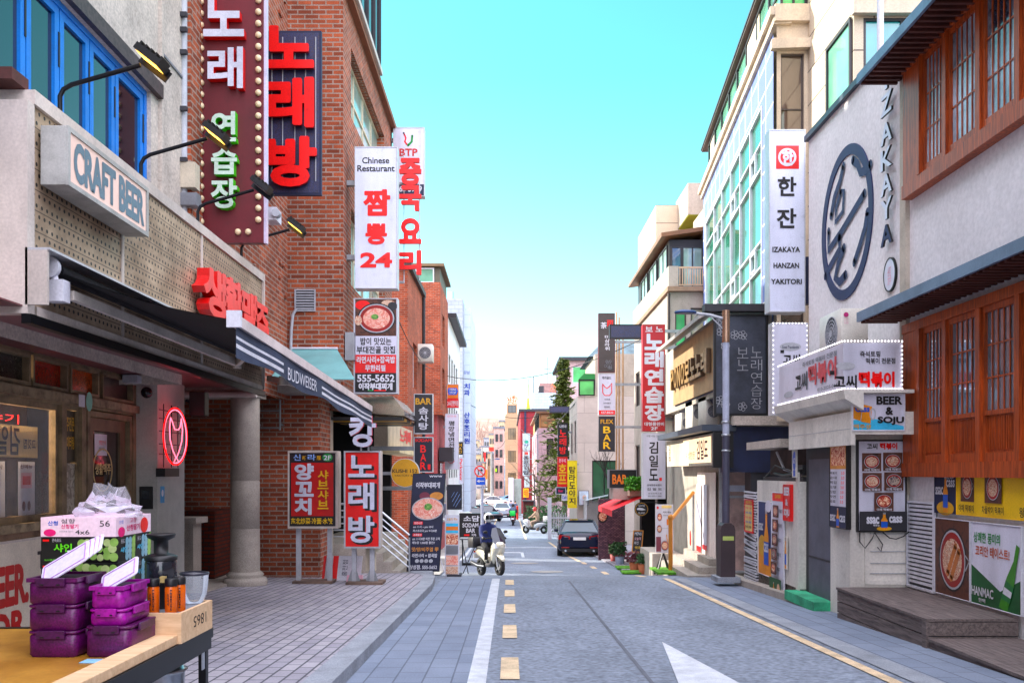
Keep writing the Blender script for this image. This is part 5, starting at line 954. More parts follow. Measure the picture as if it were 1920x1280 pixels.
# banner stand
d = 19.6; gz = G(d) + .02
t = thing('banner_stand', 'leaning navy banner of a stew pan with opening hours and phone number on a stand', 'banner', (U(795, d), d, gz))
T = Fr((U(762, d), d, V(1071, d)), (1, 0, .0), (.066, 0, 1)); wb, hb = 62 * d / FPX, 184 * d / FPX
T[0][1] = .066; T[2][1] = 1
nb = M('banner_navy', (24, 28, 56), .35, var=.2)
f = MB(T).rect(0, 0, wb, hb, 0, nb).rect(0, 0, wb, hb, -.01, white).frame(0, 0, wb, hb, .012, -.01, .006, black)
draw(f, [('t', '이작부대찌개', 12, 9, 84, 15, white, {'bold': .03}), ('t', 'www', 50, 2, 90, 4, white), ('e', 40, 23, 16, 4, M('dusk_print', (110, 50, 66), .5)), ('e', 76, 23, 20, 4, M('tan_print')), ('e', 52, 36, 48, 11.5, lightgrey), ('e', 52, 36, 45, 10.5, foodP), ('e', 53, 34, 12, 3.5, lettuce), ('r', 12, 49, 40, 52, redl), ('t', '영업시간', 14, 49.4, 38, 51.6, white), ('t', 'am 11시 ~ pm 10시', 12, 53, 72, 56, white), ('t', '라스트오더 pm 9시30분', 12, 57, 84, 60, white), ('r', 12, 61, 40, 64, redl), ('t', '초특할인', 14, 61.4, 38, 63.6, white), ('t', 'am 11시30분 이전 주문 고객', 12, 65, 94, 68, white), ('t', '메뉴당 1,000원 할인!!', 12, 69, 80, 72, white), ('t', '맛/양/비주얼 甲', 12, 75, 92, 79.5, M('tan_print')), ('t', '라면사리 + 잡곡밥', 14, 81.5, 90, 85.5, white), ('e', 30, 89, 6, 1.9, lightgrey), ('e', 44, 89, 6, 1.9, lightgrey), ('e', 58, 89, 6, 1.9, lightgrey), ('e', 72, 89, 6, 1.9, lightgrey), ('t', '삼성점. 555-5652', 8, 93, 92, 97.5, white)], lambda a, c: (wb * a / 100, hb * (1 - c / 100)), (wb / 100, hb / 100), st=.001); f.build('banner_sheet', t)
MB().bar((U(795, d), d + .06, gz), (U(806, d), d + .06, V(890, d)), .03, .03, greym).bar((U(772, d), d + .3, V(900, d)), (U(832, d), d + .3, gz + .1), .015, .015, white).build('stand_pole', t); MB().bbox(U(770, d), U(812, d), d - .15, d + .25, gz - .02, gz + .15, kerbm, .04).build('base_block', t)
d = 21.0
t = thing('menu_stand', 'narrow white menu stand with four food pictures beside the leaning banner', 'sign', (U(847, d), d, G(d)))
f = MB(Fr((U(834, d), d, V(1085, d)), (1, 0, 0), (0, .03, 1))); wb, hb = 27 * d / FPX, 120 * d / FPX; f.box(0, wb, 0, hb, -.05, -.004, white)
draw(f, [('r', 6, 3, 94, 10, signwhite), ('t', '오늘의 메뉴', 12, 4, 88, 9, mustard), ('r', 8, 13, 92, 28, M('sky_print', (90, 190, 230), .5)), ('r', 8, 18, 92, 24, orange), ('r', 8, 30, 92, 46, foodR), ('r', 8, 48, 92, 61, greym), ('r', 8, 63, 92, 78, foodP), ('r', 8, 80, 92, 92, foodW), ('e', 60, 96, 14, 3, teal)], lambda a, c: (wb * a / 100, hb * (1 - c / 100)), (wb / 100, hb / 100)); f.build('menu_panel', t); MB().box(U(838, d), U(865, d), d - .05, d + .4, G(d), G(d) + .05, darkgrey).build('base', t)
sign('sodam_board', 'black 소담 SODAM BAR board on a low stand behind the scooter', 31.0, (861, 962, 905, 1009), [('t', '소담', 869, 966, 899, 977, white, {'bold': .03}), ('t', 'SODAM', 867, 980, 897, 988, white), ('t', 'BAR', 874, 990, 891, 998, white), ('r', 870, 1001, 880, 1004, redl), ('t', '지하', 884, 1000, 893, 1005, white)], face=black, case=black, depth=.3)
MB().box(U(866, 31), U(868, 31), 31.05, 31.25, G(31), V(1009, 31), blackm).box(U(898, 31), U(900, 31), 31.05, 31.25, G(31), V(1009, 31), blackm).box(U(868, 31), U(898, 31), 31.1, 31.2, G(31), G(31) + .08, blackm).build('base', [o for o in COL.objects if o.name == 'sodam_board'][0])
d = 25
t = thing('black_side_table', 'small black folding table behind the scooter rider', 'table', (U(880, 26.5), 26.5, G(26.5))); z = V(1011, 26.5); MB().box(U(862, 26.5), U(898, 26.5), 26.4, 26.9, z, z + .04, greym).build('table_top', t)
for a, c in ((866, 884), (896, 874)): MB().bar((U(a, 26.5), 26.5, z), (U(c - 6, 26.5), 26.5, G(26.5) + .02), .025, .025, black).build('leg', t)
sign('dark_picture_board', 'square dark picture board with white streaks under the white noodle sign', 23.5, (838, 908, 866, 955), [('l', [(848, 940), (858, 922)], .6, M('sky_letter', (150, 180, 235), .4)), ('l', [(850, 948), (862, 926)], .6, M('sky_letter')), ('l', [(854, 950), (864, 934)], .6, M('sky_letter')), ('l', [(846, 932), (852, 922)], .5, M('sky_letter'))], face=M('night_print', (24, 26, 44), .5), case=black, depth=.08, cat='board', arms=((915, -3.3),))
# traffic signs
d = 27.0; gz = G(d)
t = thing('traffic_sign_post', 'grey post with a round no-right-turn sign over a blue left-arrow sign', 'traffic sign', (U(904, d), d, gz))
MB().tube([(U(904, d), d + .06, gz), (U(904, d), d + .06, V(874, d))], .045, M('post_pale', (176, 182, 200), .5), 12).build('pole', t)
f = MB(FC(d)); x, z = U(900, d), V(883, d); r = 10.8 * d / FPX; f.disc(x, z, r, r, .0, redl, 40).disc(x, z, r * .78, r * .78, .004, white, 40)
f.stroke([(x - .05, z - .09), (x - .05, z + .03), (x + .03, z + .03)], .03, .007, black).quad([(x + .03, z - .02, .007), (x + .09, z + .03, .007), (x + .03, z + .08, .007)], black).stroke([(x - r * .6, z + r * .6), (x + r * .6, z - r * .6)], .025, .010, redl); f.build('round_plate', t)
f = MB(FC(d)); f.rect(U(892, d), V(909, d), U(910.5, d), V(894, d), 0, M('sign_blue', (30, 96, 210), .4)).frame(U(892, d), V(909, d), U(910.5, d), V(894, d), .008, 0, .003, white); z = V(901.5, d); f.box(U(898, d), U(908, d), z - .015, z + .015, .004, .008, white).quad([(U(893.5, d), z, .006), (U(899, d), z - .05, .006), (U(899, d), z + .05, .006)], white); f.build('arrow_plate', t)
MB(FC(d)).rect(U(893, d), V(916, d), U(910, d), V(910.5, d), 0, signwhite).text('일방통행', U(895, d), V(915, d), U(908, d), V(911.5, d), .004, black).build('text_plate', t)
# stair entrance
t = thing('stair_entrance', 'stone stair with steel railing rising to a cream doorway beside the brick building', 'stairs', (-3, 21, -1))
s = MB(); s.box(-4.4, -2.9, 19.4, 23.6, -1.2, -.04, granite)
for k in range(4): s.box(-2.9 + .19 * k, -2.9 + .19 * (k + 1), 19.4, 23.6, -1.3, -.04 - .19 * (k + 1), granite)
s.build('steps', t); rl = MB()
for y in (19.5,):
    for k in range(6): rl.tube([(-4.0, y, .12 + k * .14), (-2.95, y, .12 + k * .14), (-2.15, y, -.55 + k * .14)], .016 if k < 5 else .025, steel, 8)
    for x, z in ((-3.9, 0), (-2.95, 0), (-2.15, -.75)): rl.tube([(x, y, z), (x, y, z + .85)], .02, steel, 8)
rl.build('railing', t)
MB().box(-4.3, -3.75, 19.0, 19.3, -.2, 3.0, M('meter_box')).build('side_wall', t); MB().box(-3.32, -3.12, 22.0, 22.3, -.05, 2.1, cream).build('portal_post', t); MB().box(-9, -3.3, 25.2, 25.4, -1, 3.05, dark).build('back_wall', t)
MB().box(-3.28, -2.95, 22.0, 27.5, 2.12, 2.75, cream).box(-3.3, -2.7, 22.3, 27, 1.98, 2.10, M('cream_light', (240, 226, 190), .6)).build('fascia', t)
MB(FL(-2.94)).text('노래빠', 24.4, 2.3, 27.2, 2.7, 0, redl, bold=.03).build('fascia_letters', t)
# ------------------------------------------------------------------ left: further brick fronts
wf = white
t = block('orange_brick_house', 'orange brick corner building behind the cotton candy bar sign', -9, -3.4, 30.4, 35.6, -2, 8.35, brickB, side=[(32, 4.5, 33.4, 6.1, 2, 1, wf, glassd), (32, 1.6, 33.4, 3.2, 2, 1, wf, glassd), (34, -1.2, 35.2, 1.4, 1, 1, blackm, glassd)], right=False, depth=.2)
MB().box(-9, -3.28, 30.3, 35.7, 8.352, 8.55, M('roof_dark', (60, 50, 48), .6)).build('roof', t)
MB().tube([(-3.33, 35.3, 8.3), (-3.33, 35.3, -1)], .06, darkgrey, 8).build('downpipe', t)
ac_unit('outdoor unit on a wooden bracket high on the orange brick wall', -3.4, -2.85, 33.6, 34.3, 5.6, 6.25, 'S')
t = block('second_orange_brick_house', 'taller orange brick building with pinkish lower storey and glazed roof room', -9, -3.0, 39.4, 44.3, 4.2, 9.75, brickB, side=[(40.6, 7.2, 42, 8.6, 2, 1, wf, glassd), (40.6, 4.6, 42, 6.2, 2, 1, wf, glassd)], right=False, depth=.2)
MB().box(-9, -3.15, 39.5, 44.3, -2.2, 4.0, brickmat('pink_brick', (200, 104, 104), (176, 84, 90), (150, 96, 96), rh=.08)).box(-9, -2.9, 39.3, 44.4, 4.0, 4.2, brickB).build('lower_wall', t)
MB().box(-5.2, -3.05, 39.8, 44, 9.76, 10.5, M('roof_room', (90, 84, 70), .6)).box(-5.4, -2.85, 39.6, 44.2, 10.5, 10.62, M('roof_brown', (120, 96, 70), .6)).build('roof_room', t); window(t, FC(39.78), -4.9, 9.8, -3.3, 10.45, 2, 1, white, glassg, inset=0)
MB().box(-3.1, -2.5, 40, 43.5, 2.0, 2.6, darkgrey).box(-3.14, -3.05, 40, 43.6, -.8, 1.9, glassd).build('shop_awning', t)
t = block('white_green_glass_house', 'white building with green glass corner and thin dark roof edge', -9, -3.0, 44.6, 55, -2.4, 9.1, plaster, side=[(45 + k * 2, z, 46.4 + k * 2, z + 1.4, 1, 1, blackm, greenwin) for k in range(4) for z in (1.2, 3.6, 6)], right=False)
MB().box(-9, -2.6, 44.5, 55.2, 9.1, 9.3, darkgrey).build('roof', t)
sign('convenience_store_sign', 'orange sign with blue octagon reading MINI STOP over a red strip', 43, (838, 720, 860, 764), [('r', 838, 720, 860, 746, orange), ('p', [(841, 727), (856, 727), (859, 733), (856, 740), (841, 740), (839.5, 733)][::-1], M('sign_blue')), ('t', 'MINI', 843, 728, 855, 732.5, white), ('t', 'STOP', 843, 734, 855, 738.5, white), ('r', 838, 748, 860, 764, red), ('t', '24시간편의점', 839, 751, 859, 761, white)], face=red, depth=.3, arms=((730, -3.0),))
sign('noodle_house_sign', 'tall white vertical sign with thin black brush lettering 평양냉면전문', 41, (834, 775, 860, 880), [('t', '장안옥', 838, 778, 856, 782, pink), ('vt', '평양냉면전문', 841, 788, 852, 850, black), ('o', 846, 864, 6, 4, .8, redl)], face=lav, depth=.25, arms=((800, -3.0),))
sign('black_letter_sign', 'small black vertical sign with white letters below the noodle sign', 52, (858, 828, 868, 852), [('vt', 'MAO', 860, 831, 866, 850, gold)], face=black, case=black, depth=.2, arms=((835, -3.0),))
sign('red_script_sign', 'pale narrow vertical sign with red script lettering in front of the grey tower', 54, (860, 857, 869, 906), [('t', 'Parkview', 862, 860, 867, 900, redl, {'rot': 270})], depth=.2, arms=((870, -3.0),))
t = block('grey_tower', 'tall grey tiled tower with a pale blue sign fin on its street edge', -6.5, -3.6, 70, 86, -3, 14.9, brickmat('grey_tile', (176, 180, 188), (166, 172, 182), (146, 152, 162), bw=.6, rh=.3, ms=.02, bump=.1, dirt=.15), right=False, roofm=greym)
for k in range(0): pass
MB().box(-3.68, -3.08, 72, 84, -2.5, 14.5, brickmat('pale_blue_panel', (206, 216, 228), (198, 210, 222), (176, 190, 206), bw=1.2, rh=1.0, ms=.03, bump=.1, dirt=.1)).build('sign_fin', t)
f = MB(FC(71.98)); d = 72
for s_, y0, y1 in (('강남', 695, 701), ('치과', 718, 742), ('산후조리원', 772, 832)):
    if s_ == '강남': f.text(s_, U(869.5, d), V(y1, d), U(881, d), V(y0, d), .01, M('fin_blue', (24, 60, 160), .5))
    else: f.vtext(s_, U(870, d), V(y0, d), U(881, d), V(y1, d), .01, M('fin_blue'), bold=.03)
f.build('fin_letters', t); MB().tube([(-4.6, 71, 14.9), (-4.6, 71, 15.6)], .25, steel, 10).build('roof_vent', t)
# ------------------------------------------------------------------ right: glass-fronted building and its neighbours
PH = Vector((5.75, 19.5, 0)); GD = Vector((.086, 1, 0)).normalized(); FG = Fr(PH, -GD, (0, 0, 1))
t = thing('glass_front_building', 'pale building with a street-side glass curtain wall and long glazed roof storey', 'building', (8, 22, -1))
tileb = brickmat('bluewhite_tile', (122, 136, 184), (112, 128, 178), (220, 216, 212), bw=.9, rh=.6, ms=.02, bump=.1, dirt=.08, off=0)
beigel = brickmat('cream_cladding', (212, 198, 178), (204, 190, 170), (110, 100, 90), bw=3.4, rh=.72, ms=.014, bump=.3, dirt=.12, off=0)
zc = 11.4
b = MB(FG).wall(-12.4, 2.6, -.35, zc, [(-11.6, 3.2, -1.6, 10.0)], tileb, .1)
b.at(FC(19.5)).wall(5.75, 2.6, 6.42, zc, [(5.84, 4.6, 6.34, 10.5)], cream, .12); b.at(None)
e = PH + GD * 12.4
b.quad([(PH.x, PH.y, zc), (9, 19.5, zc), (9, e.y, zc), (e.x, e.y, zc)], concrete).quad([(e.x, e.y, 2), (9, e.y, 2), (9, e.y, zc), (e.x, e.y, zc)], tileb)
b.at(FR(6.42)).wall(-19.5, 2, -16.9, 15, [], beigel); b.at(FC(16.9)).wall(6.42, 2, 12, 15, [(6.6, 9.0, 9.5, 9.96)], beigel, .1)
b.at(None).quad([(6.42, 19.5, zc), (12, 19.5, zc), (12, 19.5, 15), (6.42, 19.5, 15)], beigel).quad([(6.42, 16.9, 15), (6.42, 19.5, 15), (12, 19.5, 15), (12, 16.9, 15)], beigel).quad([(12, 16.9, 0), (12, e.y, 0), (12, e.y, 15), (12, 16.9, 15)], beigel)
b.build('wall', t)
cw = MB(FG); rows = [3.2, 4.1, 4.7, 6.3, 6.9, 8.6, 9.2, 10.0]; cols = [-11.6, -9.6, -7.9, -6.2, -4.6, -3.1, -1.6]
for u in cols: cw.box(u - .025, u + .025, rows[0], rows[-1], -.06, .03, white)
for z in rows: cw.box(cols[0], cols[-1], z - .022, z + .022, -.055, .025, white)
for i in range(6):
    for j in (1, 3, 5):
        if (i + j) % 2 == 0: cw.frame(cols[i] + .12, rows[j] + .06, (cols[i] + cols[i + 1]) / 2 - .03, rows[j + 1] - .06, .05, -.03, .03, white)
o = cw.build('curtain_wall_frame', t)
MB(FG).rect(cols[0], rows[0], cols[-1], rows[-1], -.04, glassmat('curtain_glass', .5, .05, (52, 128, 104))).build('curtain_glass', t)
window(t, FC(19.5), 5.84, 4.6, 6.34, 10.5, 1, 5, M('bronze', (70, 60, 56), .4), glassmat('bronze_glass', .6, .05, (96, 78, 66)), t=.03, inset=.1)
cn = MB(FG); cn.box(-12.6, .12, zc - .12, zc + .06, -.3, .16, cream).box(-12.5, .08, zc - .3, zc - .121, -.3, .08, cream); cn.box(-.02, .14, 10.55, 10.75, -.7, .13, cream); cn.build('cornice', t)
MB().box(5.68, 6.52, 19.36, 19.5, zc - .26, zc + .1, cream).box(5.66, 6.5, 19.38, 19.5, 10.56, 10.78, cream).build('pier_cornice', t)
rs = MB(FG)
for k in range(9): u = -12.2 + k * 1.5; rs.box(u - .05, u + .05, zc + .06, zc + 1.5, -.25, -.15, M('dark_frame', (46, 44, 48), .5))
rs.box(-12.2, -.1, zc + .72, zc + .8, -.24, -.16, M('dark_frame')).box(-12.2, -.1, zc + 1.42, zc + 1.5, -.26, -.14, M('dark_frame')).rect(-12.2, zc + .06, -.1, zc + 1.45, -.2, glassg)
rs.box(-4.6, -2.9, zc + .1, zc + 1.4, -.19, -.17, M('blind', (190, 176, 160), .7)).box(-11.8, -10.8, zc + .1, zc + 1.4, -.19, -.17, M('blind')).build('roof_storey', t)
MB(FG).box(-13.0, .9, zc + 1.54, zc + 1.6, -4, -.02, M('eave_tan', (84, 70, 66), .6)).box(-13.05, .95, zc + 1.601, zc + 1.65, -4, .01, M('slate_flashing')).build('eave', t)
window(t, FC(19.6), 5.85, zc + .1, 6.42, zc + 1.5, 2, 1, M('dark_frame'), greenwin, inset=.0)
bay = MB(); bay.box(6.4, 9.6, 16.88, 16.9, 9.99, 10.0, cream); 
MB(FC(16.86)).box(6.36, 9.6, 9.98, 10.35, 0, .12, cream).box(6.36, 9.6, 10.36, 10.55, 0, .06, cream).build('window_hood', t)
window(t, FC(16.9), 6.6, 7.0, 9.5, 9.96, 4, 1, M('dark_frame'), glassmat('teal_glass', .5, .06, (50, 160, 160)), inset=.06, rowpos=[8.0])
g_ = MB(FR(6.40)); g_.rect(-18.2, 7.0, -17.0, 9.96, .0, glassg).frame(-18.25, 6.95, -16.95, 10.0, .06, 0, .04, M('dark_frame')).box(-18.2, -17, 8.0, 8.06, .0, .04, white); g_.build('corner_window', t)
# dark karaoke board wall under it
t = thing('karaoke_shop_front', 'shop front with dark karaoke board, gold letter fascia and lit sign over curtained door', 'shop', (5, 22, -1))
b = MB().box(4.9, 9, 21.2, 30, -1.6, 3.19, M('shop_stone', (176, 168, 158), .8, var=.12)).box(4.62, 9, 20.0, 30, 3.2, 4.98, M('shop_stone')).box(4.7, 6.4, 19.86, 20.2, 1.5, 2.5, navy).box(5.3, 6.4, 19.9, 20.4, -1.2, 1.5, darkgrey); b.build('wall', t)
MB().box(4.25, 5.75, 19.7, 20.0, 5.0, 5.16, darkgrey).build('roof_slab', t); MB().box(4.85, 6.1, 19.62, 19.86, 2.52, 2.72, stone).build('cornice_band', t)
d = 19.8; tx = M('board_slate', (66, 70, 82), .35, var=.25, scale=2); ln = M('board_line', (176, 178, 184), .4)
f = MB(FC(d)).box(U(1342, d), U(1437, d), V(775, d), V(592, d), -.06, 0, tx).frame(U(1338, d), V(779, d), U(1440, d), V(588, d), .05, -.06, .03, black)
rnd = random.Random(4)
for k in range(5): z = lambda y: V(y, d); f.text('보노'[k % 2] if k < 2 else '노래연습장'[0], 0, 0, .001, .001, -.05, tx) if False else None
f.vtext('보노', U(1382, d), V(650, d), U(1403, d), V(696, d), .004, ln, bold=-.012).vtext('노래연습장', U(1408, d), V(648, d), U(1429, d), V(768, d), .004, ln, bold=-.012)
for cx_, cy_ in ((1352, 622), (1378, 628), (1360, 648), (1392, 628), (1360, 758), (1392, 762), (1348, 600), (1350, 750)):
    for q in range(5): a = q * 1.257; f.ring(U(cx_ + 5 * math.cos(a), d), V(cy_ + 5 * math.sin(a), d), .045, .045, .01, .001, .005, ln, 10)
    f.stroke([(U(cx_, d), V(cy_, d)), (U(cx_ + rnd.uniform(-9, 9), d), V(cy_ + rnd.uniform(-14, 14), d))], .012, .004, ln)
f.build('decorated_board', t, 'slate board with outlined white lettering and blossoms')
fx = 4.56
b = MB(FR(fx)).box(-25.2, -20.0, 3.35, 4.85, -.08, 0, M('fascia_cream', (176, 146, 112), .6, var=.12)); b.build('letter_fascia', t)
MB().add([(fx + .04, 20.0, 3.34), (fx + .04, 25.2, 3.34), (5.0, 25.2, 2.8), (5.0, 20.0, 2.8)], [(0, 3, 2, 1)], navy).quad([(fx, 20, 3.35), (5.3, 20, 3.35), (5.3, 20, 2.75), (5.0, 20, 2.8)], navy).build('fascia_underside', t)
gl = M('gold_letter3', (176, 140, 84), .35, metal=.3)
for ch, u0, u1 in (('P', -25.0, -24.6), ('O', -24.5, -24.1), ('N', -24.0, -23.6), ('O', -23.5, -23.1), ('보', -23.0, -22.4), ('노', -22.35, -21.75), ('노', -21.7, -21.1), ('래', -21.05, -20.45)): MB(FR(fx)).text(ch, u0, 3.75, u1, 4.3, .02, gl, bold=.03, depth=.1, side=M('letter_brown', (90, 70, 50), .5)).build('letter', t)
ev = MB().add([(4.15, 19.9, 4.86), (4.15, 25.6, 4.86), (fx + .1, 25.6, 5.1), (fx + .1, 19.9, 5.1), (4.15, 19.9, 4.95), (4.15, 25.6, 4.95), (fx + .1, 25.6, 5.2), (fx + .1, 19.9, 5.2)], [(0, 3, 2, 1), (4, 5, 6, 7), (0, 1, 5, 4), (0, 4, 7, 3), (1, 2, 6, 5)], M('eave_grey', (170, 164, 160), .5)); ev.build('eave', t)
LX = 4.45
MB().box(LX, LX + .4, 19.8, 25.6, 1.66, 2.36, cream).box(LX - .25, LX + .5, 19.76, 25.7, 2.4, 2.54, M('slate_flashing')).box(LX - .02, LX + .42, 19.7, 19.79, 1.6, 2.38, black).build('lit_sign_cabinet', t)
f = MB(FR(LX - .003)).rect(-23.2, 1.72, -20.0, 2.30, 0, litwarm); f.text('김일도', -21.5, 1.8, -20.3, 2.25, .004, maroon, bold=.02).text('숙성한돈', -22.9, 1.82, -21.7, 2.0, .004, orange).vtext('고깃집', -25.3, 2.25, -25.0, 1.8, .004, black); f.build('lit_sign_face', t)
cu = MB(); n = 24; y0, y1 = 21.25, 23.4; cm = M('curtain', (240, 226, 220), .7, var=.05); xs = [4.84 + .025 * math.sin(k * 1.9) for k in range(n + 1)]
for k in range(n): a, c = y0 + (y1 - y0) * k / n, y0 + (y1 - y0) * (k + 1) / n; cu.quad([(xs[k], a, -.75), (xs[k + 1], c, -.75), (xs[k + 1], c, 1.5), (xs[k], a, 1.5)], cm)
cu.at(FR(4.80)).rect(-22.5, -.4, -22.0, 1.2, .01, signwhite).rect(-23.2, -.5, -22.7, 1.2, .01, signwhite).rect(-22.5, -.4, -22.0, -.28, .014, redl).rect(-23.2, -.5, -22.7, -.36, .014, redl); cu.build('door_curtain', t)
g_ = MB(FC(21.18)); g_.rect(4.95, -.8, 5.6, 1.7, 0, M('pink_pane', (214, 186, 180), .25, var=.2)).frame(4.9, -.85, 5.7, 1.75, .06, 0, .04, alu).box(5.0, 5.6, .9, .96, 0, .03, alu).rect(5.02, 1.05, 5.5, 1.2, .006, lav); g_.build('side_window', t)
s = MB()
for k in range(3): s.box(4.05 + .3 * k, 4.95, 20.6 + .25 * k, 24.2, G(22) - .2, G(22) + .16 * (k + 1), granite)
s.build('steps', t)
hr = MB(); hr.tube([(4.02, 22.6, G(22.6)), (4.02, 22.6, .33)], .055, woodO if False else M('rail_wood', (190, 130, 70), .4), 10).ball((4.02, 22.6, .38), .075, .075, .075, M('rail_wood')).tube([(4.02, 22.6, .3), (4.75, 23.4, .98)], .045, M('rail_wood'), 10).tube([(4.75, 23.4, -.6), (4.75, 23.4, .95)], .03, galv, 8); hr.build('handrail', t)
t2 = thing('fire_extinguisher', 'red fire extinguisher standing beside the shop steps', 'extinguisher', (4.9, 24.5, -.5)); x, y, z = U(1299, 24.5), 24.5, V(1022, 24.5); MB().lathe([(.07, 0), (.085, .04), (.085, .36), (.05, .44), (.03, .47)], (x, y, z), red, 14).build('cylinder', t2); MB().box(x - .05, x + .06, y - .02, y + .02, z + .47, z + .53, black).build('valve', t2)
for i, (y, z0, z1, lab) in enumerate(((24.4, 2.56, 3.1, 'farthest of three outdoor units in a row on the lit sign roof'), (22.9, 2.56, 3.4, 'tallest outdoor unit, middle of three on the lit sign roof'), (21.3, 2.56, 3.3, 'outdoor unit on the lit sign roof next to the dark karaoke board'))): ac_unit(lab, 4.62, 4.98, y, y + .9, z0, z1, 'S')
# cream balcony building
t = block('cream_balcony_building', 'cream stone building with corner balcony, glazed roof porch and bronze eave', 5.65, 9.5, 32, 41, -2.2, 7.85, beige, front=[(5.85, 5.6, 6.25, 7.2, 1, 1, M('bronze'), greenwin), (6.4, 4.6, 8.6, 7.3, 2, 1, M('bronze'), glassmat('cream_glass', .6, .06, (196, 190, 150)))], side=[(33 + k * 2.1, z, 34.3 + k * 2.1, z + 1.5, 2, 1, M('bronze'), glassd) for k in range(4) for z in (1.2, 4.4)], roofm=beige)
MB().box(5.55, 9.5, 31.8, 41, 7.86, 8.02, M('band_brown', (150, 124, 104), .7)).box(5.6, 5.95, 31.9, 41, 8.02, 8.75, beige).build('balcony_wall', t)
rl = MB(FC(31.9)); rl.box(5.96, 7.1, 8.66, 8.72, 0, .05, M('rail_tan', (196, 166, 140), .5)).box(5.96, 7.1, 8.06, 8.1, 0, .05, M('rail_tan'))
for k in range(13): rl.box(5.98 + k * .09, 6.01 + k * .09, 8.1, 8.66, .01, .04, M('rail_tan'))
rl.build('railing', t)
MB().box(5.75, 7.0, 32.6, 40.5, 8.03, 9.85, M('dark_frame')).build('porch', t); window(t, FC(32.58), 5.8, 8.1, 6.2, 9.6, 1, 1, M('dark_frame'), glassb, inset=0); window(t, FC(32.58), 6.2, 8.1, 6.95, 9.6, 2, 1, M('dark_frame'), glassl, inset=0)
for k in range(3): window(t, FR(5.73), -34.6 - k * 2.3, 8.8, -32.8 - k * 2.3, 9.7, 2, 1, M('dark_frame'), glassl, inset=0)
MB().add([(5.4, 32.2, 9.86), (7.1, 32.2, 10.1), (7.1, 41.2, 10.1), (5.4, 41.2, 9.86), (5.4, 32.2, 10.0), (7.1, 32.2, 10.25), (7.1, 41.2, 10.25), (5.4, 41.2, 10.0)], [(0, 3, 2, 1), (4, 5, 6, 7), (0, 1, 5, 4), (3, 0, 4, 7), (1, 2, 6, 5)], M('eave_bronze', (130, 92, 66), .5)).build('porch_eave', t)
MB().box(5.9, 9.5, 36.5, 41.5, 8, 12.25, beigel).box(6.8, 9.5, 34.5, 37, 11.3, 12.5, beige).box(7.0, 9.5, 32.7, 34.5, 8, 11.0, beige).box(6.82, 9.5, 34.52, 37, 11.27, 11.298, M('olive_soffit', (150, 160, 60), .6)).build('roof_block', t)
MB().tube([(5.62, 31.96, 7.8), (5.62, 31.96, 0)], .05, M('bronze'), 8).build('downpipe', t)
gp = thing('scaffold_pipes', 'pair of tall tan pipes standing against the grey stone shop', 'pipes', (U(1160, 36), 36, -1.5))
for x in (1156, 1161, 1168): MB().tube([(U(x, 36), 36, -1.5), (U(x, 36), 36, V(585 + (x - 1156) * 2, 36))], .035, M('pipe_tan', (190, 160, 130), .5), 8).build('pipe', gp)
# signs of this stretch
sign('karaoke_light_box', 'tall crimson light box 노래연습장 in white letters on the right side', 27, (1205, 608, 1247, 808), [('t', '보 노', 1210, 612, 1243, 622, white), ('vt', '노래연습장', 1209, 624, 1244, 790, white, {'bold': .04}), ('t', '대형룸완비', 1208, 791, 1245, 798, white), ('t', '2F', 1220, 800, 1233, 806, white)], face=M('crimson', (176, 24, 50), .35, var=.06), case=M('crimson'), depth=.3, arms=((650, 5.65), (785, 5.65)))
sign('grill_house_light_box', 'white vertical light box with black brush lettering 김일도 below the crimson karaoke sign', 27, (1205, 811, 1248, 935), [('t', '사람 사는 고깃집', 1212, 815, 1241, 819, greym), ('vt', '김일도', 1217, 826, 1234, 902, black, {'bold': .02}), ('r', 1236, 895, 1241, 901, redl), ('t', '성숙한돈브랜드', 1213, 907, 1241, 911, darkgrey), ('t', '김 일 도', 1213, 914, 1241, 919, darkgrey), ('t', '삼성코엑스점', 1215, 923, 1240, 926, greym), ('t', '02-555-1380', 1215, 928, 1240, 931, greym)], depth=.28, arms=((850, 5.65),))
d = 35
cp_ = M('charcoal_print', (40, 40, 46), .5)
sign('charcoal_flower_sign', 'charcoal vertical sign with small white letters and a flower drawing at its foot', d, (1122, 587, 1153, 698), [('t', '雨', 1138, 600, 1150, 612, redl), ('t', '茶', 1126, 604, 1138, 616, white), ('vt', '미삼라휘', 1134, 628, 1143, 657, white)] + [('o', 1130 + 16 * rnd.random(), 676 + 16 * rnd.random(), 2.5, 2.5, .6, greym) for k in range(12)], face=M('charcoal_brown', (70, 62, 60), .5), case=maroon, depth=.2, arms=((640, 5.65),))
sign('wine_bar_sign', 'white sign with a red cat-ear outline mark over WINE WHISKY BEER', d, (1122, 700, 1154, 778), [('t', '메리골드', 1129, 705, 1146, 711, darkgrey), ('l', [(1130, 720), (1130, 736), (1134, 741), (1143, 741), (1147, 736), (1147, 718), (1143, 724), (1138, 728), (1134, 725), (1130, 720)], 1.6, redl), ('t', 'WINE', 1133, 747, 1144, 750, greym), ('t', 'WHISKY', 1131, 754, 1146, 757, greym), ('t', 'BEER', 1133, 761, 1144, 764, greym), ('r', 1123, 769, 1153, 777, redl), ('t', '557-8522', 1127, 771, 1150, 775, white)], depth=.2, arms=((720, 5.65),))
sign('flex_bar_sign', 'dark FLEX BAR vertical sign with yellow letters below the white wine bar sign', d, (1123, 780, 1153, 846), [('t', 'FLEX', 1126, 786, 1150, 794, gold), ('vt', 'BAR', 1131, 798, 1145, 842, yellow)], face=cp_, case=cp_, depth=.2, arms=((800, 5.65),))
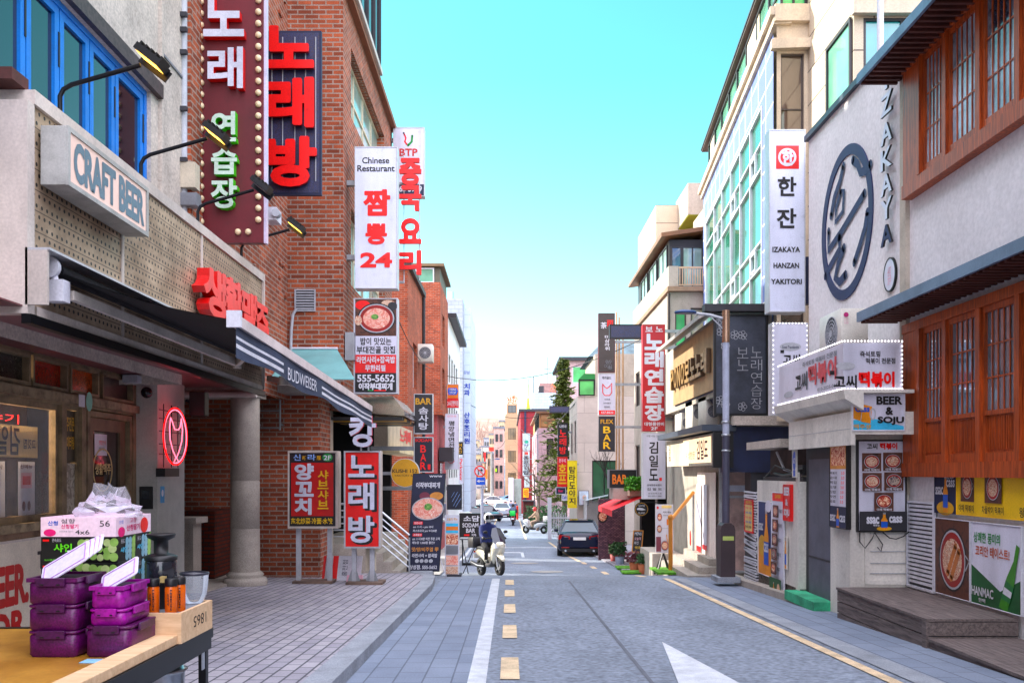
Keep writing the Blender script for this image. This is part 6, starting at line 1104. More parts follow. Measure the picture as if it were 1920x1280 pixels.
sign('grey_message_board', 'wide grey electronic message board on an arm, upper one beside the crimson sign', 30, (1143, 608, 1204, 635), [('r', 1146, 611, 1201, 632, mesh)], face=darkgrey, case=blackm, depth=.2, cat='message board', group='grey electronic boards over the street', arms=((620, 5.65),))
sign('grey_message_board', 'small distant grey electronic message board in front of the conifer', 56, (1030, 761, 1068, 774), [('r', 1032, 763, 1066, 772, mesh)], face=darkgrey, case=blackm, depth=.2, cat='message board', group='grey electronic boards over the street', arms=((768, 4.4),))
sign('orange_bar_sign', 'black box sign reading BAR in orange beside a planter of ferns', 31, (1142, 880, 1194, 915), [('t', 'BAR', 1148, 889, 1176, 907, orange, {'bold': .03})], face=black, case=greym, depth=.6)
# shop under BAR sign
t = thing('red_awning_shop', 'narrow bar shop with red awning, brick-print panel and stone balcony ledge', 'shop', (4.7, 32, -1.5))
MB().box(U(1150, 30.8), 5.64, 30.9, 32, V(936, 31), V(915, 31), M('ledge_stone', (170, 160, 152), .8, var=.15)).box(U(1183, 30), 5.6, 30.3, 31, V(930, 30), V(908, 30), cream).build('ledge', t)
MB().box(4.6, 5.64, 31.5, 32, -1.6, .6, dark).box(4.9, 5.62, 28.2, 30.5, -1.4, 2.0, M('shop_stone')).build('wall', t)
aw = MB(); y0, y1 = 29.6, 34; aw.add([(3.35, y0, .25), (3.35, y1, .25), (4.5, y1, .75), (4.5, y0, .75), (3.35, y0, .05), (3.35, y1, .05)], [(0, 1, 2, 3), (0, 4, 5, 1)], M('awning_red', (214, 34, 60), .6)); aw.build('awning', t)
pn = MB(FC(34.5)).box(U(1122, 34.5), U(1172, 34.5), G(34.5), V(935, 34.5), -.05, 0, brickmat('print_brick', (150, 110, 120), (96, 70, 84), (60, 46, 56), bw=.12, rh=.05)); pn.disc(U(1130, 34.5), V(968, 34.5), .2, .23, .01, black, 24).disc(U(1130, 34.5), V(968, 34.5), .15, .17, .014, foodR, 20); pn.build('brick_print_panel', t)
sg = thing('round_goose_sign', 'round black sign with white goose silhouette hanging beside the red awning', 'sign', (U(1203, 28.5), 28.5, V(968, 28.5))); d = 28.5; x, z = U(1203, d), V(954, d)
f = MB(FC(d)).disc(x, z, .22, .22, 0, black, 32).ring(x, z, .2, .2, .012, 0, .004, gold, 32).ring(x, z, .22, .22, .02, -.05, .002, black, 32); f.quad([(x - .14, z - .02, .005), (x + .02, z - .04, .005), (x + .13, z - .02, .005), (x + .04, z + .03, .005), (x - .08, z + .05, .005), (x - .15, z + .02, .005)], white).text('GOOSE', x - .1, z + .08, x + .1, z + .14, .005, white).text('ISLAND', x - .1, z - .15, x + .1, z - .09, .005, white); f.build('disc', sg); MB().box(x, 4.9, d + .02, d + .05, z + .2, z + .23, black).build('bracket', sg)
def fern(name, label, c, r, h, n, mat_, pot=None, cat='plant', group=None):
    t = thing(name, label, cat, c, group); b = MB(); rr = random.Random(hash(label) % 1000)
    rr = random.Random(len(label) * 7 + n)
    for k in range(n):
        a = rr.uniform(0, 6.28); q = r * math.sqrt(rr.random()); z = rr.uniform(.1, 1) * h; p = Vector((c[0] + q * math.cos(a), c[1] + q * math.sin(a), c[2] + z)); s = rr.uniform(.03, .07) * (1 + r)
        u = Vector((rr.uniform(-1, 1), rr.uniform(-1, 1), rr.uniform(-.3, 1))).normalized() * s; w_ = u.cross(Vector((rr.uniform(-1, 1), rr.uniform(-1, 1), rr.uniform(-1, 1)))).normalized() * s * .5
        b.quad([p - u, p + w_, p + u, p - w_], mat_)
    b.build('leaves', t)
    if pot: MB().lathe([(pot[0] * .75, -pot[1]), (pot[0], 0), (pot[0] * .9, 0)], c, pot[2], 14).build('pot', t)
    return t
fernm = M('fern_green', (90, 150, 60), .6, rgb2=(44, 96, 30), var=.3, scale=8)
fern('hanging_fern', 'bright green ferns spilling over the cream balcony planter', (U(1190, 30.1), 30.1, V(922, 30.1)), .35, .5, 500, fernm)
terra = M('terracotta', (160, 96, 70), .8, var=.15); dgreen = M('dark_leaf', (50, 84, 44), .6, rgb2=(26, 50, 24), var=.3, scale=6)
for i, (px, py, d, r, h, m_, pm_, lab) in enumerate(((1190, 1030, 27.5, .28, .3, M('plum_leaf', (110, 60, 70), .6), terra, 'plum-leaved plant in a low terracotta pot by the steps'), (1207, 1038, 26.5, .22, .3, dgreen, terra, 'dark green plant in a terracotta pot nearest the grey wall'), (1162, 1010, 31, .25, .5, dgreen, M('pot_grey', (130, 140, 156), .6), 'leafy plant in a square grey pot beside the black sedan'), (1152, 1000, 33, .2, .35, dgreen, M('pot_red', (130, 50, 50), .6), 'small plant in a dark red pot behind the black sedan'))):
    fern('potted_plant', lab, (U(px, d), d, G(d) + .3), r, h, 220, m_, (.17, .28, pm_), group='pots in front of the bar')
t = thing('chalkboard_easel', 'wooden framed chalkboard menu leaning outside the bar', 'sign', (U(1193, 29), 29, G(29))); d = 29; T = Fr((U(1184, d), d, V(1035, d)), (1, 0, 0), (.12, .25, 1)); f = MB(T).box(0, .33, 0, .72, -.03, -.004, black).frame(0, 0, .33, .72, .03, -.03, .01, M('rail_wood')); f.text('MENU', .06, .56, .28, .66, .002, white).text('오늘의', .06, .4, .26, .5, .002, pink).text('와인', .06, .26, .2, .36, .002, white).text('맥주', .1, .1, .28, .2, .002, yellow); f.build('board', t)
d = 25.2
t = thing('white_menu_banner', 'tall white menu banner with two bowls and a drink on the low grey wall', 'banner', (U(1246, d), d, V(1035, d))); f = MB(Fr((U(1230, d), d, V(1037, d)), (1, 0, 0), (.0, .05, 1))); wb, hb = 33 * d / FPX, 92 * d / FPX; f.box(0, wb, 0, hb, -.03, -.004, signwhite)
draw(f, [('e', 12, 7, 6, 3, redl), ('r', 34, 2, 90, 8, M('cream_print', (240, 214, 150), .6)), ('bowl', 22, 26, 14, 8, foodR), ('bowl', 20, 50, 14, 8, foodW), ('r', 62, 30, 78, 42, orange), ('t', '커피 메뉴', 40, 14, 88, 18, darkgrey), ('t', '아메리카노', 40, 21, 80, 24, greym), ('r', 2, 48, 98, 49, lightgrey), ('l', [(60, 62), (66, 78)], 5, M('tan_print')), ('bowl', 50, 84, 22, 10, foodW), ('r', 0, 66, 28, 96, M('dusk_print', (110, 50, 66), .5))], lambda a, c: (wb * a / 100, hb * (1 - c / 100)), (wb / 100, hb / 100)); f.build('banner_sheet', t)
MB().box(U(1222, 25), U(1276, 25), 24.9, 27.2, G(25) - .3, V(1037, 25), M('shop_stone')).build('low_wall').__setitem__('kind', 'structure')
d = 22.8
t = thing('folding_sign_frame', 'empty black A-shaped folding sign frame on the pavement', 'sign', (U(1245, d), d, G(d)))
for y in (0, .3): MB().bar((U(1231, d), d + y, G(d)), (U(1244, d), d + .15, V(1038, d)), .035, .035, black).bar((U(1259, d), d + y, G(d)), (U(1246, d), d + .15, V(1038, d)), .035, .035, black).bar((U(1233, d), d + y, G(d) + .09), (U(1257, d), d + y, G(d) + .09), .03, .03, black).build('frame', t)
for k, (x0, x1, y0, y1) in enumerate(((3.6, 4.3, 22.0, 23.3), (3.3, 4.5, 26.4, 27.0), (3.4, 4.4, 28.4, 29.2))): tag(MB().box(x0, x1, y0, y1, G(y0) + .02, G(y0) + .07, M('turf_green', (96, 150, 60), .95, var=.3, scale=8, bump=.8)).build('turf_mat'), ('green turf mat under the A-shaped frame', 'green turf strip before the potted plants', 'green turf strip behind the sedan, by the chalkboard')[k], 'mat', 'turf mats')
# beige house with green window
t = block('beige_green_window_house', 'beige plaster house with bright green corner window and big green-curtained ground window', 3.45, 9, 46, 52, -2.6, 5.35, brickmat('beige_panel', (204, 192, 184), (198, 186, 178), (176, 162, 154), bw=1.9, rh=1.5, ms=.015, bump=.2, dirt=.15), front=[(4.2, -.05, 5.45, 2.1, 2, 1, blackm, glassmat('curtain_green', .4, .2, (40, 90, 60)))], side=[(47, 2.5, 48.2, 4.2, 1, 1, blackm, glassd), (49.6, 2.5, 50.8, 4.2, 1, 1, blackm, glassd)], roofm=beige)
MB().box(4.36, 9, 46.02, 52, 5.36, 7.5, beige).add([(4.1, 47, 7.5), (9, 47, 7.5), (9, 53, 7.5), (4.1, 53, 7.5), (4.9, 48.5, 8.4), (9, 48.5, 8.4), (9, 52, 8.4), (4.9, 52, 8.4)], [(0, 1, 5, 4), (1, 2, 6, 5), (2, 3, 7, 6), (3, 0, 4, 7), (4, 5, 6, 7)], M('slate_roof', (86, 104, 112), .6, var=.25)).build('upper_wall', t)
window(t, FC(46.0), 3.5, 5.36, 4.34, 6.2, 1, 1, blackm, glassmat('bright_green_glass', .3, .3, (100, 220, 110)), t=.07, inset=-.02); MB().add([(3.5, 46, 6.2), (4.34, 46, 6.2), (4.34, 46, 6.5), (3.8, 46, 6.5), (3.5, 48, 6.2), (4.34, 48, 6.2), (4.34, 48, 6.5), (3.8, 48, 6.5)], [(0, 1, 2, 3), (0, 3, 7, 4), (3, 2, 6, 7)], M('awning_green', (20, 120, 60), .4)).build('curved_top', t)
# ------------------------------------------------------------------ trees and plants
def limb(b, p, d, L, r, n, rr, m, spread=.7, minr=.004):
    q = p + d * L; mid = p + d * L * .5 + Vector((rr.uniform(-1, 1), rr.uniform(-1, 1), rr.uniform(-.3, .6))) * L * .06
    b.tube([p, mid, q], [r, r * .85, r * .65], m, 5 if n > 2 else 3, caps=False)
    if n <= 0 or r < minr: return
    for k in range(rr.choice((2, 3, 3))):
        dd = (d + Vector((rr.uniform(-1, 1), rr.uniform(-1, 1), rr.uniform(-.3, .9))) * spread).normalized(); limb(b, q if k < 2 else mid, dd, L * rr.uniform(.62, .85), r * rr.uniform(.5, .68), n - 1, rr, m, spread, minr)
def bare_tree(label, base, h, seed, n=5, group=None, m=None):
    t = thing('bare_tree', label, 'tree', base, group); rr = random.Random(seed); b = MB(); m = m or bark
    limb(b, Vector(base), Vector((.05, 0, 1)).normalized(), h * .3, h * .018, n, rr, m); b.build('branches', t); return t
def conifer(label, base, h, w, seed, n=900):
    t = thing('conifer', label, 'tree', base); rr = random.Random(seed); B = Vector(base)
    MB().tube([B, B + Vector((.1, 0, h * .5)), B + Vector((0, 0, h))], [h * .018, h * .012, .02], bark, 8).build('trunk', t); b = MB()
    for k in range(n):
        z = rr.uniform(.16, 1) ** .9; L = w * (1.05 - z) * rr.uniform(.45, 1.1) + .12; a = rr.uniform(0, 6.283)
        if math.sin(a * 2.5 + z * 19) < -.3 and rr.random() < .85: continue
        p0 = B + Vector((0, 0, z * h)); dr = Vector((math.cos(a), math.sin(a), rr.uniform(-.15, .25)))
        for q in range(5):
            f = (q + 1) / 5; p = p0 + dr * L * f + Vector((0, 0, -.12 * f * f * L + rr.uniform(-.06, .06))); s = rr.uniform(.13, .27)
            for _ in range(2):
                u = (dr * .8 + Vector((rr.uniform(-.7, .7), rr.uniform(-.7, .7), rr.uniform(-.5, .5)))).normalized() * s; w_ = u.cross(Vector((rr.uniform(-1, 1), rr.uniform(-1, 1), 1))).normalized() * s * .33; b.quad([p - u, p + w_, p + u, p - w_], needle)
    b.build('crown', t); return t
conifer('tall ragged olive green conifer behind the white fence', (3.55, 59, G(59)), 11.3, 2.5, 3, 980)
bare_tree('grey leafless tree in front of the pinkish stone house', (2.0, 64, G(64)), 6.5, 11, 6)
bare_tree('small dark leafless tree below the FLEX BAR sign', (4.75, 43, -.2), 3.6, 8, 4, m=M('bark_dark', (50, 40, 40), .9))
for i, (x, y, r, h, n, lab) in enumerate(((2.2, 68, 1.0, 1.7, 900, 'dark green shrub under the leafless tree'), (2.9, 56, .7, 1.9, 700, 'tall dark shrub behind the white fence pillar'), (1.9, 72, .8, 1.1, 400, 'low shrub at the street corner, left of the others'))): fern('shrub', lab, (x, y, G(y)), r, h, n, dgreen, cat='shrub', group='shrubs by the white fence')
# white fence
t = thing('white_picket_fence', 'white metal picket fence with a square end pillar before the conifer', 'fence', (2.9, 52, G(52))); g = G(52)
MB().box(2.2, 2.42, 51.9, 52.2, g, g + 2.4, white).build('pillar', t); f = MB()
for k in range(11): x = 2.5 + k * .1; f.box(x, x + .035, 52, 52.04, g + .1, g + 1.6 - .03 * k + .12 * (k % 2), white)
f.box(2.42, 3.6, 51.97, 51.999, g + .3, g + .38, white).box(2.42, 3.6, 51.97, 51.999, g + 1.2, g + 1.28, white); f.build('picket_panel', t)
t = thing('delineator_post', 'orange and white striped flexible post beside the black sedan', 'bollard', (U(1054, 43), 43, G(43))); x = U(1054, 43); g = G(43)
MB().lathe([(.12, 0), (.12, .03), (.045, .05), (.04, .95), (.02, .98)], (x, 43, g), M('post_orange', (236, 80, 40), .5), 12).lathe([(.048, .4), (.048, .52)], (x, 43, g), white, 12).lathe([(.046, .68), (.046, .8)], (x, 43, g), white, 12).build('post', t)
t = thing('glass_stall', 'pale glass street stall with slanted roof beside the brick-print panel', 'stall', (4.4, 47, G(46))); pl = M('stall_panel', (190, 204, 208), .2, var=.08)
MB().box(3.75, 5.2, 44.5, 45.9, G(45), G(45) + .7, pl).box(3.75, 3.8, 44.5, 45.9, G(45) + .7, .3, alu).box(5.15, 5.2, 44.5, 45.9, G(45) + .7, .3, alu).box(4.4, 4.45, 44.5, 44.55, G(45) + .7, .3, alu).build('frame', t); MB().quad([(3.7, 44.4, .1), (5.3, 44.4, .45), (5.3, 46, .45), (3.7, 46, .1)], pl).build('roof', t); MB().quad([(3.8, 44.52, G(45) + .7), (5.15, 44.52, G(45) + .7), (5.15, 44.52, .3), (3.8, 44.52, .1)], clear).build('pane', t)
tag(MB().box(3.2, 3.7, 44.2, 44.6, G(44), G(44) + .5, yellow).build('salt_box', bevel=.03), 'yellow grit box at the kerb before the glass stall', 'box')
sign('portrait_panel', 'pale advertising panel with a portrait beside the yellow banner', 45.7, (1085, 919, 1104, 947), [('r', 1086, 921, 1103, 945, M('ad_blue', (206, 218, 232), .4)), ('e', 1096, 932, 4, 4.5, M('face_print', (226, 186, 160), .6)), ('r', 1090, 937, 1102, 945, white)], case=black, depth=.1)
# ------------------------------------------------------------------ right-hand signs further down
sign('small_karaoke_sign', 'black vertical 노래방 sign with red letters above the red pub sign', 50, (1046, 793, 1065, 855), [('t', '나르샤', 1049, 796, 1062, 802, white), ('vt', '노래방', 1049, 804, 1062, 852, redl, {'bold': .03})], face=black, case=black, depth=.25, arms=((810, 3.45),))
sign('pub_vertical_sign', 'red vertical 호프 pub sign with gold letters under the black karaoke sign', 50, (1045, 856, 1064, 912), [('t', '본두비', 1048, 859, 1061, 867, pink), ('vt', '호프', 1047, 868, 1062, 908, M('gold_letter'), {'bold': .03})], face=red, case=red, depth=.25, arms=((880, 3.45),))
sign('framed_beer_sign', 'small dark square sign with pink word Beer beneath the red pub sign', 50, (1042, 913, 1061, 926), [('r', 1043, 914, 1060, 925, navy), ('t', 'Beer', 1047, 917, 1056, 922, M('letter_pink', (226, 70, 110), .4))], case=white, depth=.15, arms=((920, 3.45),))
sign('blue_beer_sign', 'small white and blue Cafri sign at the foot of the yellow banner', 45.8, (1053, 926, 1064, 938), [('t', 'Cafri', 1054, 929, 1063, 935, blue)], depth=.1, arms=((932, 3.5),))
sign('yellow_banner', 'yellow vertical cloth banner with black brush letters 탐라도야지', 45.6, (1064, 863, 1082, 952), [('vt', '탐라도야지', 1067, 873, 1079, 946, black, {'bold': .02})], face=M('banner_yellow', (226, 206, 60), .7), case=M('banner_yellow'), depth=.03, cat='banner', arms=((870, 3.5),))
sign('pale_clinic_sign', 'pale teal vertical sign with a small swirl mark on the red tiled building', 100, (980, 812, 994, 844), [('e', 987, 828, 4, 3, teal), ('t', '미소', 983, 832, 991, 836, blue)], face=M('pale_teal', (196, 224, 230), .5), depth=.4, arms=((820, 2.5),))
sign('gimbap_sign', 'pale vertical sign 종로김밥 with a red mark below the teal sign', 100, (980, 845, 993, 892), [('r', 983, 847, 990, 852, redl), ('vt', '종로김밥', 981.5, 854, 991.5, 890, navy, {'bold': .03})], face=M('pale_teal'), depth=.4, arms=((860, 2.5),))
sign('round_pale_sign', 'rounded pale sign with faint lettering under the gimbap sign', 99, (983, 893, 993, 913), [('vt', '분식', 986, 896, 990, 910, greym)], face=M('pale_teal'), depth=.3, arms=((900, 2.5),))
sign('yellow_shop_sign', 'small yellow sign with red letters low on the far right shops', 98, (981, 915, 991, 932), [('t', '식당', 982, 917, 990, 930, redl)], face=yellow, case=yellow, depth=.2, arms=((922, 2.5),))
# ------------------------------------------------------------------ far buildings
pinkst = brickmat('pink_stone', (206, 176, 178), (198, 166, 170), (178, 150, 152), bw=1.4, rh=.5, ms=.02, bump=.2, dirt=.12)
tanst = brickmat('tan_stone', (186, 156, 130), (178, 148, 122), (150, 124, 104), bw=2.0, rh=1.0, ms=.02, bump=.2, dirt=.1)
redt = brickmat('maroon_tile', (150, 60, 66), (138, 54, 60), (120, 50, 56), bw=.6, rh=.3, ms=.02, bump=.1, dirt=.1)
bw = M('brown_frame', (120, 84, 60), .5)
t = block('pink_stone_house', 'pinkish stone house with glazed brown roof room behind the leafless tree', 2.5, 9, 78, 100, -3.2, 5.3, pinkst, front=[(3.2, 2.8, 3.8, 4.4, 1, 1, blackm, glassd)], side=[(80 + k * 6, z, 83 + k * 6, z + 1.6, 2, 1, white, glassd) for k in range(3) for z in (.5, 3.2)])
MB().box(2.6, 9, 78.4, 99, 5.31, 6.55, M('porch_brown', (190, 130, 84), .5)).box(2.3, 9, 78, 99.5, 6.56, 6.74, bw).build('roof_room', t); window(t, FC(78.38), 2.7, 5.4, 4.6, 6.5, 3, 2, bw, glassmat('amber_glass', .4, .1, (196, 140, 90)), inset=0); [window(t, FR(2.58), -82 - k * 4, 5.4, -79 - k * 4, 6.5, 3, 1, blackm, glassl, inset=0) for k in range(3)]
t = block('maroon_tile_house', 'maroon tiled building with a dark centre stripe and thin lit side', 1.3, 9, 106, 140, -3.4, 8.6, redt, side=[(110 + k * 7, z, 113 + k * 7, z + 2, 1, 1, wf, glassd) for k in range(3) for z in (0, 4)])
MB().box(1.75, 1.98, 105.9, 106, -3.4, 8.6, navy).box(1.1, 9, 105.8, 140, 8.61, 8.9, darkgrey).build('stripe', t)
t = block('tan_corner_building', 'tan stone corner building with plant-filled windows and roof garden', -.7, 1.55, 152, 175, -3.7, 11.2, tanst, front=[(-.2, z, 1.1, z + 1.9, 3, 1, blackm, glassmat('plant_glass', .4, .1, (120, 96, 60))) for z in (-.5, 3.2, 7.0)], side=[(154 + k * 5, z, 157 + k * 5, z + 1.8, 1, 1, blackm, glassd) for k in range(3) for z in (0, 3.6, 7.2)])
MB().box(-.5, 1.4, 152.3, 174, 11.21, 13.0, tanst).build('roof_wall', t); window(t, FC(152.28), -.2, 11.5, 1.1, 12.7, 2, 1, blackm, glassd, inset=0)
rust = M('rust_leaf', (206, 110, 50), .7, var=.3, scale=3, rgb2=(140, 70, 36))
fern('roof_shrub', 'rust orange shrubs on the tan building roof', (.5, 154, 13.0), 1.0, 1.6, 500, rust, cat='shrub')
t = thing('stepped_grey_building', 'large pale grey tiled building with sloping stepped left side', 'building', (5, 185, -3)); gt = brickmat('pale_grey_tile', (184, 196, 212), (176, 188, 206), (150, 162, 180), bw=1.2, rh=.6, ms=.03, bump=.1, dirt=.1)
b = MB(FC(184)).prism([(1.6, -3), (14, -3), (14, 17.6), (5.2, 17.6), (4.4, 14), (1.6, 10)], -16, 0, gt); b.build('wall', t)
for k in range(3): window(t, FC(183.9), 5.4 + k * 1.8, 10.6, 7 + k * 1.8, 14, 4, 1, white, glassl, inset=0)
MB().box(6, 7, 184, 188, 17.6, 19, darkgrey).tube([(4.9, 185, 17.6), (4.9, 185, 21)], .12, greym).tube([(3.9, 185, 17), (3.9, 185, 20.5)], .08, greym).build('roof_mast', t)
t = thing('green_spire', 'thin bright yellow-green pointed mast rising before the grey tiled building', 'mast', (U(990, 120), 120, 6)); MB().lathe([(.36, 0), (.36, .2), (.12, 2.3), (.05, 2.35), (.04, 4.2)], (U(990, 120), 120, 9.0), M('lime', (180, 226, 40), .5), 10).build('mast', t)
t = block('brown_slab_block', 'far brown apartment slab with balcony ledges above the grey building', 10.4, 17, 310, 330, 0, 32, brickmat('brown_panel', (170, 136, 132), (160, 128, 126), (140, 110, 110), bw=4, rh=1.4, ms=.1, bump=.1)); MB().box(10.1, 10.4, 309, 330, 30, 30.6, white).box(10.1, 10.4, 309, 330, 27, 27.6, white).box(10.1, 10.4, 309, 330, 24, 24.6, white).build('balcony', t); MB().tube([(13, 312, 32), (13, 312, 41)], .15, greym).tube([(12, 312, 37), (14, 312, 37)], .12, greym).build('aerial', t)
fern('roof_shrub', 'orange tree clump in front of the far brown slab', (11.6, 200, 17), 2.6, 4, 500, rust, cat='shrub')
t = block('mauve_upper_house', 'mauve house with dark eave and strip windows behind the conifer', 3.9, 9, 66, 76, -2.8, 9.6, pinkst, side=[(67 + k * 3, 7, 69.5 + k * 3, 9, 3, 1, white, glassb) for k in range(3)], front=[(4.6, 8, 5.6, 9.2, 1, 1, white, greenwin)]); MB().box(3.6, 9, 65.6, 76, 9.61, 9.85, darkgrey).build('roof', t)
# small houses climbing the far hill
cw_ = [M('house_white', (206, 196, 186), .8), M('house_cream', (196, 174, 146), .8), M('house_pink', (198, 166, 160), .8), M('house_grey', (166, 166, 172), .8)]
HS = [(880, 892, 849, 878, 235, 0, 1), (891, 902, 852, 880, 225, 1, 1), (881, 893, 838, 852, 290, 0, 0), (893, 904, 843, 858, 280, 3, 1), (903, 916, 838, 880, 215, 0, 0), (914, 922, 850, 890, 195, 1, 0), (926, 945, 803, 925, 180, 2, 0), (921, 930, 842, 900, 205, 3, 0), (884, 900, 872, 905, 170, 0, 0), (896, 908, 868, 895, 190, 1, 0), (880, 890, 858, 885, 255, 2, 1), (884, 897, 826, 846, 340, 1, 0), (907, 918, 822, 842, 300, 3, 0), (917, 928, 815, 846, 262, 1, 0), (936, 946, 790, 830, 232, 1, 0), (899, 908, 838, 849, 320, 2, 1)]
for i, (x0, x1, y0, y1, d, ci, gab) in enumerate(HS):
    a, c, z0, z1 = U(x0, d), U(x1, d), V(y1, d) - 4, V(y0, d)
    lab = ['white gabled house low on the far hill left edge', 'cream gabled house next to the grey-roofed houses', 'white flat house high on the hill below the trees', 'grey gabled house under the bare hill trees', 'white shop house with stacked signs on the far left street', 'narrow cream house behind the tall utility pole', 'tall pink house left of the tan corner building', 'grey house behind the red box sign', 'white house at street level beside the pale blue fin', 'cream house just right of the street-level white house', 'pink gabled house peeping beside the sign fin', 'cream flat block highest on the far hill among bare trees', 'grey flat block high behind the white shop house', 'cream stepped house above the red box sign', 'narrow cream tower behind the tall pink house', 'small pink gabled house right under the hill trees'][i]
    t = thing('hill_house', lab, 'house', ((a + c) / 2, d, z0), 'small houses up the far hill'); right = x0 > 910
    MB().box(a, c, d, d + 12, z0, z1, cw_[ci]).build('wall', t)
    if gab: MB(FC(d - .3)).prism([(a - .3, z1), (c + .3, z1), ((a + c) / 2, z1 + (c - a) * .35)], -12.6, 0, M('tile_grey', (120, 124, 136), .7, var=.2)).build('roof', t)
    else: MB().box(a - .15, c + .15, d - .15, d + 12, z1 + .01, z1 + .35, M('tile_grey')).build('roof', t)
    n = max(1, int((z1 - z0 - 3) / 3.2))
    for j in range(min(n, 5)):
        for q in ((.15, .42), (.58, .85)): window(t, FC(d), a + (c - a) * q[0], z1 - 2.6 - j * 3.1, a + (c - a) * q[1], z1 - 1.1 - j * 3.1, 1, 1, darkgrey, glassd, t=.15, inset=-.06)
for px, y0, y1, d, c, lab in ((909, 848, 880, 214, redl, 'red shop sign on the far white shop house'), (905, 858, 872, 213, teal, 'teal shop sign on the far white shop house'), (898, 880, 895, 168, yellow, 'yellow shop sign on the far street-level house'), (912, 880, 898, 160, orange, 'orange shop sign beside the far utility pole'), (930, 878, 884, 179, M('lime'), 'lime shop sign on the tall pink house'), (887, 884, 900, 168.5, blue, 'blue shop sign on the far street-level white house')): tag(MB().box(U(px - 1.8, d), U(px + 1.8, d), d - .9, d - .4, V(y1, d), V(y0, d), c).build('far_shop_sign', bevel=.02), lab, 'sign', 'shop signs on the far street')
# poles, lamp, pillar
d = 150
t = thing('utility_pole', 'grey concrete utility pole with a red box sign near its top', 'utility pole', (U(921.5, d), d, G(d))); MB().tube([(U(921.5, d), d, G(d)), (U(921.5, d), d, V(846, d))], [.2, .15], concrete, 10).build('pole', t); MB().box(U(917, d), U(926, d), d - .3, d + .3, V(845.5, d), V(838, d), M('box_red', (226, 70, 44), .5)).build('box', t); MB().tube([(U(923, d), d, V(861, d)), (U(930, d), d, V(860, d))], .06, greym).ball((U(933, d), d, V(860, d)), .45, .25, .12, M('lamp_blue')).build('lamp', t)
t = thing('utility_pole', 'thinner far utility pole left of the red box sign pole', 'utility pole', (U(904, 200), 200, G(200))); MB().tube([(U(904, 200), 200, G(200)), (U(904, 200), 200, V(838, 200))], .16, concrete, 8).tube([(U(900, 200), 200, V(846, 200)), (U(908, 200), 200, V(846, 200))], .08, greym).build('pole', t)
t = thing('street_lamp_post', 'thin grey street lamp post before the maroon tiled building', 'street lamp', (U(1002, 82), 82, G(82))); MB().tube([(U(1002, 82), 82, G(82)), (U(1002, 82), 82, V(892, 82)), (U(1000, 82), 82, V(889, 82)), (U(992, 82), 82, V(889, 82))], .06, greym).build('pole', t)
t = thing('white_gate_pillar', 'tall grey-green sign pillar, sunlit side painted white, standing beside the far road', 'pillar', (.7, 100, G(100))); MB().box(-.1, .46, 99.6, 101, G(100), V(895, 100), white).build('lit_side_slab', t); MB().box(.47, 1.32, 100, 101, G(100), V(897, 100), M('pillar_green', (160, 176, 172), .6)).build('green_slab', t)  # sunlit side of the pillar put into colour as a white slab
tag(MB().box(U(968, 88), U(972, 88), 88, 88.4, G(88), V(948, 88), M('post_orange')).build('orange_bollard', bevel=.04), 'square orange bollard at the far kerb', 'bollard')
t = thing('brown_bench_shed', 'low dark brown slatted shed beside the far lamp post', 'shed', (1.8, 86, G(86))); MB().box(U(981, 86), U(1002, 86), 86, 88, G(86), V(940, 86), M('shed_brown', (84, 40, 40), .7, var=.2)).build('wall', t); MB().box(U(980, 86), U(1003, 86), 85.8, 88.2, V(940, 86), V(938, 86), darkgrey).build('roof', t)
# wooded hill and its houses
b = MB(); rr = random.Random(9); hm = M('hill_earth', (150, 130, 116), .95, var=.2, scale=.05)
P_ = [[(x, y, G(y) - 1 + 6 * math.exp(-((x + 26) / 60) ** 2) * max(0, min(1, (y - 380) / 120))) for x in range(-200, 201, 20)] for y in range(380, 700, 20)]
n = len(P_[0]); b.add([p for r_ in P_ for p in r_], [(i * n + j, i * n + j + 1, (i + 1) * n + j + 1, (i + 1) * n + j) for i in range(len(P_) - 1) for j in range(n - 1)], hm, True); b.build('hill', kind='structure')
b = MB(); bk = M('far_bark', (150, 124, 116), .9)
for k in range(70):
    x = rr.uniform(-34, 0); y = rr.uniform(420, 500); z = G(y) - 1 + 6 * math.exp(-((x + 26) / 60) ** 2) * max(0, min(1, (y - 380) / 120)) - .5; limb(b, Vector((x, y, z)), Vector((0, 0, 1)), rr.uniform(2.2, 3.6), .16, 4, rr, bk, .8, .03)
b.build('far_woods', kind='stuff').__setitem__('label', 'bare brownish trees covering the far hill')
# thin service cables strung across and along the street
for k, (a, c, sag, lab) in enumerate((((6.6, 17.5, 6.4), (5.9, 13.2, 8.2), .15, 'thin cable from the tall light box to the white house roof'), ((-3.2, 44, 6.2), (5.7, 33, 6.8), .9, 'thin cable sagging across the street before the noodle sign'), ((-3.3, 25, 6.3), (-3.3, 39.5, 6.0), .5, 'thin cable along the orange brick fronts'), ((3.5, 46.2, 5.2), (1.4, 106, 6.5), 1.2, 'cable running down the right side of the street'), ((-3.4, 72, 7), (2.6, 79, 6.4), .6, 'cable crossing from the grey tower to the pink stone house'), ((-1.9, 150, 5.5), (-.6, 153, 7), .3, 'short cable from the utility pole to the tan building'))):
    a, c = Vector(a), Vector(c); tag(MB().tube([a + (c - a) * (i / 12) - Vector((0, 0, sag * 4 * (i / 12) * (1 - i / 12))) for i in range(13)], .008 + .00022 * (a.y + c.y) / 2, black, 5).build('overhead_cable'), lab, 'cable', 'overhead cables')
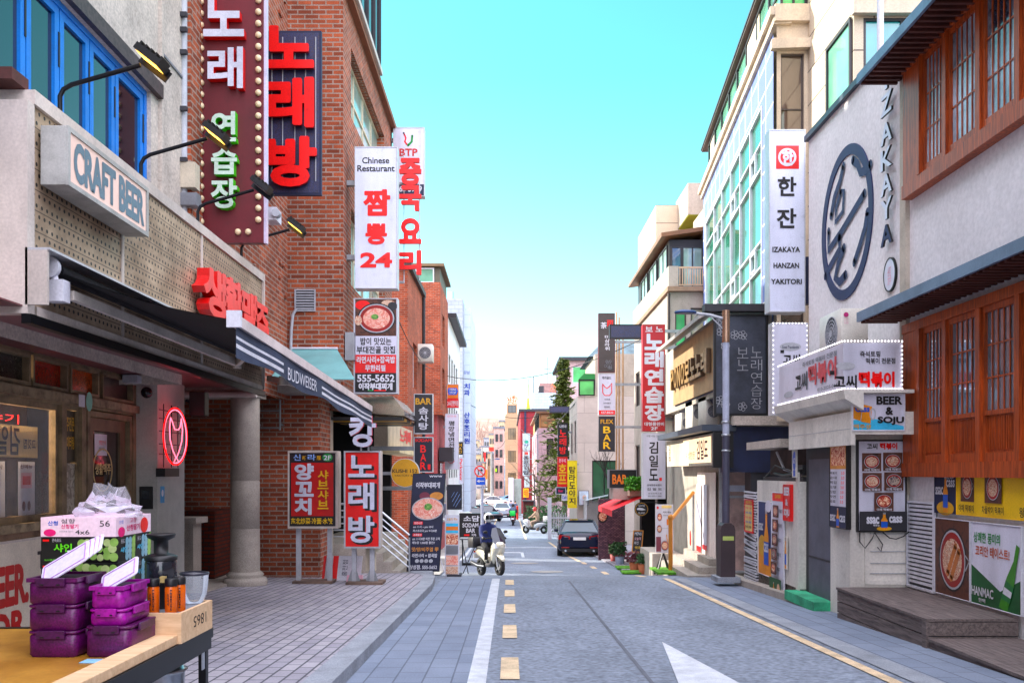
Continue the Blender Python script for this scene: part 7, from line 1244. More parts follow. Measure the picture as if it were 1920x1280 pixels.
# ------------------------------------------------------------------ table with boxes in the foreground
TZ = .662
t = thing('work_table', 'low table with worn yellow top, black steel frame and a timber batten along its edge', 'table', (-2.2, 3.8, -.06))
ply = M('yellow_top', (168, 126, 70), .35, var=.18, scale=3, rgb2=(132, 88, 36)); 
MB().box(-3.0, -1.66, 2.4, 4.86, TZ - .02, TZ, ply).build('table_top', t)
MB().box(-1.66, -1.6, 2.4, 4.9, TZ - .05, TZ + .004, blackm).box(-3.0, -1.66, 4.86, 4.9, TZ - .05, TZ + .004, blackm).box(-1.64, -1.61, 2.4, 4.9, TZ - .11, TZ - .052, blackm).build('frame', t)
MB().box(-1.72, -1.61, 3.1, 4.42, TZ + .005, TZ + .05, palew).build('batten', t, bevel=.004)
for x, y in ((-1.64, 4.86), (-2.95, 4.86)): MB().box(x - .02, x + .02, y - .02, y + .02, G(y) + .12, TZ - .051, blackm).build('leg', t)
MB().box(-1.617, -1.612, 4.76, 4.8, TZ - .2, TZ - .08, steel).build('corner_plate', t)
MB().box(-2.95, -1.66, 4.84, 4.87, .1, .13, blackm).build('stretcher', t)
pur = M('purple_plastic', (86, 20, 80), .38, var=.25, scale=5, fine=.25); purd = M('purple_dark', (66, 18, 66), .4, var=.2, fine=.25); purl = M('purple_light', (146, 44, 138), .36, var=.15, fine=.2)
def tub(label, x0, x1, y0, y1, z0, z1, m, lidded, clipm):
    t = thing('storage_box', label, 'storage box', ((x0 + x1) / 2, (y0 + y1) / 2, z0), 'purple plastic storage boxes on the table')
    b = MB()
    b.bbox(x0 + .003, x1 - .003, y0 + .003, y1 - .003, z0, z1 - .012, m, .03, 5)
    b.build('body', t)
    r = MB()
    if lidded: r.bbox(x0, x1, y0, y1, z1 - .011, z1, m, .034, 5)
    else:
        r.frame(x0, y0, x1, y1, .014, z1 - .014, z1 + .004, m); r.rect(x0 + .014, y0 + .014, x1 - .014, y1 - .014, z1 - .008, M('tub_inside', (40, 14, 44), .7))
    r.build('rim', t)
    xm, ym, w = (x0 + x1) / 2, (y0 + y1) / 2, (x1 - x0) * .28
    T = Fr((xm, y0, z1), (1, 0, 0), (0, 0, 1)); c = MB(T).bbox(-w, w, -.032, .006, .002, .016, clipm, .005); c.box(-w * .7, -w * .45, -.026, -.02, .016, .018, black).box(w * .45, w * .7, -.026, -.02, .016, .018, black); c.build('clip', t)
    w = (y1 - y0) * .26; T = Fr((x1, ym, z1), (0, 1, 0), (0, 0, 1)); MB(T).bbox(-w, w, -.03, .006, .002, .016, clipm, .005).build('clip', t); return t
z = TZ
for i, lab in enumerate(('bottom dark purple box of the taller left stack', 'middle dark purple box of the taller left stack', 'open top box of the taller left stack, holding white lids')): tub(lab, -2.185, -1.955, 4.1, 4.4, z, z + .118, pur, i < 2, purd); z += .1185
z1 = TZ
for i, (lab, h, ins, m) in enumerate((('bottom wide purple box of the shorter right stack', .14, 0, pur), ('thin middle purple box of the shorter right stack', .075, .012, purl), ('open bright purple top box of the shorter right stack, holding one white lid', .1, .016, purl))): tub(lab, -1.925 + ins, -1.715 - ins * 2.2, 4.1 + ins, 4.43 - ins, z1, z1 + h, m, i < 2, purd if i == 0 else purl); z1 += h + .0005
lid = M('lid_white', (228, 222, 240), .3, var=.04); 
def leaf(label, x, y, z, w, L, tilt, roll):
    T = Matrix.Translation((x, y, z)) @ Matrix.Rotation(R(roll), 4, 'Y') @ Matrix.Rotation(R(tilt), 4, 'X'); b = MB(T).bbox(0, w, 0, L, 0, .007, lid, .02, 4); b.frame(.014, .014, w - .014, L - .014, .005, .007, .010, M('lid_mauve', (190, 150, 206), .35)); tag(b.build('loose_cover'), label, 'lid', 'white box lids in the purple boxes')
for k in range(4): leaf(('lowest', 'second', 'third', 'topmost')[k] + ' of four white lids leaning out of the left purple stack', -2.135 + .008 * k, 4.13 + .026 * k, z - .045 + .012 * k, .255, .15, 38 - 2 * k, -31)
leaf('single white lid sticking out of the right purple stack', -1.885, 4.18, z1 - .045, .2, .14, 36, -30)
tag(MB().box(-1.89, -1.74, 3.98, 4.06, TZ + .001, TZ + .004, M('paper_blue', (150, 196, 226), .6)).build('blue_paper_slip'), 'pale blue paper slip on the table before the right purple stack', 'paper')
# fruit boxes
gb = M('grape_box', (22, 24, 22), .4, var=.2)
def fruitbox(label, x0, x1, y0, y1, z0, z1, full):
    t = thing('grape_box', label, 'fruit box', ((x0 + x1) / 2, y0, z0), 'shine muscat grape boxes'); MB().box(x0, x1, y0, y1, z0, z1, gb).build('carton', t, bevel=.003); rr = random.Random(int(z0 * 900))
    W_, H_ = x1 - x0, z1 - z0
    f = MB(Fr((x0, y0 - .0015, z0), (1, 0, 0), (0, 0, 1))) if full else None
    if f:
        k = 0
        for cx_ in range(6):
            for cy_ in range(3): r = .017 + rr.random() * .006; f.disc(W_ * (.52 + .085 * cx_) + rr.uniform(-.006, .006), H_ * (.25 + .27 * cy_) + rr.uniform(-.008, .008), r, r, .0004 * k, grapes if (cx_ + cy_) % 3 else M('grape_print2', (204, 226, 160), .4), 14); k += 1
        f.text('샤인', W_ * .18, H_ * .42, W_ * .42, H_ * .74, .009, M('lime_letter', (120, 226, 70), .5), bold=.03).text('머스캣', W_ * .36, H_ * .28, W_ * .62, H_ * .5, .0095, white, bold=.03).text('2kg', W_ * .36, H_ * .06, W_ * .46, H_ * .2, .009, M('lime_letter'), bold=.03).text('완숙포도', W_ * .16, H_ * .80, W_ * .28, H_ * .94, .009, white).rect(W_ * .04, H_ * .82, W_ * .12, H_ * .9, .009, redl).text('농산물직송', W_ * .06, H_ * .08, W_ * .24, H_ * .15, .009, M('lime_letter')); f.build('front_print', t)
    D = y1 - y0; g = MB(Fr((x1 + .0015, y0, z0), (0, 1, 0), (0, 0, 1)))
    k = 0
    for cx_ in range(3):
        for cy_ in range(4): g.disc(D * (.5 + .17 * cx_), H_ * (.18 + .2 * cy_), D * .1, D * .1, .0004 * k, grapeb if cx_ < 2 else grapes, 12); k += 1
    g.text('샤인', D * .06, H_ * .36, D * .44, H_ * .58, .007, M('cyan_letter', (110, 200, 230), .5), bold=.03).text('포도', D * .08, H_ * .74, D * .3, H_ * .88, .007, white); g.rect(D * .9, 0, D, H_, .0005, lettuce); g.build('side_print', t)
zz = TZ + .006
for i in range(4):
    fruitbox('black shine muscat grape box with big grape picture, ' + ('bottom', 'second lowest', 'second highest', 'topmost')[i] + ' of its front stack', -2.31, -1.93, 4.47, 4.675, zz, zz + .128, True)
    fruitbox('black grape box directly behind the front grape stack, ' + ('bottom', 'second lowest', 'second highest', 'topmost')[i] + ' layer', -2.31, -1.935, 4.68, 4.89, zz, zz + .128, False); zz += .129
t = thing('strawberry_box', 'white and pink open strawberry box with pink print on top of grape boxes', 'fruit box', (-2.1, 4.65, zz)); pk = M('carton_pink', (240, 216, 226), .6, var=.05)
b = MB().box(-2.30, -1.93, 4.45, 4.455, zz, zz + .095, pk).box(-2.30, -1.93, 4.875, 4.88, zz, zz + .095, pk).box(-2.30, -2.295, 4.455, 4.875, zz, zz + .095, pk).box(-1.935, -1.93, 4.455, 4.875, zz, zz + .095, pk).box(-2.295, -1.935, 4.455, 4.875, zz, zz + .005, pk); b.build('carton', t)
f = MB(Fr((-2.30, 4.4485, zz), (1, 0, 0), (0, 0, 1))); mg = M('magenta_print', (220, 40, 120), .5); f.disc(.045, .02, .03, .018, 0, mg).text('산청', .035, .055, .085, .078, .0, blue, bold=.02).text('산청딸기', .1, .04, .185, .062, 0, mg, bold=.02).text('56', .29, .05, .34, .08, 0, black).text('설향', .10, .066, .17, .088, .0008, black).text('4x6', .17, .012, .24, .034, .0008, black).text('신선한 딸기를 드립니다', .09, .022, .16, .03, 0, greym); f.build('front_print', t)
f = MB(Fr((-1.9285, 4.45, zz), (0, 1, 0), (0, 0, 1))); f.text('고향', .16, .06, .24, .085, 0, mg).text('산청딸기', .12, .02, .28, .052, 0, mg, bold=.02).disc(.34, .04, .05, .04, 0, redl).disc(.06, .02, .04, .025, 0, mg).text('산청', .03, .06, .08, .078, .0005, blue); f.build('side_print', t)
rr = random.Random(2); bag = MB(); cl = clearmat('thin_plastic', (250, 250, 255), .12, .12); cen = Vector((-2.05, 4.63, zz + .09)); pts = []
for i in range(9):
    for j in range(16):
        th = math.pi * .5 * i / 8; ph = 2 * math.pi * j / 16; q = 1 + rr.uniform(-.22, .22); pts.append(cen + Vector((.15 * math.cos(th) * math.cos(ph) * q, .12 * math.cos(th) * math.sin(ph) * q, .11 * math.sin(th) * q + (.05 if (j % 7 == 2 and i > 4) else 0))))
bag.add(pts, [(i * 16 + j, i * 16 + (j + 1) % 16, (i + 1) * 16 + (j + 1) % 16, (i + 1) * 16 + j) for i in range(8) for j in range(16)], cl, False); tag(bag.build('plastic_bag'), 'crumpled clear plastic bag heaped in the strawberry box', 'bag')
# wine crate with juicer, bottles, bowl
t = thing('wooden_crate', 'pale wooden crate with the upside-down number 1865 on its end', 'crate', (-1.75, 4.6, TZ)); cz = TZ + .155; y0, y1, x0, x1 = 4.40, 4.86, -1.93, -1.592
b = MB(); T_ = TZ + .006; b.box(x0, x1, y0, y0 + .018, T_, cz, palew).box(x0, x1, y1 - .018, y1, T_, cz, palew).box(x1 - .018, x1, y0 + .018, y1 - .018, T_, cz, palew).box(x0, x0 + .018, y0 + .018, y1 - .018, T_, cz, palew).box(x0 + .018, x1 - .018, y0 + .018, y1 - .018, cz - .03, cz - .012, greym); b.build('crate_wall', t)
MB(Fr((x1 + .001, y0, T_), (0, 1, 0), (0, 0, 1))).text('1865', .17, .05, .36, .105, 0, M('brand_black', (50, 36, 28), .8), rot=180).build('stamp', t)
ct = cz - .012
t = thing('slow_juicer', 'black juicer bowl with feeding funnel standing in the wooden crate', 'juicer', (-1.79, 4.66, ct)); c0 = (-1.79, 4.66, ct); sm = M('smoked_plastic', (34, 36, 42), .12, var=.1, coat=.5)
MB().lathe([(.06, 0), (.062, .12), (.075, .13)], c0, black, 24).build('base', t); MB().lathe([(.075, .13), (.078, .15), (.078, .235), (.074, .245)], c0, sm, 28).build('drum', t); MB().lathe([(.08, .245), (.081, .265), (.06, .275), (.036, .28), (.036, .345), (.066, .36), (.072, .375), (.07, .38), (.04, .375)], c0, black, 28).build('funnel', t); MB().box(-1.76, -1.735, 4.56, 4.59, ct + .14, ct + .17, M('spout', (190, 170, 120), .5)).build('spout', t)
for i, (x, y, lab) in enumerate(((-1.755, 4.47, 'left orange bottle with black cap standing in the crate'), (-1.668, 4.47, 'right front orange bottle with black cap standing in the crate'), (-1.655, 4.55, 'orange bottle with black cap half hidden behind the right front one'))):
    t = thing('juice_bottle', lab, 'bottle', (x, y, ct), 'orange lemon drink bottles'); MB().lathe([(.026, 0), (.029, .006), (.029, .125), (.025, .135)], (x, y, ct), M('orange_bottle', (206, 104, 28), .25, var=.08), 20).build('body', t); MB().lathe([(.029, .135), (.03, .14), (.03, .168), (.027, .172)], (x, y, ct), black, 20).build('cap', t)
    MB(Fr((x + .004, y - .0305, ct + .02), (1, 0, 0), (0, 0, 1))).text('LEMON', .002, 0, .012, .1, 0, black, bold=.03, rot=270).text('CITY', -.012, .02, -.003, .08, 0, black, bold=.03, rot=270).build('label_print', t)
t = thing('clear_bowl', 'clear plastic mixing bowl with dark rim at the back of the crate', 'bowl', (-1.665, 4.79, ct)); c0 = (-1.665, 4.79, ct + .0); MB().lathe([(.03, .0), (.045, .01), (.062, .05), (.07, .1), (.073, .155)], c0, clearmat('bowl_plastic', (235, 240, 245), .16, .05), 28, caps=False).build('bowl', t); MB().lathe([(.073, .155), (.076, .157), (.076, .166), (.073, .168)], c0, M('rim_dark', (50, 50, 60), .3), 28, caps=False).build('rim', t)
# under the table
t = thing('steel_pot', 'brushed steel pot standing on a crate under the table', 'pot', (-1.82, 4.72, .1)); MB().lathe([(.10, 0), (.12, .02), (.125, .2), (.14, .215), (.12, .22), (.11, .26), (.03, .29)], (-1.82, 4.72, .26), steel, 30).build('pot', t); MB().box(-2.05, -1.7, 4.55, 4.9, G(4.7) + .12, .255, M('crate_orange', (200, 130, 50), .5, var=.2)).build('stand', t)
t = thing('wire_stool', 'low round black wire stool beside the table leg', 'stool', (-1.5, 4.75, -.06)); b = MB(); c = Vector((-1.58, 4.78, .33)); b.tube([c + Vector((.14 * math.cos(i * .3142), .14 * math.sin(i * .3142), 0)) for i in range(21)], .009, black, 6)
for k in range(-5, 6): q = math.sqrt(max(0, .14 ** 2 - (k * .025) ** 2)); b.tube([c + Vector((k * .025, -q, 0)), c + Vector((k * .025, q, 0))], .004, black, 5)
b.build('wire_seat', t)
for a in (45, 135, 225, 315): MB().tube([c + Vector((.13 * math.cos(R(a)), .13 * math.sin(R(a)), 0)), (c.x + .16 * math.cos(R(a)), c.y + .16 * math.sin(R(a)), G(4.7) + .12)], .009, black, 6).build('leg', t)
# ------------------------------------------------------------------ vehicles
def loft(b, secs, m, smooth=True, caps=True):                      # secs: lists of points with the same count
    n = len(secs[0]); v = [p for s in secs for p in s]
    b.add(v, [(i * n + k, i * n + (k + 1) % n, (i + 1) * n + (k + 1) % n, (i + 1) * n + k) for i in range(len(secs) - 1) for k in range(n)], m, smooth)
    if caps: b.add(v, [tuple(range(n))[::-1], tuple(range((len(secs) - 1) * n, len(secs) * n))], m)
    return b
def se(y, zc, rx, rz, n=14, p=2.6, x=0):                           # super-ellipse section across the heading
    o = []
    for k in range(n):
        a = 2 * math.pi * k / n; c, s = math.cos(a), math.sin(a)
        o.append((x + rx * math.copysign(abs(c) ** (2 / p), c), y, zc + rz * math.copysign(abs(s) ** (2 / p), s)))
    return o
def carpaint(name, rgb): return M(name, rgb, .22, metal=.25, var=.04, coat=1, scale=1, fine=.02)
chromem = M('chrome', (210, 212, 216), .15, metal=1, var=.05); carglass = glassmat('car_glass', .35, .03, (26, 44, 60)); headm = M('head_lamp', (226, 232, 240), .1, var=.05, coat=1); platem = M('plate_white', (236, 238, 236), .4, var=.05)
def wheel(parent, x, y, r, w, name='wheel'):
    o = MB().lathe([(r * .62, -w / 2), (r * .93, -w / 2), (r, -w * .32), (r, w * .32), (r * .93, w / 2), (r * .62, w / 2)], (x, y, r), rubber, 22, 'x', caps=False).build(name, parent)
    s = MB(); 
    for sx in (-w * .42, w * .42): s.lathe([(r * .64, -.004), (r * .64, .004)], (x + sx, y, r), darkgrey, 20, 'x')
    for k in range(5):
        a = k * 1.2566; q = 1 if x > 0 else -1
        s.bar((x + q * w * .46, y, r), (x + q * w * .46, y + r * .6 * math.cos(a), r + r * .6 * math.sin(a)), .05, .02, steel)
    s.build('rim', o)
def car(name, label, T, paint, L=4.7, W_=1.84, H=1.45, group=None, taxi=False, van=False):
    t = thing(name, label, 'car' if not van else 'van', (0, 0, 0), group); h = L / 2; w = W_ / 2; B = .92 if not van else 1.05
    # (y, half width, bottom, shoulder, deck)
    st = [(-h, .78, .42, .70, .82), (-h + .07, .9, .30, .78, .95), (-h + .3, .96, .24, .86, 1.0), (-h + .75, .99, .2, .9, 1.02), (-h * .35, 1, .2, .9, .98), (0, 1, .2, .9, .95), (h * .35, 1, .2, .88, .93), (h - .85, .98, .2, .82, .86), (h - .35, .94, .24, .74, .78), (h - .08, .86, .3, .62, .68), (h, .74, .4, .56, .6)]
    secs = []
    for y, k, zb, zs, zd in st:
        ww = w * k; secs.append([(-ww * .9, y, zb), (ww * .9, y, zb), (ww, y, zb + .12), (ww, y, (zb + zs) / 2), (ww * .985, y, zs), (ww * .9, y, zd - .02), (ww * .5, y, zd), (0, y, zd + .01), (-ww * .5, y, zd), (-ww * .9, y, zd - .02), (-ww * .985, y, zs), (-ww, y, (zb + zs) / 2), (-ww, y, zb + .12)])
    b = MB(); loft(b, secs, paint); b.build('body', t)
    if van: ring = [(-h + .08, -h + .2), (-h + .12, h - 1.9), (h - .9, h - 1.2)]
    y0, y1, y2, y3 = (-h + .5, -h + 1.5, .3, h - 1.35) if not van else (-h + .1, -h + .3, h - 1.6, h - .9)
    wl_, wt = w * .93, w * .65; zb, zt = .92, H
    P = lambda x, y, z: (x, y, z)
    lo = [(-wl_, y0, zb), (wl_, y0, zb), (wl_, y3, zb - .03), (-wl_, y3, zb - .03)]; up = [(-wt, y1, zt - .04), (wt, y1, zt - .04), (wt, y2, zt - .02), (-wt, y2, zt - .02)]
    g_ = MB().add(lo + up, [(0, 1, 5, 4), (1, 2, 6, 5), (2, 3, 7, 6), (3, 0, 4, 7)], carglass); gh = g_.build('window_glass', t)
    r = MB(); rs = []
    for q in range(7):
        f = q / 6; y = y1 - .05 + (y2 - y1 + .1) * f; zz = zt - .03 + .05 * math.sin(math.pi * f); rs.append([(-wt * 1.02, y, zz - .03), (wt * 1.02, y, zz - .03), (wt * .98, y, zz + .01), (wt * .5, y, zz + .035), (0, y, zz + .04), (-wt * .5, y, zz + .035), (-wt * .98, y, zz + .01)])
    loft(r, rs, paint)
    for s in (-1, 1):
        r.bar((s * wl_, y0, zb), (s * wt, y1, zt - .03), .09, .05, paint).bar((s * wl_, y3, zb - .03), (s * wt, y2, zt - .03), .06, .05, paint); ym = (y1 + y2) / 2; r.bar((s * wl_ * .985, ym + .1, zb), (s * wt * 1.01, ym + .05, zt - .03), .07, .04, black)
    r.build('roof', t)
    for s in (-1, 1):
        for y in (-h + .95, h - .9): wheel(t, s * (w - .11), y, .33, .22)
        tl = MB().add([(s * w * .93, -h + .05, .72), (s * w * .42, -h - .008, .74), (s * w * .42, -h - .005, .86), (s * w * .9, -h + .06, .92), (s * w * .985, -h + .3, .84), (s * w * .99, -h + .3, .74)], [(0, 1, 2, 3) if s < 0 else (3, 2, 1, 0), (0, 3, 4, 5) if s < 0 else (5, 4, 3, 0)], taill); tl.build('tail_lamp', t)
        MB().box(s * w * .45, s * w * .8, -h - .012, -h + .02, .38, .42, taill).build('reflector', t); MB().lathe([(.045, -.06), (.045, .05)], (s * w * .62, -h + .0, .27), chromem, 14, 'y').build('exhaust', t)
        MB().add([(s * w * .5, h - .01, .6), (s * w * .9, h - .14, .6), (s * w * .96, h - .4, .72), (s * w * .55, h - .1, .7)], [(0, 1, 2, 3)], headm).build('head_lamp', t); MB().ball((s * (w + .09), y3 - .25, .98), .1, .06, .075, paint, 10, 6).build('mirror', t)
    MB().box(-.26, .26, -h - .02, -h + .01, .7, .82, platem).build('plate', t); MB().box(-w * .8, w * .8, -h - .015, -h + .1, .22, .36, black).box(-.45, .45, h - .05, h + .01, .38, .55, black).build('bumper_insert', t)
    MB().disc(0, 0, .04, .04, 0, chromem).build('badge', t) if False else None
    if taxi: MB().box(-.25, .25, -.1, .1, H + .02, H + .16, M('sky_print', (90, 190, 230), .5)).build('roof_lamp', t)
    return place(t, T)
def TY(x, y, yaw, dz=0):                                           # stand on the sloping road, heading yaw degrees from +y
    s = math.atan2(G(y + 1) - G(y - 1), 2) * math.cos(R(yaw)); return Matrix.Translation((x, y, G(y) + dz)) @ Matrix.Rotation(R(-yaw), 4, 'Z') @ Matrix.Rotation(s, 4, 'X')
car('black_sedan', 'glossy black sedan parked at the right kerb, seen from behind', TY(3.05, 39.6, 4), M('black_car', (10, 18, 44), .1, metal=0, var=.05, coat=.12, spec=.3), 4.9, 1.86, 1.47)
car('silver_sedan', 'silver grey sedan with red tail lamps driving away in the middle of the road', TY(-.85, 96, -4), carpaint('silver_car', (176, 190, 204)), 4.7, 1.84, 1.46, 'cars far down the street')
car('white_sedan', 'white sedan crossing sideways in the sunlit junction', TY(-2.2, 141, 88), carpaint('white_car', (232, 228, 222)), 4.9, 1.84, 1.46, 'cars far down the street')
car('blue_sedan', 'pale blue sedan half hidden behind the white one in the junction', TY(.4, 147, 80), carpaint('pale_blue_car', (150, 186, 210)), 4.6, 1.8, 1.45, 'cars far down the street')
car('dark_sedan', 'dark parked sedan with windscreen towards the viewer on the left', TY(-3.1, 74, 172), carpaint('dark_car', (30, 34, 50)), 4.7, 1.84, 1.46, 'cars far down the street')
car('white_parked_car', 'white car parked on the left behind the black 소담 board', TY(-3.0, 57, 176), carpaint('white_car2', (206, 204, 200)), 4.5, 1.8, 1.46, 'cars far down the street')
car('navy_sedan', 'dark navy car right of the sign post, parked nose out', TY(-2.3, 84, 150), carpaint('navy_car', (36, 44, 66)), 4.5, 1.8, 1.46, 'cars far down the street')
car('teal_car', 'pale teal car with tinted windscreen coming down the far street', TY(-7.0, 168, 176), carpaint('teal_car', (170, 210, 206)), 4.4, 1.8, 1.5, 'cars far down the street')
car('black_suv', 'black car parked far up the left side of the street', TY(-8.6, 196, 160), carpaint('black_car2', (24, 26, 34)), 4.6, 1.86, 1.65, 'cars far down the street')
# ------------------------------------------------------------------ scooters
def scooter(name, label, T, paint, box=None, boxm=None, screen=True):
    t = thing(name, label, 'scooter', (0, 0, 0), 'scooters on the road'); wb = .66
    for y, nm in ((-wb, 'rear_wheel'), (wb, 'front_wheel')):
        r = .255; o = MB()
        o.lathe([(r * .7, -.05), (r * .93, -.055), (r, -.02), (r, .02), (r * .93, .055), (r * .7, .05)], (0, y, r), rubber, 24, 'x', caps=False); o = o.build('wheel', t); s = MB().lathe([(r * .72, -.02), (r * .72, .02)], (0, y, r), blackm, 20, 'x').lathe([(.1, -.04), (.1, .04)], (0, y, r), steel, 16, 'x')
        for k in range(5): a = k * 1.2566; s.bar((.03, y, r), (.03, y + r * .7 * math.cos(a), r + r * .7 * math.sin(a)), .03, .02, greym)
        s.build('rim', o)
    b = MB(); loft(b, [se(-.98, .72, .03, .03), se(-.9, .70, .09, .06), se(-.6, .66, .15, .12), se(-.25, .60, .18, .16), se(-.02, .48, .17, .17), se(.06, .42, .12, .12)], paint); b.build('rear_body', t)
    b = MB(); loft(b, [se(.04, .30, .14, .06), se(.0, .30, .16, .07), se(.3, .32, .17, .08), se(.42, .40, .16, .12)], M('footboard', (60, 60, 64), .6)); b.box(-.16, .16, -.1, .36, .37, .385, rubber); b.build('footboard', t)
    b = MB(); loft(b, [se(.36, .42, .10, .14), se(.40, .58, .16, .30), se(.52, .68, .19, .27), se(.66, .76, .18, .2), se(.80, .80, .12, .11), se(.86, .80, .05, .05)], paint); b.build('front_cowl', t)
    b = MB(); loft(b, [se(.40, .42, .07, .05), se(.52, .54, .085, .05), se(.68, .56, .09, .05), se(.84, .50, .08, .05), se(.92, .42, .05, .03)], paint); b.build('front_fender', t)
    for s in (-1, 1): MB().add([(s * .03, .868, .77), (s * .17, .76, .74), (s * .21, .66, .83), (s * .16, .74, .88), (s * .05, .85, .82)], [(0, 1, 2, 3, 4)], headm).build('head_lamp', t)
    b = MB(); loft(b, [se(-.88, .78, .05, .03), se(-.75, .80, .12, .05), se(-.4, .78, .15, .06), se(-.1, .74, .14, .06), se(0, .70, .08, .04)], M('seat_vinyl', (30, 30, 34), .6)); b.build('seat', t)
    MB().box(-.09, .09, -.99, -.95, .66, .72, taill).build('tail_lamp', t); MB().tube([(.1, -.2, .26), (.16, -.5, .28), (.17, -.95, .38)], [.03, .055, .06], M('exhaust_grey', (70, 72, 78), .35, metal=.6), 12).build('exhaust', t)
    MB().tube([(-.34, .36, 1.02), (-.18, .44, 1.04), (0, .46, 1.02), (.18, .44, 1.04), (.34, .36, 1.02)], .016, black, 8).tube([(0, .46, 1.02), (0, .55, .7), (0, .62, .35)], .03, black, 8).tube([(.07, .60, .6), (.07, .66, .26)], .022, steel, 8).tube([(-.07, .60, .6), (-.07, .66, .26)], .022, steel, 8).build('handlebar', t)
    for s in (-1, 1): MB().tube([(s * .2, .44, 1.04), (s * .27, .47, 1.16)], .008, black, 6).ball((s * .3, .46, 1.2), .07, .02, .045, black, 12, 6).build('mirror', t)
    if screen: MB().add([(-.17, .74, .86), (0, .80, .88), (.17, .74, .86), (.2, .6, 1.1), (0, .64, 1.12), (-.2, .6, 1.1), (.12, .5, 1.3), (0, .52, 1.33), (-.12, .5, 1.3)], [(0, 1, 4, 5), (1, 2, 3, 4), (5, 4, 7, 8), (4, 3, 6, 7)], glassmat('screen_tint', .3, .06, (24, 40, 66))).build('windscreen', t)
    if box: MB().bbox(-.22, .22, -1.12, -.70, .80, .80 + box, boxm, .04, 4).build('top_box', t)
    MB().box(-.1, .1, -1.0, -.985, .5, .62, platem).build('plate', t)
    return place(t, T)
def figure(name, label, T, joints, bones, rad, paints, extra=None, group=None):
    """one continuous skinned body; paints: list of (test(x, y, z), material)"""
    t = thing(name, label, 'person', (0, 0, 0), group); me = bpy.data.meshes.new('body'); ks = list(joints); me.from_pydata([joints[k] for k in ks], [(ks.index(a), ks.index(c)) for a, c in bones], [])
    o = bpy.data.objects.new('body_rig', me); COL.objects.link(o); sk = o.modifiers.new('skin', 'SKIN'); sk.use_smooth_shade = True
    for k, sv in zip(ks, me.skin_vertices[0].data): sv.radius = rad[k] if isinstance(rad[k], tuple) else (rad[k], rad[k])
    me.skin_vertices[0].data[0].use_root = True
    s = o.modifiers.new('sub', 'SUBSURF'); s.levels = 1; s.render_levels = 1
    dg = bpy.context.evaluated_depsgraph_get(); ev = o.evaluated_get(dg).to_mesh(); b = MB()
    vs_ = [tuple(v.co) for v in ev.vertices]
    groups = {}
    for p in ev.polygons:
        c = p.center; m = next(m for f, m in paints if f(c.x, c.y, c.z)); groups.setdefault(m, []).append(tuple(p.vertices))
    b.v = [Vector(v) for v in vs_]
    for m, fs in groups.items():
        k = b._m(m)
        for f in fs: b.f.append(list(f)); b.mi.append(k); b.sm.append(True)
    bpy.data.objects.remove(o); b.build('body', t)
    if extra: extra(t)
    return place(t, T)
def rider(name, label, T, jacket, trousers, helmet, visor=True, group='scooter riders'):
    J = {'pelvis': (0, -.26, .88), 'waist': (0, -.22, 1.06), 'chest': (0, -.14, 1.27), 'neck': (0, -.06, 1.45), 'head': (0, -.02, 1.56)}; Rd = {'pelvis': (.16, .13), 'waist': (.155, .12), 'chest': (.19, .13), 'neck': .06, 'head': .075}; Bn = [('pelvis', 'waist'), ('waist', 'chest'), ('chest', 'neck'), ('neck', 'head')]
    for s, q in ((-1, 'l'), (1, 'r')):
        J.update({'sh' + q: (s * .2, -.1, 1.36), 'el' + q: (s * .30, .12, 1.12), 'wr' + q: (s * .31, .32, 1.04), 'hd' + q: (s * .31, .39, 1.03), 'hp' + q: (s * .10, -.18, .86), 'kn' + q: (s * .19, .22, .76), 'an' + q: (s * .17, .10, .42), 'toe' + q: (s * .18, .28, .40)})
        Rd.update({'sh' + q: .075, 'el' + q: .06, 'wr' + q: .045, 'hd' + q: .042, 'hp' + q: .10, 'kn' + q: .075, 'an' + q: .052, 'toe' + q: .04}); Bn += [('chest', 'sh' + q), ('sh' + q, 'el' + q), ('el' + q, 'wr' + q), ('wr' + q, 'hd' + q), ('pelvis', 'hp' + q), ('hp' + q, 'kn' + q), ('kn' + q, 'an' + q), ('an' + q, 'toe' + q)]
    def ex(t):
        MB().ball((0, .0, 1.62), .135, .155, .145, helmet, 20, 12).build('helmet', t)
        if visor:
            v = MB(); n = 10; pts = []
            for j, (z, k) in enumerate(((1.685, .86), (1.63, .98), (1.56, .98))):
                for i in range(n + 1): a = R(-62 + 124 * i / n); pts.append((.145 * k * math.sin(a), .005 + .165 * k * math.cos(a), z))
            v.add(pts, [(j * (n + 1) + i, j * (n + 1) + i + 1, (j + 1) * (n + 1) + i + 1, (j + 1) * (n + 1) + i) for j in range(2) for i in range(n)], glassmat('visor_dark', .2, .2, (14, 16, 22)), True); v.build('visor', t)
        for s in (-1, 1):                                          # gloved fingers closed round the grips
            f = MB()
            for k in range(4): x = s * (.285 + .019 * k); f.tube([(x, .375, 1.05), (x, .395, 1.028), (x, .375, 1.0), (x, .35, 1.0)], [.0105, .011, .010, .009], black, 6)
            f.tube([(s * .28, .35, 1.035), (s * .265, .345, 1.0), (s * .268, .365, .99)], .0105, black, 6); f.build('glove_fingers', t)
    return figure(name, label, T, J, Bn, Rd, [(lambda x, y, z: z > 1.47, skin), (lambda x, y, z: abs(x) > .24 and y > .3 and z > .9, black), (lambda x, y, z: z > .93 and (z > 1.0 or y < .0), jacket), (lambda x, y, z: z < .46 and y > .12, black), (lambda x, y, z: True, trousers)], ex, group)
S1 = TY(-.52, 25.3, 156)
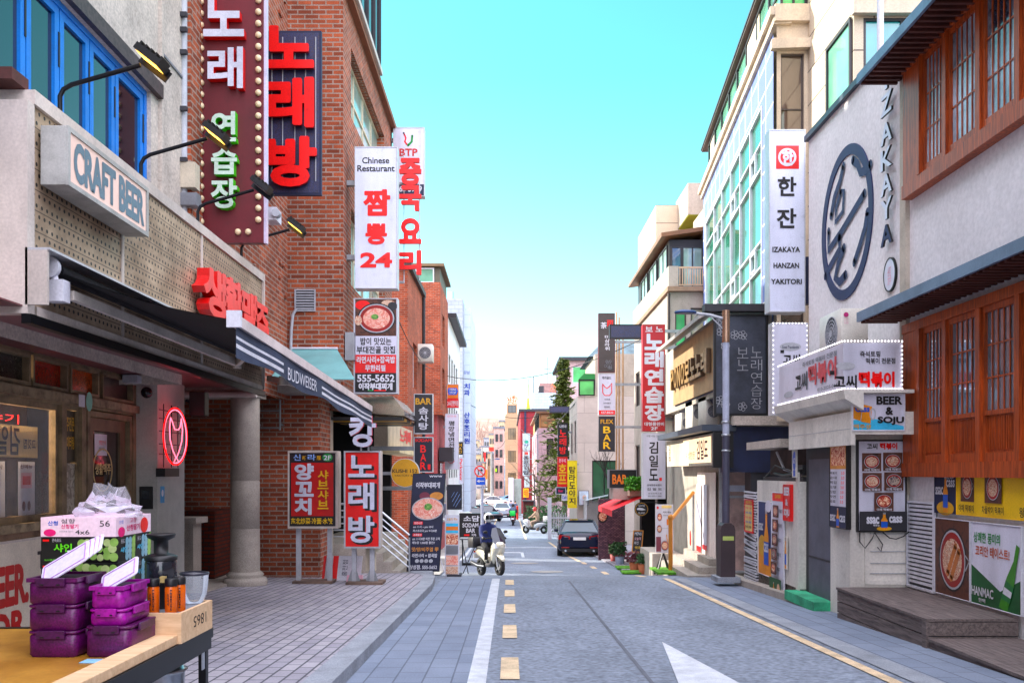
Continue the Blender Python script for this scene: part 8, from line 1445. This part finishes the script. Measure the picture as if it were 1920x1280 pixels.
scooter('white_scooter', 'big white scooter with tinted windscreen coming towards the viewer on the left', S1, carpaint('cream_scooter', (226, 222, 206)), .3, M('box_black', (30, 30, 36), .5)); rider('person', 'person in navy jacket, black trousers and white helmet riding the white scooter', S1, denim, blackcl, M('helmet_white', (230, 230, 232), .25, coat=.6))
S2 = TY(U(962, 74), 74, 3)
scooter('red_scooter', 'red delivery scooter with a bright green box, seen from behind', S2, carpaint('red_scooter', (190, 24, 40)), .4, M('box_green', (70, 210, 100), .5), False); rider('person', 'person in grey jacket on the red scooter with the green box', S2, M('jacket_slate', (90, 104, 124), .8), blackcl, M('helmet_black', (30, 30, 34), .3))
S3 = TY(U(1003, 60), 60, -62)
scooter('grey_scooter', 'silver scooter with white rear box turning left at the junction', S3, carpaint('silver_scooter', (190, 190, 194)), .36, M('box_white', (228, 226, 224), .5), False); rider('person', 'person in tan coat and red helmet riding the silver scooter', S3, beigecl, M('trousers_tan', (170, 146, 130), .85), M('helmet_red', (206, 30, 44), .25, coat=.6))
def stander(label, x, y, yaw, top, bottom, hair):
    J = {'pelvis': (0, 0, .92), 'waist': (0, 0, 1.08), 'chest': (0, .02, 1.3), 'neck': (0, .02, 1.48), 'head': (0, .03, 1.58)}; Rd = {'pelvis': (.15, .11), 'waist': (.14, .1), 'chest': (.18, .12), 'neck': .055, 'head': .075}; Bn = [('pelvis', 'waist'), ('waist', 'chest'), ('chest', 'neck'), ('neck', 'head')]
    for s, q in ((-1, 'l'), (1, 'r')):
        J.update({'sh' + q: (s * .19, 0, 1.4), 'el' + q: (s * .24, -.03, 1.12), 'hd' + q: (s * .24, .06, .86), 'hp' + q: (s * .09, 0, .88), 'kn' + q: (s * .1, .03 * s, .48), 'an' + q: (s * .1, -.06 * s, .09), 'toe' + q: (s * .11, .12 - .06 * s, .05)}); Rd.update({'sh' + q: .07, 'el' + q: .052, 'hd' + q: .04, 'hp' + q: .095, 'kn' + q: .068, 'an' + q: .05, 'toe' + q: .04}); Bn += [('chest', 'sh' + q), ('sh' + q, 'el' + q), ('el' + q, 'hd' + q), ('pelvis', 'hp' + q), ('hp' + q, 'kn' + q), ('kn' + q, 'an' + q), ('an' + q, 'toe' + q)]
    def ex(t): MB().ball((0, .0, 1.66), .1, .115, .11, hair, 12, 8).build('hair', t)
    return figure('person', label, TY(x, y, yaw), J, Bn, Rd, [(lambda x, y, z: z > 1.47 or (abs(x) > .2 and z < .95 and z > .75), skin), (lambda x, y, z: z > .95, top), (lambda x, y, z: z < .1, black), (lambda x, y, z: True, bottom)], ex, 'people walking far down the street')
hb = M('hair_black', (24, 22, 24), .5)
stander('person in a dark blue coat walking between the sign post and the silver sedan', U(912, 92), 92, 10, denim, blackcl, hb)
stander('person in a grey blue top near the white gate pillar, left of two', U(958, 97), 97, 170, M('top_greyblue', (120, 136, 160), .8), blackcl, hb)
stander('person in a slate jacket near the white gate pillar, right of two', U(966, 95), 95, 175, M('top_slate', (96, 112, 136), .8), denim, hb)
stander('person in black on the far left pavement beside the pale sign fin', U(885, 165), 165, 175, blackcl, blackcl, hb)
